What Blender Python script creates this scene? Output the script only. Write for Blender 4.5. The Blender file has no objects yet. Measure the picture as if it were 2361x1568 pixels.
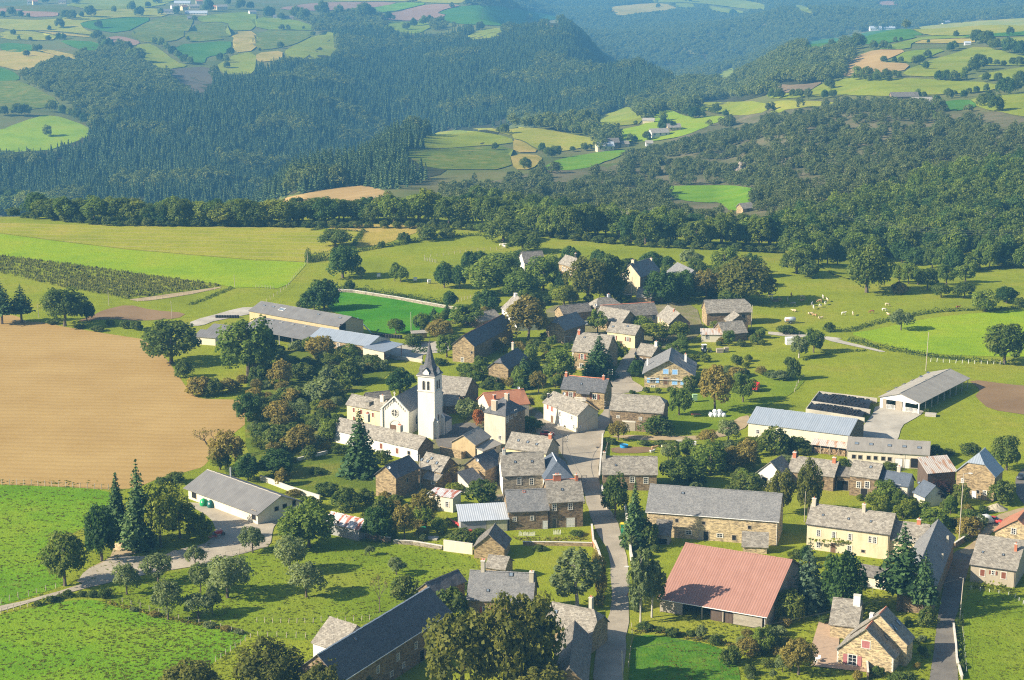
import bpy, bmesh, math, random
import numpy as np
from mathutils import Vector, Matrix, noise
from mathutils.geometry import delaunay_2d_cdt
RND = random.Random(7)
NP = np.random.default_rng(7)
scene = bpy.context.scene
COL = scene.collection
R = math.radians
# ------------------------------------------------------------------ camera, sky, sun, exposure
CAMZ, PITCH, F = 150.0, R(13.0), 1911.0
cam_data = bpy.data.cameras.new('camera'); cam_data.sensor_width = 36.0
cam_data.lens = F / 1024 * 36.0
cam_data.clip_start = 1.0; cam_data.clip_end = 40000.0
cam = bpy.data.objects.new('camera', cam_data); COL.objects.link(cam)
cam.location = (0, 0, CAMZ); cam.rotation_euler = (R(90) - PITCH, 0, 0)
scene.camera = cam
SUN_EL = R(30.0)
SUN_TO = Vector((0.955, 0.295, 0)).normalized()          # way the light travels over the ground
world = bpy.data.worlds.new("World"); scene.world = world; world.use_nodes = True
wn = world.node_tree
bg = wn.nodes['Background']; sky = wn.nodes.new('ShaderNodeTexSky')
sky.sky_type = 'NISHITA'; sky.sun_disc = False; sky.sun_elevation = SUN_EL
sky.sun_rotation = math.atan2(-SUN_TO.x, -SUN_TO.y)
wn.links.new(sky.outputs[0], bg.inputs[0]); bg.inputs[1].default_value = 0.075
sun_data = bpy.data.lights.new('sun', 'SUN'); sun_data.energy = 5.0; sun_data.angle = R(0.53)
sun_data.color = (1.0, 0.90, 0.74)
sun = bpy.data.objects.new('sun', sun_data); COL.objects.link(sun)
sd = Vector((SUN_TO.x * math.cos(SUN_EL), SUN_TO.y * math.cos(SUN_EL), -math.sin(SUN_EL)))
sun.rotation_euler = sd.to_track_quat('-Z', 'Y').to_euler()
vs = scene.view_settings
vs.view_transform = 'Standard'; vs.look = 'None'; vs.gamma = 1.0; vs.use_curve_mapping = False
vs.exposure = 1.12
scene.cycles.max_bounces = 5; scene.cycles.diffuse_bounces = 2; scene.cycles.glossy_bounces = 2
scene.cycles.transmission_bounces = 2; scene.cycles.transparent_max_bounces = 4; scene.cycles.volume_bounces = 0
scene.cycles.use_denoising = False; scene.cycles.filter_width = 1.15
HAZE_DENSITY = 0.00013
# ------------------------------------------------------------------ picture <-> place
CP, SP = math.cos(PITCH), math.sin(PITCH)
def ray(u, v):
 a = (u - 512) / F; b = (340 - v) / F
 return Vector((a, CP + b * SP, -SP + b * CP))
def project(p):
 dx, dy, dz = p[0], p[1], p[2] - CAMZ
 w = dy * CP - dz * SP
 return 512 + F * dx / w, 340 - F * (dy * SP + dz * CP) / w
def ppm(p):                                     # pixels per metre at a point
 return F / (p[1] * CP - (p[2] - CAMZ) * SP)
def px(c, r, X, Y):                             # a point of a 1024 x 680 crop of the photograph, in picture pixels
 s = 256 / 1349.0 if (r == 0 or (c == 3 and r == 1)) else 256 / 2361.0
 return (c * 256 + X * s, r * 170 + Y * s)
def tan_dep(v):
 b = (340 - v) / F
 return (SP - b * CP) / (CP + b * SP)
# the land: one profile per bearing, (distance, picture row) where seen, (distance, None, height) where hidden
PROF = {
 -160: [(900,0,0),(1000,None,-18),(1250,None,-110),(1550,None,-135),(1800,197),(1950,165),(2050,150),(2250,115),(2500,88),(2800,66),(3300,40),(4400,5),(6500,-18)],
 0:   [(900,None,0),(1000,None,-18),(1250,None,-110),(1550,None,-135),(1800,197),(1950,165),(2050,150),(2250,115),(2500,88),(2800,66),(3300,40),(4400,5),(6500,-18)],
 100: [(905,None,0),(1000,None,-15),(1250,None,-105),(1500,None,-130),(1750,198),(2000,160),(2250,120),(2500,85),(2850,60),(3500,30),(4350,5),(6500,-18)],
 200: [(900,None,0),(1000,None,-12),(1250,None,-100),(1500,None,-128),(1750,198),(2050,150),(2400,100),(2700,75),(3150,45),(3950,15),(4500,0),(6500,-18)],
 300: [(890,None,0),(1000,None,-12),(1200,203),(1350,193),(1500,170),(1700,None,-130),(1950,None,-142),(2080,165),(2330,120),(2650,80),(2850,65),(3400,35),(4400,5),(6500,-16)],
 400: [(900,None,0),(1000,None,-12),(1150,201),(1250,190),(1400,180),(1520,160),(1750,132),(1950,None,-145),(2150,None,-158),(2480,128),(2850,80),(3150,55),(3450,35),(4200,10),(6000,-14)],
 480: [(870,None,0),(1000,None,-12),(1150,200),(1420,180),(1620,150),(1820,128),(2000,None,-132),(2150,None,-145),(2450,118),(2850,70),(3300,35),(3700,18),(4300,0),(6500,-18)],
 560: [(850,None,0),(1000,None,-12),(1100,210),(1250,195),(1420,178),(1620,155),(1850,128),(2000,None,-110),(2330,118),(2800,70),(3250,35),(3450,25),(3800,None,-150),(4600,None,-185),(5500,18),(7000,0)],
 640: [(830,None,0),(950,None,-10),(1050,215),(1280,190),(1500,165),(1700,140),(1950,120),(2250,105),(2700,68),(3000,None,-180),(3600,None,-205),(4200,64),(5000,30),(5800,10),(6500,0)],
 720: [(810,None,0),(920,None,-8),(1000,220),(1130,205),(1300,185),(1500,150),(1750,125),(1900,115),(2200,100),(2500,85),(2800,None,-170),(3500,80),(4300,50),(5200,20),(6300,0)],
 800: [(780,None,0),(830,None,-3),(900,None,-5),(1050,200),(1250,170),(1480,130),(1720,105),(1980,85),(2350,60),(2600,45),(2900,None,-125),(3800,42),(5000,15),(6000,0)],
 900: [(740,None,0),(820,None,-7),(890,None,-7),(1000,None,-4),(1200,165),(1400,130),(1600,105),(1850,80),(2200,55),(2450,40),(2700,30),(3000,None,-115),(4300,27),(5800,0)],
 1024:[(720,None,0),(800,None,-4),(870,None,-4),(1000,None,-2),(1200,150),(1400,120),(1600,95),(1880,70),(2250,45),(2750,22),(3000,None,-95),(4200,19),(5300,0)],
 1190:[(720,None,0),(800,None,-4),(870,None,-4),(1000,None,-2),(1200,150),(1400,120),(1600,95),(1880,70),(2250,45),(2750,22),(3000,None,-95),(4200,19),(5300,0)],
}
def pchip(xs, ys, xq):
 xs = np.array(xs, float); ys = np.array(ys, float); h = np.diff(xs); dl = np.diff(ys) / h
 d = np.zeros_like(xs)
 for i in range(1, len(xs) - 1):
  if dl[i - 1] * dl[i] > 0:
   w1 = 2 * h[i] + h[i - 1]; w2 = h[i] + 2 * h[i - 1]
   d[i] = (w1 + w2) / (w1 / dl[i - 1] + w2 / dl[i])
 d[-1] = dl[-1]
 k = np.clip(np.searchsorted(xs, xq) - 1, 0, len(h) - 1)
 t = np.clip((xq - xs[k]) / h[k], 0, 1)
 return ((1 + 2 * t) * (1 - t) ** 2 * ys[k] + t * (1 - t) ** 2 * h[k] * d[k] + t * t * (3 - 2 * t) * ys[k + 1] + t * t * (t - 1) * h[k] * d[k + 1])
NA, NY, AMAX, Y0, Y1 = 241, 640, 0.45, 120.0, 14000.0
AG = np.linspace(-AMAX, AMAX, NA)
YG = Y0 * (Y1 / Y0) ** np.linspace(0, 1, NY)
def _build_land():
 us = sorted(PROF); cols = []
 for u in us:
  ds, zs = [0.0, 300.0], [0.0, 0.0]
  for p in PROF[u]:
   d = p[0]; z = p[2] if len(p) == 3 else CAMZ - d * tan_dep(p[1])
   ds.append(d); zs.append(z)
  ds.append(15000); zs.append(zs[-1] - 150)
  cols.append(pchip(ds, zs, YG))
 cols = np.array(cols); al = (np.array(us) - 512) / F
 G = np.zeros((NA, NY))
 for i, a in enumerate(AG):
  k = int(np.clip(np.searchsorted(al, a) - 1, 0, len(al) - 2))
  t = float(np.clip((a - al[k]) / (al[k + 1] - al[k]), 0, 1)); t = t * t * (3 - 2 * t) * 0.5 + t * 0.5
  G[i] = cols[k] * (1 - t) + cols[k + 1] * t
 for i, a in enumerate(AG):                    # gentle relief of the far slopes
  for j, y in enumerate(YG):
   if y > 1080:
    w = min(1, (y - 1080) / 500.0)
    p = Vector((a * y, y, 0))
    G[i, j] += w * (10 * noise.noise(p / 260.0) + 4 * noise.noise(p / 90.0)) + max(0, min(1, (y - 3600) / 600)) * 42 * noise.noise(p / 620.0)
 return G
LAND = _build_land()
LY = math.log(Y1 / Y0)
def T(x, y):
 y = max(y, Y0 + .01)
 fa = (x / y + AMAX) / (2 * AMAX) * (NA - 1); fy = math.log(y / Y0) / LY * (NY - 1)
 fa = min(max(fa, 0), NA - 1.001); fy = min(max(fy, 0), NY - 1.001)
 i, j = int(fa), int(fy); s, t = fa - i, fy - j
 return (LAND[i, j] * (1 - s) + LAND[i + 1, j] * s) * (1 - t) + (LAND[i, j + 1] * (1 - s) + LAND[i + 1, j + 1] * s) * t
def Tn(x, y):
 fa = np.clip((x / y + AMAX) / (2 * AMAX) * (NA - 1), 0, NA - 1.001); fy = np.clip(np.log(y / Y0) / LY * (NY - 1), 0, NY - 1.001)
 i = fa.astype(int); j = fy.astype(int); s = fa - i; t = fy - j
 return (LAND[i, j] * (1 - s) + LAND[i + 1, j] * s) * (1 - t) + (LAND[i, j + 1] * (1 - s) + LAND[i + 1, j + 1] * s) * t
def at_z(u, v, z):
 d = ray(u, v); k = (z - CAMZ) / d.z
 return Vector((d.x * k, d.y * k, z))
def ground(u, v, dz=0.0):                       # where the sight line meets the land
 d = ray(u, v)
 flat = at_z(u, v, 0.0) if d.z < -1e-4 else None
 if flat is not None and 0 < flat.y < 715:
  return Vector((flat.x, flat.y, dz))
 y = 700.0; prev = y
 while y < 13900:
  k = y / d.y
  if CAMZ + d.z * k < T(d.x * k, y): break
  prev = y; y *= 1.006
 lo, hi = prev, y
 for _ in range(18):
  m = (lo + hi) / 2; k = m / d.y
  if CAMZ + d.z * k < T(d.x * k, m): hi = m
  else: lo = m
 k = hi / d.y
 return Vector((d.x * k, hi, T(d.x * k, hi) + dz))
# ------------------------------------------------------------------ tags
def tag(o, label=None, cat=None, group=None, kind=None):
 if label: o['label'] = label
 if cat: o['category'] = cat
 if group: o['group'] = group
 if kind: o['kind'] = kind
 return o
def link(o, parent=None):
 COL.objects.link(o)
 if parent is not None: o.parent = parent
 return o
def empty(name, loc=(0, 0, 0), rz=0.0, parent=None):
 o = bpy.data.objects.new(name, None); o.empty_display_size = 0.5
 o.location = loc; o.rotation_euler = (0, 0, rz)
 return link(o, parent)
# ------------------------------------------------------------------ mesh gathering
class MB:
 def __init__(s): s.v, s.f, s.m, s.uv = [], [], [], []
 def face(s, pts, m=0, uv=None):
  b = len(s.v); s.v.extend([tuple(p) for p in pts]); s.f.append(tuple(range(b, b + len(pts)))); s.m.append(m)
  if uv is None:
   n = (Vector(pts[1]) - Vector(pts[0])).cross(Vector(pts[2]) - Vector(pts[1]))
   ax = max(range(3), key=lambda i: abs(n[i]))
   if ax == 2: uv = [(p[0], p[1]) for p in pts]
   elif ax == 1: uv = [(p[0], p[2]) for p in pts]
   else: uv = [(p[1], p[2]) for p in pts]
  s.uv.append(uv)
 def box(s, x0, x1, y0, y1, z0, z1, m=0, bottom=True):
  P = lambda x, y, z: (x, y, z)
  s.face([P(x0,y0,z0),P(x1,y0,z0),P(x1,y0,z1),P(x0,y0,z1)], m)
  s.face([P(x1,y1,z0),P(x0,y1,z0),P(x0,y1,z1),P(x1,y1,z1)], m)
  s.face([P(x0,y1,z0),P(x0,y0,z0),P(x0,y0,z1),P(x0,y1,z1)], m)
  s.face([P(x1,y0,z0),P(x1,y1,z0),P(x1,y1,z1),P(x1,y0,z1)], m)
  s.face([P(x0,y0,z1),P(x1,y0,z1),P(x1,y1,z1),P(x0,y1,z1)], m)
  if bottom: s.face([P(x0,y1,z0),P(x1,y1,z0),P(x1,y0,z0),P(x0,y0,z0)], m)
 def tube(s, pts, rad, n=6, m=0, cap=True):
  pts = [Vector(p) for p in pts]; rad = rad if isinstance(rad, (list, tuple)) else [rad] * len(pts)
  rings = []
  for i, p in enumerate(pts):
   d = (pts[min(i + 1, len(pts) - 1)] - pts[max(i - 1, 0)]).normalized()
   a = d.orthogonal().normalized(); b = d.cross(a)
   rings.append([p + (a * math.cos(2 * math.pi * k / n) + b * math.sin(2 * math.pi * k / n)) * rad[i] for k in range(n)])
  for i in range(len(rings) - 1):
   for k in range(n):
    s.face([rings[i][k], rings[i][(k + 1) % n], rings[i + 1][(k + 1) % n], rings[i + 1][k]], m)
  if cap:
   s.face(rings[0][::-1], m); s.face(rings[-1], m)
 def lathe(s, prof, n=10, m=0, c=(0, 0, 0)):
  for (r0, z0), (r1, z1) in zip(prof, prof[1:]):
   for k in range(n):
    a0, a1 = 2 * math.pi * k / n, 2 * math.pi * (k + 1) / n
    P = lambda r, a, z: (c[0] + r * math.cos(a), c[1] + r * math.sin(a), c[2] + z)
    q = [P(r0, a0, z0), P(r0, a1, z0), P(r1, a1, z1), P(r1, a0, z1)]
    if r0 < 1e-5: q = q[1:]
    elif r1 < 1e-5: q = q[:3]
    s.face(q, m)
 def mesh(s, name, mats):
  me = bpy.data.meshes.new(name); me.from_pydata(s.v, [], s.f)
  for mt in (mats if isinstance(mats, (list, tuple)) else [mats]): me.materials.append(mt)
  me.polygons.foreach_set('material_index', s.m)
  ul = me.uv_layers.new(name='UVMap')
  flat = [c for f in s.uv for q in f for c in q]
  ul.data.foreach_set('uv', flat); me.update()
  return me
 def build(s, name, mats, parent=None, smooth=False, weld=False):
  me = s.mesh(name, mats)
  if weld or smooth:
   bm = bmesh.new(); bm.from_mesh(me); bmesh.ops.remove_doubles(bm, verts=bm.verts, dist=0.0005)
   bm.to_mesh(me); bm.free()
  if smooth: me.polygons.foreach_set('use_smooth', [True] * len(me.polygons))
  return link(bpy.data.objects.new(name, me), parent)
def put(name, me, parent=None, loc=(0, 0, 0), rz=0.0, sc=1.0):
 o = bpy.data.objects.new(name, me); o.location = loc; o.rotation_euler = (0, 0, rz)
 o.scale = (sc, sc, sc) if isinstance(sc, (int, float)) else sc
 return link(o, parent)
# ------------------------------------------------------------------ materials
class NT:
 def __init__(s, name):
  s.m = bpy.data.materials.new(name); s.m.use_nodes = True; s.t = s.m.node_tree
  s.b = s.t.nodes['Principled BSDF']; s.b.inputs['Specular IOR Level'].default_value = 0.25
 def n(s, typ, **kw):
  x = s.t.nodes.new(typ)
  for k, v in kw.items():
   if k.startswith('i_'):
    key = k[2:]; key = int(key) if key.isdigit() else key.replace('_', ' ')
    if hasattr(v, 'is_linked') or isinstance(v, bpy.types.NodeSocket): s.t.links.new(v, x.inputs[key])
    else: x.inputs[key].default_value = v
   else: setattr(x, k, v)
  return x
 def l(s, a, b): s.t.links.new(a, b)
 def coord(s, kind, scale=(1, 1, 1), rot=0.0):
  if kind == 'pos': src = s.n('ShaderNodeNewGeometry').outputs['Position']
  else: src = s.n('ShaderNodeTexCoord').outputs[kind]
  mp = s.n('ShaderNodeMapping'); mp.inputs['Scale'].default_value = scale; mp.inputs['Rotation'].default_value = (0, 0, rot)
  s.l(src, mp.inputs['Vector']); return mp.outputs[0]
 def noise(s, vec, scale, detail=3, rough=.55, dist=0.0):
  x = s.n('ShaderNodeTexNoise'); x.inputs['Scale'].default_value = scale; x.inputs['Detail'].default_value = detail
  x.inputs['Roughness'].default_value = rough; x.inputs['Distortion'].default_value = dist; s.l(vec, x.inputs['Vector'])
  return x.outputs['Fac']
 def ramp(s, fac, stops, interp='LINEAR'):
  x = s.n('ShaderNodeValToRGB'); e = x.color_ramp.elements; x.color_ramp.interpolation = interp
  while len(e) < len(stops): e.new(0.5)
  for k, (p, c) in enumerate(stops): e[k].position = p; e[k].color = (*c, 1) if len(c) == 3 else c
  s.l(fac, x.inputs[0]); return x.outputs[0]
 def mix(s, fac, a, b, mode='MIX'):
  x = s.n('ShaderNodeMix', data_type='RGBA', blend_type=mode)
  for sock, v in ((x.inputs[0], fac), (x.inputs[6], a), (x.inputs[7], b)):
   if isinstance(v, bpy.types.NodeSocket): s.l(v, sock)
   elif isinstance(v, (int, float)): sock.default_value = v
   else: sock.default_value = (*v, 1)
  return x.outputs[2]
 def bump(s, h, strength=.5, dist=.1):
  x = s.n('ShaderNodeBump'); x.inputs['Strength'].default_value = strength; x.inputs['Distance'].default_value = dist
  s.l(h, x.inputs['Height']); s.l(x.outputs[0], s.b.inputs['Normal'])
 def done(s, col=None, rough=.9, metal=0.0, spec=None):
  if col is not None:
   if isinstance(col, bpy.types.NodeSocket): s.l(col, s.b.inputs['Base Color'])
   else: s.b.inputs['Base Color'].default_value = (*col, 1)
  s.b.inputs['Roughness'].default_value = rough; s.b.inputs['Metallic'].default_value = metal
  if spec is not None: s.b.inputs['Specular IOR Level'].default_value = spec
  return s.m
def sc3(c, k): return tuple(min(1, x * k) for x in c)
MC = {}
def cached(fn):
 def g(*a, **k):
  key = (fn.__name__, a, tuple(sorted(k.items())))
  if key not in MC: MC[key] = fn(*a, **k)
  return MC[key]
 return g
@cached
def plain(name, col, rough=.7, metal=0.0, spec=.25, var=.12):
 t = NT(name); c = t.coord('Object'); n = t.noise(c, 1.3, 4)
 return t.done(t.ramp(n, [(.3, sc3(col, 1 - var)), (.7, sc3(col, 1 + var))]), rough, metal, spec)
@cached
def grass(name, a, b, c, big=.03, blades=True, stripes=0.0, rot=0.0):
 a, b, c = [(q[0] * .95, q[1] * .90, q[2] * .85) for q in (a, b, c)]
 """meadow: three greens mixed at field, patch and tuft size"""
 t = NT(name); p = t.coord('pos')
 n1 = t.noise(p, big, 4, .6); n2 = t.noise(p, .35, 4, .65); n3 = t.noise(t.coord('pos', (1, .5, 1)), 2.1, 3, .6)
 col = t.ramp(n1, [(.32, a), (.5, b), (.68, c)])
 col = t.mix(t.ramp(n2, [(.34, (0,0,0)), (.66, (1,1,1))]), t.mix(.45, col, sc3(a, .72)), col)
 tuft = t.ramp(n3, [(.30, (.55,.55,.5)), (.44, (1,1,1)), (.62, (1.0,1.0,1.0)), (.78, (1,1,1))])
 col = t.mix(.8, col, tuft, 'MULTIPLY')
 dry = t.ramp(t.noise(p, .11, 5, .7), [(.60, (0,0,0)), (.76, (1,1,1))])
 col = t.mix(t.mix(.45, (0,0,0), dry), col, (.21, .19, .055))
 if stripes:
  q = t.coord('pos', (1, 1, 1), rot); w = t.n('ShaderNodeTexWave', wave_type='BANDS', bands_direction='Y')
  w.inputs['Scale'].default_value = stripes; w.inputs['Distortion'].default_value = 1.5; w.inputs['Detail'].default_value = 2
  t.l(q, w.inputs['Vector'])
  s_ = t.ramp(w.outputs['Fac'], [(.78, (0,0,0)), (.97, (1,1,1))])
  col = t.mix(t.mix(t.noise(p, .05, 4, .7), (0,0,0), s_), col, (.30, .26, .09))
 t.bump(t.mix(.5, t.noise(p, .8, 4, .7), n3), .85, .35)
 return t.done(col, .95, 0, 0.0)
@cached
def soil(name, a, b, furrow=.9, rot=0.0, relief=.5):
 a, b = sc3(a, .88), sc3(b, .88)
 t = NT(name); p = t.coord('pos'); n1 = t.noise(p, .035, 5, .62); n2 = t.noise(p, 1.1, 4, .7)
 q = t.coord('pos', (1, 1, 1), rot); w = t.n('ShaderNodeTexWave', wave_type='BANDS', bands_direction='Y')
 w.inputs['Scale'].default_value = furrow; w.inputs['Distortion'].default_value = 4.0; w.inputs['Detail'].default_value = 3; w.inputs['Detail Scale'].default_value = .4
 t.l(q, w.inputs['Vector'])
 col = t.ramp(n1, [(.3, a), (.7, b)])
 col = t.mix(.5, col, t.ramp(n2, [(.3, (.72,.70,.68)), (.7, (1.0,1.0,1.0))]), 'MULTIPLY')
 col = t.mix(relief, col, t.ramp(w.outputs['Fac'], [(.0, (.80,.78,.74)), (.5, (1,1,1)), (1, (1,1,1))]), 'MULTIPLY')
 t.bump(t.mix(.5, n2, w.outputs['Fac']), .5, .2)
 return t.done(col, .95, 0, .1)
@cached
def mineral(name, a, b, sc=.25, spots=0.5, tracks=False):
 a, b = sc3(a, .86), sc3(b, .86)
 t = NT(name); p = t.coord('pos'); n1 = t.noise(p, sc, 5, .65); n2 = t.noise(p, 2.6, 4, .7); n3 = t.noise(p, .09, 4, .6, .6)
 col = t.ramp(n1, [(.28, a), (.72, b)])
 col = t.mix(spots, col, t.ramp(n2, [(.3, (.66,.65,.63)), (.66, (1.0,1.0,1.0))]), 'MULTIPLY')
 col = t.mix(.55, col, t.ramp(n3, [(.38, (.72,.72,.72)), (.55, (1,1,1))]), 'MULTIPLY')
 t.bump(n2, .35, .06)
 return t.done(col, .9, 0, .2)
@cached
def stone_wall(name, c1, c2, mortar, bw=.62, bh=.20, stain=.5):
 c1, c2, mortar = sc3(c1, .84), sc3(c2, .84), sc3(mortar, .84)
 """coursed schist: long flat stones of mixed brown"""
 t = NT(name); uv = t.coord('UV'); wob = t.noise(uv, .9, 3)
 add = t.n('ShaderNodeVectorMath', operation='MULTIPLY_ADD'); add.inputs[1].default_value = (.22, .22, 0)
 t.l(wob, add.inputs[0]); t.l(uv, add.inputs[2])
 br = t.n('ShaderNodeTexBrick'); br.inputs['Scale'].default_value = 1; br.inputs['Brick Width'].default_value = bw; br.inputs['Row Height'].default_value = bh
 br.inputs['Mortar Size'].default_value = .022; br.inputs['Color1'].default_value = (*c1, 1); br.inputs['Color2'].default_value = (*c2, 1); br.inputs['Mortar'].default_value = (*mortar, 1)
 br.offset = .43; br.squash = 1.4; t.l(add.outputs[0], br.inputs['Vector'])
 vor = t.n('ShaderNodeTexVoronoi'); vor.inputs['Scale'].default_value = 1; t.l(t.coord('UV', (1.7, 5.2, 1)), vor.inputs['Vector'])
 sep = t.n('ShaderNodeSeparateColor'); t.l(vor.outputs['Color'], sep.inputs[0])
 col = t.mix(.75, br.outputs['Color'], t.ramp(sep.outputs[0], [(.0, (.28,.27,.27)), (.22, (.62,.58,.54)), (.5, (1,.96,.9)), (.85, (1.25,1.2,1.05))]), 'MULTIPLY')
 st = t.noise(t.coord('UV', (.35, .16, 1)), 1.0, 5, .65)
 col = t.mix(stain, col, t.ramp(st, [(.3, (.55,.53,.52)), (.6, (1.05,1.03,1))]), 'MULTIPLY')
 t.bump(t.mix(.5, br.outputs['Fac'], sep.outputs[0]), .6, .08)
 return t.done(col, .92, 0, .15)
@cached
def render_wall(name, col, stain=.5, patch=None):
 col = sc3(col, .84)
 t = NT(name); uv = t.coord('UV'); n1 = t.noise(t.coord('UV', (.5, .14, 1)), 1.2, 6, .7); n2 = t.noise(uv, .55, 5, .65); n3 = t.noise(uv, 5, 3)
 c = t.mix(stain, col, t.ramp(n1, [(.34, (.66,.63,.58)), (.58, (1,1,1))]), 'MULTIPLY')
 c = t.mix(.25, c, t.ramp(n3, [(.3, (.8,.8,.8)), (.7, (1,1,1))]), 'MULTIPLY')
 if patch: c = t.mix(t.ramp(n2, [(.60, (0,0,0)), (.66, (1,1,1))]), c, patch)
 t.bump(n3, .2, .03)
 return t.done(c, .9, 0, .15)
@cached
def stone_roof(name, a, b, c, tw=.42, th=.26, moss=.35, contrast=.8):
 a, b, c = sc3(a, .78), sc3(b, .75), sc3(c, .70); moss *= .6; contrast *= .7
 """slabs of slate or schist in courses, each slab its own grey; uv in metres along and up the slope"""
 t = NT(name); uv = t.coord('UV')
 br = t.n('ShaderNodeTexBrick'); br.inputs['Scale'].default_value = 1; br.inputs['Brick Width'].default_value = tw; br.inputs['Row Height'].default_value = th
 br.inputs['Mortar Size'].default_value = .02; br.inputs['Color1'].default_value = (1, 1, 1, 1); br.inputs['Color2'].default_value = (.78, .77, .76, 1); br.inputs['Mortar'].default_value = (.35, .34, .33, 1)
 t.l(uv, br.inputs['Vector'])
 vor = t.n('ShaderNodeTexVoronoi'); vor.inputs['Scale'].default_value = 1; t.l(t.coord('UV', (1 / tw, 1 / th, 1)), vor.inputs['Vector'])
 sep = t.n('ShaderNodeSeparateColor'); t.l(vor.outputs['Color'], sep.inputs[0])
 col = t.ramp(sep.outputs[1], [(0, a), (.5, b), (1, c)])
 col = t.mix(contrast, col, br.outputs['Color'], 'MULTIPLY')
 n1 = t.noise(uv, .33, 6, .68); col = t.mix(.7, col, t.ramp(n1, [(.32, (.76,.75,.74)), (.62, (1.06,1.04,1.0))]), 'MULTIPLY')
 n2 = t.noise(uv, .9, 5, .75); col = t.mix(t.mix(moss, (0,0,0), t.ramp(n2, [(.55, (0,0,0)), (.70, (1,1,1))])), col, (.30, .26, .16))
 t.bump(t.mix(.5, br.outputs['Fac'], sep.outputs[2]), .7, .06)
 return t.done(col, .75, 0, .35)
@cached
def sheet_roof(name, a, b, rust=None, wave=0.0, rough=.45, metal=0.0, streak=.5, rustlim=.5):
 a, b = sc3(a, .86), sc3(b, .86)
 t = NT(name); uv = t.coord('UV'); n1 = t.noise(t.coord('UV', (1.1, .12, 1)), 1.0, 5, .7); n2 = t.noise(uv, .25, 4, .6)
 col = t.ramp(n2, [(.3, a), (.7, b)])
 col = t.mix(streak, col, t.ramp(n1, [(.3, (.70,.69,.67)), (.6, (1,1,1))]), 'MULTIPLY')
 if rust:
  m = t.noise(t.coord('UV', (1.0, .25, 1)), .8, 4, .6); col = t.mix(t.ramp(m, [(rustlim - .03, (0,0,0)), (rustlim + .05, (1,1,1))]), col, rust)
 if wave:
  w = t.n('ShaderNodeTexWave', wave_type='BANDS', bands_direction='X'); w.inputs['Scale'].default_value = wave; t.l(uv, w.inputs['Vector'])
  col = t.mix(.55, col, t.ramp(w.outputs['Fac'], [(0, (.62,.61,.6)), (.6, (1,1,1))]), 'MULTIPLY'); t.bump(w.outputs['Fac'], .5, .06)
 return t.done(col, rough, metal, .35)
@cached
def boards(name, a, b, sc=5.0, horiz=False):
 t = NT(name); uv = t.coord('UV')
 w = t.n('ShaderNodeTexWave', wave_type='BANDS', bands_direction='Y' if horiz else 'X'); w.inputs['Scale'].default_value = sc / 6.28 * 2; w.inputs['Distortion'].default_value = .8
 t.l(uv, w.inputs['Vector'])
 n = t.noise(t.coord('UV', (3, .3, 1) if not horiz else (.3, 3, 1)), 1, 4, .7)
 col = t.ramp(n, [(.3, a), (.7, b)]); col = t.mix(.8, col, t.ramp(w.outputs['Fac'], [(0, (.45,.45,.45)), (.35, (1,1,1))]), 'MULTIPLY')
 t.bump(w.outputs['Fac'], .5, .04); return t.done(col, .9, 0, .1)
@cached
def leaf(name, a, b, c, trans=.45):
 """leaf clumps: each face has its own green from the attribute, each tree is shifted a little"""
 t = NT(name); at = t.n('ShaderNodeAttribute'); at.attribute_name = 'tone'
 oi = t.n('ShaderNodeObjectInfo'); ad = t.n('ShaderNodeMath', operation='MULTIPLY_ADD'); ad.inputs[1].default_value = .34
 t.l(oi.outputs['Random'], ad.inputs[0]); sb = t.n('ShaderNodeMath', operation='SUBTRACT'); t.l(at.outputs['Fac'], sb.inputs[0]); sb.inputs[1].default_value = .17
 t.l(sb.outputs[0], ad.inputs[2])
 col = t.ramp(ad.outputs[0], [(.05, a), (.5, b), (.95, c)])
 t.done(col, .7, 0, .2)
 tr = t.n('ShaderNodeBsdfTranslucent'); t.l(t.mix(1.0, col, (1.25, 1.2, .55), 'MULTIPLY'), tr.inputs[0])
 mx = t.n('ShaderNodeMixShader'); mx.inputs[0].default_value = trans
 t.l(t.b.outputs[0], mx.inputs[1]); t.l(tr.outputs[0], mx.inputs[2]); t.l(mx.outputs[0], t.t.nodes['Material Output'].inputs[0])
 return t.m
G_PAST = grass('pasture', (0.173,0.220,0.020), (0.232,0.284,0.022), (0.277,0.284,0.039))
G_LUSH = grass('lush_meadow', (0.098,0.220,0.011), (0.143,0.284,0.013), (0.203,0.305,0.020))
G_LAWN = grass('orchard_grass', (0.128,0.199,0.013), (0.180,0.256,0.018), (0.232,0.270,0.031))
G_WILD = grass('rough_grass', (0.090,0.135,0.015), (0.143,0.192,0.022), (0.247,0.220,0.050), .08)
G_MOWN = grass('mown_meadow', (0.225,0.263,0.024), (0.300,0.320,0.029), (0.375,0.334,0.066), .03, True, .035, .10)
G_STRAW = grass('dry_pasture', (0.285,0.256,0.044), (0.390,0.320,0.077), (0.450,0.341,0.110))
G_BRIGHT = grass('bright_meadow', (0.180,0.305,0.013), (0.247,0.362,0.015), (0.285,0.355,0.024))
G_CLOVER = grass('clover_field', (0.045,0.185,0.011), (0.063,0.234,0.013), (0.105,0.256,0.020))
SOIL_TAN = soil('harrowed_soil', (.380,.245,.080), (.470,.320,.118), .085, .07, .42)
G_FARG = grass('far_green_field', (.050,.150,.022), (.068,.180,.026), (.095,.195,.034))
G_POT = grass('potato_leaves', (.050,.150,.012), (.085,.200,.016), (.130,.225,.022), .25)
G_YARD = grass('yard_ground', (.240,.205,.130), (.175,.190,.070), (.290,.255,.175), .09)
SOIL_BROWN = soil('trampled_soil', (.200,.125,.060), (.310,.205,.105), .3, .3, .3)
SOIL_PINK = soil('far_ploughed_soil', (.300,.170,.110), (.360,.225,.150), .05, .2, .3)
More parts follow.
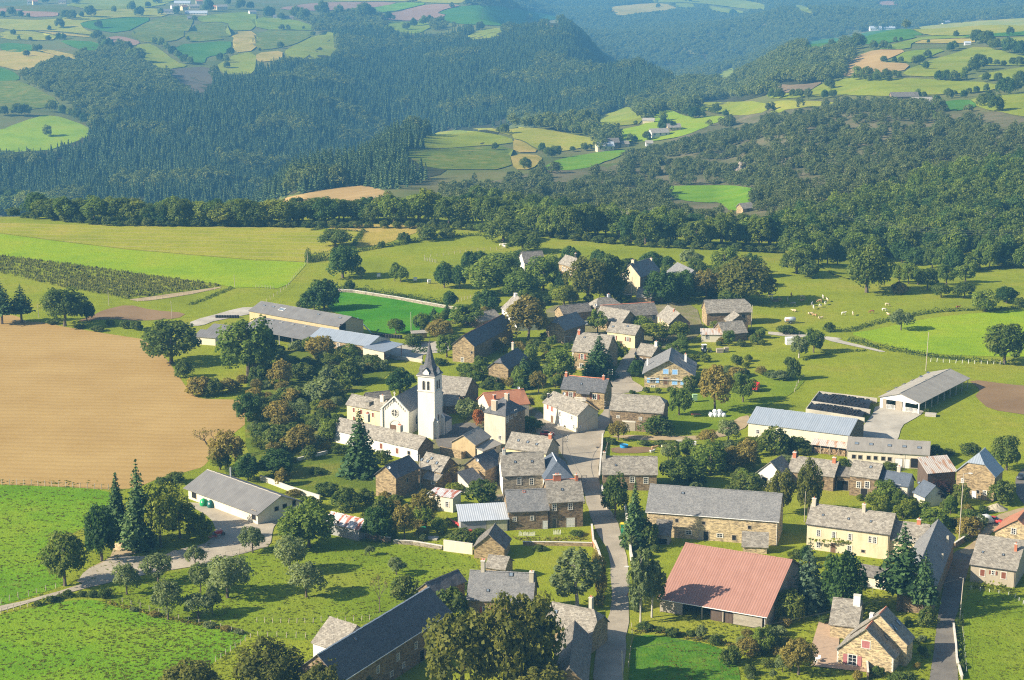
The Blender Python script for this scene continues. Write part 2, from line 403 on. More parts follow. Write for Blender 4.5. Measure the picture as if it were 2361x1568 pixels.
ASPH = mineral('asphalt', (.155,.140,.120), (.240,.215,.175))
ASPH_SQ = mineral('worn_asphalt', (.350,.300,.225), (.480,.415,.310))
GRAVEL = mineral('gravel', (.400,.340,.250), (.540,.470,.350))
DIRT = mineral('dirt_track', (.380,.280,.150), (.520,.400,.230))
CONC = mineral('concrete', (.420,.380,.310), (.580,.530,.430), .18)
STONE = stone_wall('ochre_schist', (.380,.280,.150), (.480,.370,.215), (.400,.330,.220))
STONE_Y = stone_wall('yellow_stone', (.540,.430,.250), (.640,.520,.325), (.580,.490,.340))
STONE_D = stone_wall('brown_schist', (.250,.180,.110), (.340,.255,.160), (.290,.235,.165))
STONE_G = stone_wall('grey_stone', (.330,.290,.230), (.420,.370,.290), (.380,.340,.270))
CREAM = render_wall('cream_render', (.720,.610,.400), .55, (.520,.400,.230))
CREAM_C = render_wall('clean_cream_render', (.760,.690,.520), .35)
WHITE = render_wall('white_render', (.800,.770,.690), .35)
CHURCH = render_wall('church_render', (.800,.765,.660), .22)
BEIGE = render_wall('beige_render', (.480,.410,.300), .5)
BEIGE_L = render_wall('pale_beige_render', (.600,.540,.420), .5)
YELLOW = render_wall('yellow_render', (.760,.640,.380), .4)
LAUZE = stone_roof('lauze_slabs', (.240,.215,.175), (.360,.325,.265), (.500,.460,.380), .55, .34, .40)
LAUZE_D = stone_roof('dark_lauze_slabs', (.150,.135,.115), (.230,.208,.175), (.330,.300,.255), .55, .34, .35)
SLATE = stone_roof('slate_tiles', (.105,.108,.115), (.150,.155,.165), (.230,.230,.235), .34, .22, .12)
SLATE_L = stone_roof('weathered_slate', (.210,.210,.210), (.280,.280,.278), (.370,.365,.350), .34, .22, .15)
BLUE = stone_roof('blue_slate', (.100,.125,.165), (.130,.160,.205), (.165,.195,.240), .3, .2, .0, .25)
FIBRO = sheet_roof('fibre_cement', (.360,.325,.270), (.470,.430,.355), None, .9, .8)
FIBRO_D = sheet_roof('dark_fibre_cement', (.170,.165,.160), (.235,.228,.215), None, .55, .8)
METAL_B = sheet_roof('blue_grey_metal', (.300,.345,.395), (.350,.395,.445), None, .5, .4)
METAL_W = sheet_roof('pale_zinc', (.480,.520,.560), (.580,.610,.640), None, .6, .4)
METAL_RUST = sheet_roof('rusty_metal', (.560,.500,.430), (.660,.600,.520), (.400,.220,.120), .6, .6, 0, .5, .54)
METAL_STRIPE = sheet_roof('rusty_striped_metal', (.600,.590,.570), (.680,.670,.650), (.360,.110,.055), .6, .6, 0, .3, .52)
METAL_RED = sheet_roof('faded_red_metal', (.370,.185,.135), (.420,.220,.165), None, .55, .6)
TILE = sheet_roof('clay_tiles', (.480,.190,.090), (.560,.250,.130), None, 1.2, .8)
TILE_D = sheet_roof('old_clay_tiles', (.400,.160,.085), (.470,.220,.120), None, 1.2, .8)
WOODG = boards('grey_boards', (.300,.260,.200), (.420,.370,.290), 5, True)
WOODD = boards('dark_boards', (.085,.060,.045), (.150,.110,.085), 6)
WOODY = boards('yellow_boards', (.480,.380,.200), (.560,.450,.260), 6)
CORR_Y = boards('ribbed_doors', (.430,.400,.240), (.500,.470,.300), 9)
BLOCK = render_wall('grey_blocks', (.380,.370,.350), .4)
PANE = plain('window_pane', (.020,.022,.025), .15, 0, .5)
DARK = plain('painted_interior_shade', (.012,.011,.010), .9)  # flat dark colour standing in for the shade inside uncut openings
PAINT_W = plain('white_paint', (.780,.760,.710), .5)
SURR = plain('pale_stone_surround', (.560,.520,.440), .8)
BRICK = plain('red_brick', (.420,.150,.080), .85)
TERRA = plain('terracotta', (.520,.190,.100), .8)
SH_BROWN = plain('brown_shutter', (.190,.065,.035), .6)
SH_RED = plain('red_shutter', (.330,.100,.060), .6)
SH_PINK = plain('dusty_pink_shutter', (.330,.125,.120), .6)
SH_BLUE = plain('pale_blue_shutter', (.270,.480,.780), .5)
SH_WHITE = plain('white_shutter', (.720,.700,.650), .5)
WOOD = plain('brown_door_wood', (.150,.085,.050), .7)
OAKW = plain('grey_old_wood', (.320,.270,.200), .85)
POLE = plain('weathered_pole_wood', (.420,.360,.280), .85)
STEEL = plain('galvanised_steel', (.420,.420,.410), .45, .3)
DKSTEEL = plain('dark_steel', (.090,.085,.080), .5, .3)
BARK = plain('bark', (.120,.095,.070), .95, 0, .1, .35)
BARK_P = plain('pale_dead_wood', (.420,.380,.320), .9, 0, .1, .2)
RUBBER = plain('black_rubber', (.018,.018,.019), .7)
RED = plain('red_paint', (.480,.040,.030), .35, 0, .5)
L_OAK = leaf('oak_leaves', (0.044,0.078,0.012), (0.106,0.154,0.022), (0.213,0.244,0.040))
L_DARK = leaf('dark_leaves', (0.024,0.060,0.014), (0.060,0.118,0.023), (0.122,0.193,0.037))
L_ASH = leaf('ash_leaves', (0.060,0.106,0.015), (0.146,0.213,0.026), (0.264,0.314,0.046))
L_LIME = leaf('yellow_green_leaves', (0.081,0.115,0.011), (0.169,0.216,0.019), (0.284,0.297,0.032))
L_AUT = leaf('autumn_leaves', (0.111,0.097,0.022), (0.224,0.193,0.040), (0.386,0.295,0.069))
L_GREY = leaf('grey_green_leaves', (0.092,0.125,0.043), (0.173,0.219,0.077), (0.284,0.325,0.127))
L_CON = leaf('conifer_needles', (0.021,0.052,0.015), (0.052,0.102,0.026), (0.122,0.179,0.046), .15)
L_BLUE = leaf('blue_needles', (0.041,0.073,0.037), (0.102,0.152,0.070), (0.213,0.264,0.131), .15)
L_PURP = leaf('purple_leaves', (0.023,0.013,0.012), (0.052,0.026,0.023), (0.098,0.049,0.037))
L_WILL = leaf('willow_leaves', (0.084,0.126,0.016), (0.168,0.210,0.029), (0.266,0.294,0.056))
L_FLOW = leaf('orange_blossom', (0.110,0.066,0.012), (0.385,0.143,0.035), (0.550,0.242,0.070))
L_MAPLE = leaf('maple_leaves', (0.070,0.084,0.013), (0.139,0.151,0.022), (0.226,0.215,0.040))
L_MAIZE = leaf('maize_leaves', (.150,.170,.030), (.230,.245,.055), (.330,.310,.110), .5)
L_HEDGE = leaf('hedge_leaves', (0.041,0.081,0.012), (0.097,0.143,0.022), (0.183,0.203,0.040))
# ------------------------------------------------------------------ the ground sheet
def build_ground():
 v = []; f = []
 ys = [-60.0, 40.0] + list(YG)
 als = AG
 for j, y in enumerate(ys):
  for i, a in enumerate(als):
   yy = max(y, Y0)
   x = a * yy if y >= Y0 else a * Y0
   v.append((x, y, float(LAND[i, j - 2]) if j >= 2 else 0.0))
 n = len(als)
 for j in range(len(ys) - 1):
  for i in range(n - 1):
   f.append((j * n + i, j * n + i + 1, (j + 1) * n + i + 1, (j + 1) * n + i))
 me = bpy.data.meshes.new('ground'); me.from_pydata(v, [], f)
 me.materials.append(G_PAST); me.materials.append(grass('far_ground', (.100,.135,.035), (.140,.160,.048), (.180,.165,.070), .012))
 me.polygons.foreach_set('use_smooth', [True] * len(me.polygons))
 for p in me.polygons:
  if p.center.y > 985 - 150 * max(0, p.center.x / 250.0): p.material_index = 1
 o = link(bpy.data.objects.new('ground', me)); o['kind'] = 'structure'
 return o
build_ground()
def chaikin(pts, n=1):
 for _ in range(n):
  q = []
  for a, b in zip(pts, pts[1:] + pts[:1]):
   q += [(a[0] * .8 + b[0] * .2, a[1] * .8 + b[1] * .2), (a[0] * .2 + b[0] * .8, a[1] * .2 + b[1] * .8)]
  pts = q
 return pts
LAYER = [0]
ROADS = []
FIELD_POLYS = []                               # in picture pixels, to keep the woods out of the fields
def inside(poly, u, v):
 c = False; j = len(poly) - 1
 for i in range(len(poly)):
  (x0, y0), (x1, y1) = poly[i], poly[j]
  if (y0 > v) != (y1 > v) and u < (x1 - x0) * (v - y0) / (y1 - y0) + x0: c = not c
  j = i
 return c
def sheet(name, poly, mat, smooth=1, far=False, layer=None, label=None, height=0.0):
 """a field, road or yard laid on the land, outline given as picture points"""
 if smooth: poly = chaikin(poly, smooth)
 if far: FIELD_POLYS.append(poly)
 if mat in (ASPH, ASPH_SQ, GRAVEL, DIRT, CONC) or name == 'terrace': ROADS.append(poly)
 pts = []
 for a, b in zip(poly, poly[1:] + poly[:1]):
  m = max(1, int(math.dist(a, b) / (6 if far else 14)))
  for k in range(m):
   t = k / m; pts.append(ground(a[0] + (b[0] - a[0]) * t, a[1] + (b[1] - a[1]) * t))
 # drop doubles
 w = [pts[0]]
 for p in pts[1:]:
  if (p - w[-1]).length > .15: w.append(p)
 if (w[0] - w[-1]).length < .15: w.pop()
 w2 = []
 for p in w:
  k = .5 if not far else 2.5
  d = Vector((noise.noise(p / (3 if not far else 25)), noise.noise(p / (3 if not far else 25) + Vector((9, 3, 5))), 0)) * k
  w2.append(Vector((p.x + d.x, p.y + d.y, 0)) if smooth else p)
 w = w2
 xs = [p.x for p in w]; ys = [p.y for p in w]
 yc = sum(ys) / len(ys)
 step = 9.0 if yc < 900 else yc / 150.0
 ins = []
 P2 = [(p.x, p.y) for p in w]
 if max(ys) > 715:
  y = min(ys)
  while y < max(ys):
   x = min(xs) + (step / 2 if int(y / step) % 2 else 0)
   while x < max(xs):
    if inside(P2, x, y): ins.append((x, y))
    x += step
   y += step
 n = len(P2)
 vv, ee, ff, _, _, _ = delaunay_2d_cdt([Vector(p) for p in P2 + ins], [], [list(range(n))], 1, 1e-4)
 LAYER[0] += 1
 off = (layer if layer is not None else 0.02 + 0.004 * LAYER[0]) + height
 me = bpy.data.meshes.new(name)
 V = [(q.x, q.y, T(q.x, q.y) + off + (0 if q.y < 715 else max(.05, (q.y - 700) * .0003))) for q in vv]
 me.from_pydata(V, [], [tuple(t) for t in ff]); me.materials.append(mat)
 bm = bmesh.new(); bm.from_mesh(me); bmesh.ops.recalc_face_normals(bm, faces=bm.faces)
 if sum(fc.normal.z for fc in bm.faces) < 0: bmesh.ops.reverse_faces(bm, faces=bm.faces)
 bm.to_mesh(me); bm.free(); me.update()
 o = link(bpy.data.objects.new(name, me)); o['kind'] = 'structure'
 if label: o['label'] = label
 return o
def tp(c, r, *xy): return [px(c, r, xy[i], xy[i + 1]) for i in range(0, len(xy), 2)]
# near fields
sheet('ploughed_field', tp(0,1,-300,1290,0,1318,170,1350,240,1400,400,1402,640,1455,1000,1512,1370,1567) + tp(0,2,1560,200,1640,330,1720,430,1800,520,1880,545,2200,550,2380,590,2310,740,2100,900,1940,1090,1880,1170,1700,1220,1500,1260,1250,1370,1000,1380,500,1350,0,1332,-300,1325), SOIL_TAN, 1, label='wide tan harrowed field left of the village')
sheet('lower_meadow', tp(0,3,-300,1020,0,968,330,893,730,822,900,835,1000,880,1150,912,1450,985,1850,1062,2250,1135,2275,1165,2150,1285,2000,1385,1850,1490,1600,1640,1500,1900,-300,1900), G_LUSH, 1, label='bright green meadow below the farm track')
sheet('upper_meadow', tp(0,2,-300,1330,0,1335,500,1354,1000,1384,1050,1500) + tp(0,3,900,100,600,250,420,450,580,650,600,700,0,890,-300,950), G_LUSH, 1)
sheet('orchard_field', tp(0,3,1020,690,1500,600,1900,500,2361,370) + tp(1,3,250,280,600,220,1000,270,1720,380,2080,470,1990,700,1100,1000,540,1210,0,1160) + tp(0,3,2250,1120,1850,1050,1450,975,1150,905,1000,870,1040,760), G_LAWN, 1)
sheet('lower_garden', tp(1,3,0,1170,540,1220,560,1330,430,1400,0,1700) + tp(0,3,1700,1800,1640,1640,1900,1480,2150,1290), G_PAST, 1)
sheet('mown_field', tp(0,1,-400,470,0,488,600,505,1300,510,2361,527) + tp(1,1,0,522,500,514,700,508,720,520,540,560,640,570,900,572,985,572,960,640,925,690,720,712,660,752,480,782,465,850,200,835,0,826) + tp(0,1,2361,832,1900,792,1200,732,600,662,0,582,-400,545), G_MOWN, 0)
sheet('green_strip_field', tp(0,1,-400,548,0,590,600,668,1200,740,1900,800,2361,838) + tp(1,1,200,842,470,856,440,900,300,1055,200,1092,0,1082) + tp(0,1,2150,1088,2040,1060,1400,972,800,888,0,788,-400,745), G_BRIGHT, 0)
sheet('maize_field', tp(0,1,-400,750,0,790,800,890,1400,975,1950,1048,2030,1070,1300,1178,1150,1190,800,1120,550,1078,0,950,-400,880), G_PAST, 0)
sheet('dirt_verge', tp(0,1,1180,1195,1300,1183,2030,1078,2050,1085,1700,1160,1300,1215), DIRT, 1)
sheet('straw_field', tp(1,1,720,512,960,502,1550,510,1545,560,1340,622,1200,682,920,722,912,692,985,620,990,575,830,552,645,556), G_STRAW, 1)
sheet('clover_field', tp(1,1,760,1120,900,1130,1300,1190,1700,1265,1870,1300,1800,1400,1500,1505,1100,1515,950,1380,640,1290), G_CLOVER, 1, label='vivid green clover field beside the farm sheds')
sheet('trampled_paddock', tp(0,1,830,1350,950,1292,1180,1240,1400,1292,1720,1320,1640,1372,1300,1392,1000,1375,700,1402), SOIL_BROWN, 1)
sheet('bright_field', tp(3,1,425,862,560,842,800,790,1000,762,1349,738,1500,735) + tp(3,2,2700,170,2361,158,2000,152,1500,130,1100,55,950,5), G_BRIGHT, 1)
sheet('cattle_paddock', tp(3,2,1830,360,2361,425,2600,440,2600,700,2361,690,2050,640,1900,525,1960,460), SOIL_BROWN, 1)
sheet('potato_patch', tp(2,3,1110,1180,1250,1150,1500,1180,1900,1260,2050,1380,2100,1500,2100,1650,1060,1650), G_POT, 1)
sheet('roadside_lawn', tp(3,3,1880,740,2361,800,2700,840,2700,1700,1800,1700,1790,1200,1800,900), G_LAWN, 1)
sheet('bushy_garden', tp(1,2,-60,100,500,60,1240,180,1240,330,760,560,700,1000,1150,1200,1150,1480,600,1450,0,1250,-120,900), G_WILD, 1)
sheet('village_garden', tp(2,2,1460,470,2361,300) + tp(3,2,380,330,250,480,0,610) + tp(2,2,2190,680,1900,850,1250,870,1420,700), G_LAWN, 1)
sheet('cow_pen', tp(2,2,900,990,1300,985,1330,1030,1200,1045,930,1045), SOIL_BROWN, 1)
# roads, tracks and yards
sheet('village_yard', tp(1,2,1640,900,1900,780,2060,600,2361,560) + tp(2,2,250,640,340,760,400,950,480,1080,545,1230,640,1300,680,1560) + tp(1,2,2200,1567,1900,1300,1500,1430,1250,1480,1150,1250,1240,1120,1500,1080), G_YARD, 1)
sheet('village_yard', tp(2,1,300,1260,750,1230,1030,1190,1350,1210,1700,1240,1770,1500,1500,1640,1100,1640,700,1567,650,1400,330,1420), G_YARD, 1)
sheet('road', tp(2,3,735,1650,800,1150,890,1000,912,800,912,560,880,370,790,220,720,60) + tp(2,2,690,1530,650,1400,640,1290,545,1230,480,1080,400,950,380,890,250,885,170,760,250,650,330,740,480,810,600,862,720,792,860,640,895,480,900,380,960,280,1010,180,1090,90,1130,-40,1180,-20,1140,140,1095,250,1100,360,1212,430,1190,480,1000,490,920,522,905,620,905,760,862,830,838,900,825,1000,805,1150,792,1300,830,1420,885,1545) + tp(2,3,928,40,990,140,1010,240,1060,480,1072,800,1080,1000,1060,1150,1048,1300,1010,1650), ASPH_SQ, 1, label='grey village road widening into the square')
sheet('side_road', tp(3,3,1470,1700,1535,1250,1565,1000,1590,800,1640,600,1680,440,1760,370,1890,310,1875,420,1865,500,1815,640,1735,1000,1715,1080,1722,1250,1745,1420,1760,1700), ASPH, 1)
sheet('track', tp(0,3,-300,950,0,890,300,825,600,730,800,670,1050,635,1060,660,720,745,420,815,150,895,0,938,-300,1010), GRAVEL, 1)
sheet('farm_yard', tp(0,3,700,690,1050,655,1500,572,1900,500,2361,370) + tp(1,3,130,330,150,180,230,80,0,40) + tp(0,3,2361,80,2100,20,1850,-60,1700,-70,1950,80,2000,220,1880,320,1700,350,1550,420,1330,430,1050,430,780,560), GRAVEL, 1)
sheet('dirt_yard', tp(0,3,760,565,1000,470,1080,310,1180,220,1260,270,1290,350,1240,420,1050,435), DIRT, 1)
sheet('dirt_path', tp(2,2,900,890,1100,876,1250,885,1690,890,1870,862,1950,800,2080,722,2190,690,2180,790,2000,885,1850,908,1650,926,1250,928,1000,905), DIRT, 1)
sheet('concrete_pad', tp(3,2,1000,600,1200,640,1450,650,1400,700,1220,800,1210,925,1090,915,830,895,870,800,960,700), CONC, 1)
sheet('concrete_yard', tp(1,2,1150,100,1300,60,1450,25,1790,10,1790,110,1540,130,1530,190,1240,185), CONC, 1)
sheet('concrete_apron', tp(0,1,1735,1440,1760,1395,2210,1272,2361,1265) + tp(1,1,60,1215,60,1260,0,1320) + tp(0,1,2000,1390,1850,1440), CONC, 1)
sheet('upper_lane', tp(3,1,0,850,300,878,400,888) + tp(3,2,620,-6,1010,88,1090,112,1010,108,600,20) + tp(3,1,300,892,0,870), CONC, 1)
sheet('sandy_lane', tp(3,3,1740,390,1890,305,1960,230,2080,60,2361,-20,2500,-30,2500,60,2361,110,2130,150,1960,300,1885,425), DIRT, 1)
sheet('right_lane', tp(3,2,2290,1440,2270,1300,2361,1180,2500,1100,2500,1400,2400,1567), ASPH, 1)
sheet('church_yard', tp(1,2,1640,930,1730,870,1800,780,2030,760,2050,830,1820,920,1810,1000,1690,1000), ASPH, 1)
sheet('terrace', tp(3,3,470,1030,580,1050,660,1170,640,1420,900,1455,910,1500,640,1470,390,1440,390,1290), plain('terrace_tiles', (.38,.27,.18), .8), 0)
# far fields
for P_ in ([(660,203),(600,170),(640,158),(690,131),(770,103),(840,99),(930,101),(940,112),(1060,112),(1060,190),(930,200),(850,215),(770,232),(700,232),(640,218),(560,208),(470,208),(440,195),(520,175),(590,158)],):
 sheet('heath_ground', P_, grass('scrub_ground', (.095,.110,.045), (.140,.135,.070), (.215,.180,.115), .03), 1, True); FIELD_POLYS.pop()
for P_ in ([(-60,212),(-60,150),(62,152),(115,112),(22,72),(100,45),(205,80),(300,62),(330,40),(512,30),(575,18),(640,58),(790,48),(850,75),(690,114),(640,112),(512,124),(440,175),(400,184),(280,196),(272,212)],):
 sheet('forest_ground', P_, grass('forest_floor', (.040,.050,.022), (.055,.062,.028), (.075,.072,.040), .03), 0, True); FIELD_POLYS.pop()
for c, pl in {
 0: [('lit_pasture', G_BRIGHT, (0,690,120,640,270,600,490,680,480,720,330,770,250,795,0,805,-200,810,-200,700)),
     ('far_field', G_WILD, (-100,430,0,430,110,425,330,540,240,570,130,580,0,580,-100,580)), ('far_field', G_FARG, (-60,355,0,355,110,400,100,425,0,430,-60,430)),
     ('far_field', G_STRAW, (-60,270,0,270,120,260,330,300,110,380,0,350,-60,350)), ('far_field', G_FARG, (0,225,200,240,150,280,0,270)),
     ('far_ploughed_field', SOIL_PINK, (80,60,300,65,310,88,150,92)), ('far_ploughed_field', SOIL_PINK, (0,45,140,55,20,65,-60,60)),
     ('far_ploughed_field', SOIL_PINK, (560,200,630,190,750,225,700,245,540,225)), ('far_field', G_FARG, (420,120,640,95,820,95,640,180,440,150)),
     ('far_field', G_WILD, (825,95,1000,80,1020,120,960,210,780,235,665,180)), ('far_field', G_WILD, (1000,200,970,190,1040,122,1200,121,1220,205,1010,225)),
     ('far_field', G_LAWN, (1050,85,1349,60,1349,160,1215,165,1205,118,1040,118)), ('far_field', G_FARG, (910,240,1215,215,1220,250,1180,290,1090,300,1080,340,940,320)),
     ('far_field', G_STRAW, (1225,170,1349,165,1349,270,1230,280)), ('far_heath', soil('heath', (.11,.085,.06), (.14,.12,.07), .05), (860,370,1110,350,1130,420,1080,500,960,460)),
     ('far_field', G_PAST, (700,240,800,230,930,330,1000,350,860,370,760,330)), ('far_field', G_PAST, (1130,360,1240,285,1349,275,1349,390,1200,400)),
     ('far_field', G_STRAW, (150,160,460,190,480,200,300,185)), ('far_field', G_FARG, (300,210,530,225,540,280,400,260)), ('far_field', G_STRAW, (240,260,440,300,400,320,200,270)),
     ('far_field', G_MOWN, (-60,100,280,110,480,60,820,40,900,90,640,92,420,118,440,155,560,195,300,165,0,160)), ('far_field', G_MOWN, (0,165,150,165,300,190,280,215,0,210)), ('far_field', G_PAST, (320,20,900,-60,1000,-30,830,40,480,58))],
 1: [('far_ploughed_field', SOIL_PINK, (110,45,330,15,750,12,700,30,560,50,330,60,180,55)), ('far_ploughed_field', SOIL_PINK, (620,95,760,60,920,22,1090,28,1000,50,950,70,1010,85,900,110,760,112)),
     ('far_field', G_FARG, (1090,30,1349,35,1349,140,1100,130,940,115,1015,82,955,70)), ('far_field', G_LAWN, (0,90,200,105,330,150,330,162,0,158)),
     ('far_field', G_WILD, (0,162,310,165,300,190,200,238,100,258,0,268)), ('far_field', G_PAST, (200,242,310,192,400,160,440,250,390,310,160,320,150,272)),
     ('far_field', G_STRAW, (0,282,145,268,130,320,0,330)), ('far_field', G_LUSH, (590,50,760,15,920,18,750,58,640,70)), ('far_field', G_LAWN, (640,130,790,115,950,130,860,180,780,180)),
     ('far_field', G_PAST, (1050,220,1200,150,1330,150,1270,200)), ('spur_pasture', G_PAST, (780,780,940,700,1110,685,1349,730,1349,758,1000,785)),
     ('spur_heath', G_WILD, (750,792,1000,788,1349,765,1349,896,900,896)), ('spur_strip', G_MOWN, (1120,680,1349,675,1349,720,1230,690)),
     ('far_field', G_MOWN, (400,5,1100,-10,1100,20,920,18,750,8,330,12))],
 2: [('far_field', G_FARG, (0,45,80,60,280,95,110,122,0,145)), ('far_field', G_STRAW, (110,125,280,100,230,145)), ('far_field', G_STRAW, (500,40,700,20,805,20,885,50,690,70,550,88)),
     ('far_field', G_PAST, (815,20,955,20,1300,75,1100,70,1000,35,890,46)), ('far_field', G_PAST, (640,18,770,0,1200,0,1349,30,1320,60,960,15)),
     ('valley_knoll_field', G_MOWN, (-4,672,150,680,500,745,400,775,270,800,155,800,60,742,-4,730)), ('valley_field', G_STRAW, (0,735,60,748,150,805,0,806)), ('valley_field', G_STRAW, (0,812,170,822,100,896,0,896)),
     ('valley_field', G_LUSH, (130,900,250,840,480,800,620,790,560,830,360,900)), ('valley_field', G_PAST, (400,650,590,565,630,570,700,650,560,668,450,685)),
     ('valley_field', G_BRIGHT, (550,690,700,660,780,590,830,580,940,625,1080,610,1140,625,900,720,740,750,560,750)), ('valley_field', G_PAST, (920,545,1349,535,1349,590,1210,615,1030,590)),
     ('far_field', G_PAST, (1050,410,1190,345,1150,420,1300,430,1349,450,1200,440))],
 3: [('far_ploughed_field', SOIL_TAN, (370,380,480,295,560,265,740,265,640,310,590,330,760,340,700,380,420,410)), ('far_field', G_FARG, (420,195,560,165,740,152,830,192,600,235,460,235)),
     ('far_field', G_MOWN, (745,150,960,125,1349,97,1420,95,1420,165,1000,190,835,190)), ('far_field', G_FARG, (160,250,230,215,370,200,420,235,250,258)),
     ('far_field', G_LAWN, (665,308,730,270,950,262,830,308,765,335,660,328)), ('far_field', G_PAST, (700,400,760,350,960,290,1110,240,1349,300,1420,310,1420,350,1100,345,1020,390,860,410)),
     ('far_pasture', G_PAST, (-10,500,200,490,300,440,420,412,640,412,860,422,1200,440,1190,480,940,500,600,510,360,500,130,522,0,520)), ('far_heath', soil('brown_heath', (.20,.14,.08), (.25,.19,.10), .05), (0,450,200,448,300,430,210,485,0,496)),
     ('far_field', G_MOWN, (0,530,370,540,300,560,0,590)), ('far_field', G_FARG, (860,545,1050,525,1110,560,1000,590,900,575)), ('far_field', G_PAST, (1055,520,1349,495,1420,495,1420,620,1349,620,1110,570)),
     ('far_field', G_PAST, (1085,400,1349,355,1420,350,1420,420,1349,420,1200,430)), ('far_field', G_STRAW, (760,232,820,212,1080,205,1090,230,900,232)), ('far_field', G_FARG, (1000,192,1349,168,1420,165,1420,185,1080,200)),
     ('far_field', G_PAST, (1210,207,1420,195,1420,245,1300,250)), ('far_field', SOIL_PINK, (560,15,640,5,720,25,600,35)), ('far_field', G_PAST, (110,30,190,30,260,85,180,60)), ('far_field', G_LAWN, (800,555,860,560,910,635,870,630)),
     ('far_field', G_LAWN, (660,235,830,195,1000,190,1080,202,820,210,760,228,740,262,560,262)), ('far_field', G_PAST, (-5,590,0,592,100,575,60,600))]}.items():
 for nm, mt, xy in pl: sheet(nm, tp(c, 0, *xy), mt, 0 if len(xy) < 8 else 1, True)
sheet('bright_hill_field', tp(2,1,1350,155,1650,150,2000,148,2270,180,2220,320,2100,392,1970,372,1900,300,1800,310,1600,290,1480,260,1430,210), G_LUSH, 1, True)
sheet('pink_hill_field', tp(1,1,170,290,530,205,840,160,1000,150,1200,200,1290,270,1250,300,700,290,180,310), SOIL_TAN, 1, True)
sheet('slope_field', tp(3,1,1020,180,1349,180,1420,180,1420,212,1240,207,1060,212), G_PAST, 1, True)
for xy in ((740,270,800,250,790,290,750,305), (1250,270,1310,250,1420,250,1420,270,1260,285), (980,490,1080,455,1100,480,1000,510), (230,430,420,470,440,590,300,540)):
 sheet('slope_field', tp(3,1,*xy), G_PAST, 1, True)
# ------------------------------------------------------------------ buildings
FOOT = []                                      # footprints, to keep plants out of the houses
LANDMARKS = []                                 # (words, u, v) for the labels of trees
def slope_grid(mb, c, nu, nv, jit, thick, rnd, m=0):
 """a roof slope from its corners eave-left, eave-right, top-right, top-left, as an uneven slab"""
 e0, e1, t1, t0 = [Vector(p) for p in c]
 nrm = (e1 - e0).cross(t0 - e0 if (t0 - e0).length > .01 else t1 - e0)
 nrm.normalize()
 if nrm.z < 0: nrm = -nrm
 ex = (e1 - e0).normalized()
 up = nrm.cross(ex)
 if up.z < 0: up = -up
 P = []
 for j in range(nv + 1):
  t = j / nv; a = e0.lerp(t0, t); b = e1.lerp(t1, t); row = []
  for i in range(nu + 1):
   p = a.lerp(b, i / nu)
   edge = i in (0, nu) or j in (0, nv)
   p = p + nrm * rnd.uniform(-jit, jit) * (0.4 if j == nv else 1) + (ex * rnd.uniform(-jit, jit) + up * rnd.uniform(-jit, jit) * (1 if j == 0 else 0)) * (1 if edge and j < nv else 0)
   row.append(p)
  P.append(row)
 uvf = lambda p: ((p - e0).dot(ex), (p - e0).dot(up))
 def q(pts):
  mb.face(pts, m, [uvf(Vector(p)) for p in pts])
 for j in range(nv):
  for i in range(nu):
   pts = [P[j][i], P[j][i + 1], P[j + 1][i + 1], P[j + 1][i]]
   if (pts[2] - pts[3]).length < 1e-4: pts = pts[:3]
   q(pts)
 d = Vector((0, 0, -thick))
 for i in range(nu): q([P[0][i] + d, P[0][i + 1] + d, P[0][i + 1], P[0][i]])
 for j in range(nv):
  q([P[j][0], P[j + 1][0], P[j + 1][0] + d, P[j][0] + d]); q([P[j][nu] + d, P[j + 1][nu] + d, P[j + 1][nu], P[j][nu]])
 for j in range(nv):                          # underside
  for i in range(0, nu):
   pts = [P[j + 1][i] + d, P[j + 1][i + 1] + d, P[j][i + 1] + d, P[j][i] + d]
   if (pts[0] - pts[1]).length < 1e-4: pts = pts[1:]
   q(pts)
def solve1(fn, lo, hi, n=60):
 best = min((fn(lo + (hi - lo) * k / n), lo + (hi - lo) * k / n) for k in range(n + 1))[1]
 st = (hi - lo) / n
 for _ in range(30):
  st *= .6
  best = min((fn(best + d), best + d) for d in (-st, 0, st))[1]
 return best
ME_CACHE = {}
def cmesh(key, fn):
 if key not in ME_CACHE: ME_CACHE[key] = fn()
 return ME_CACHE[key]
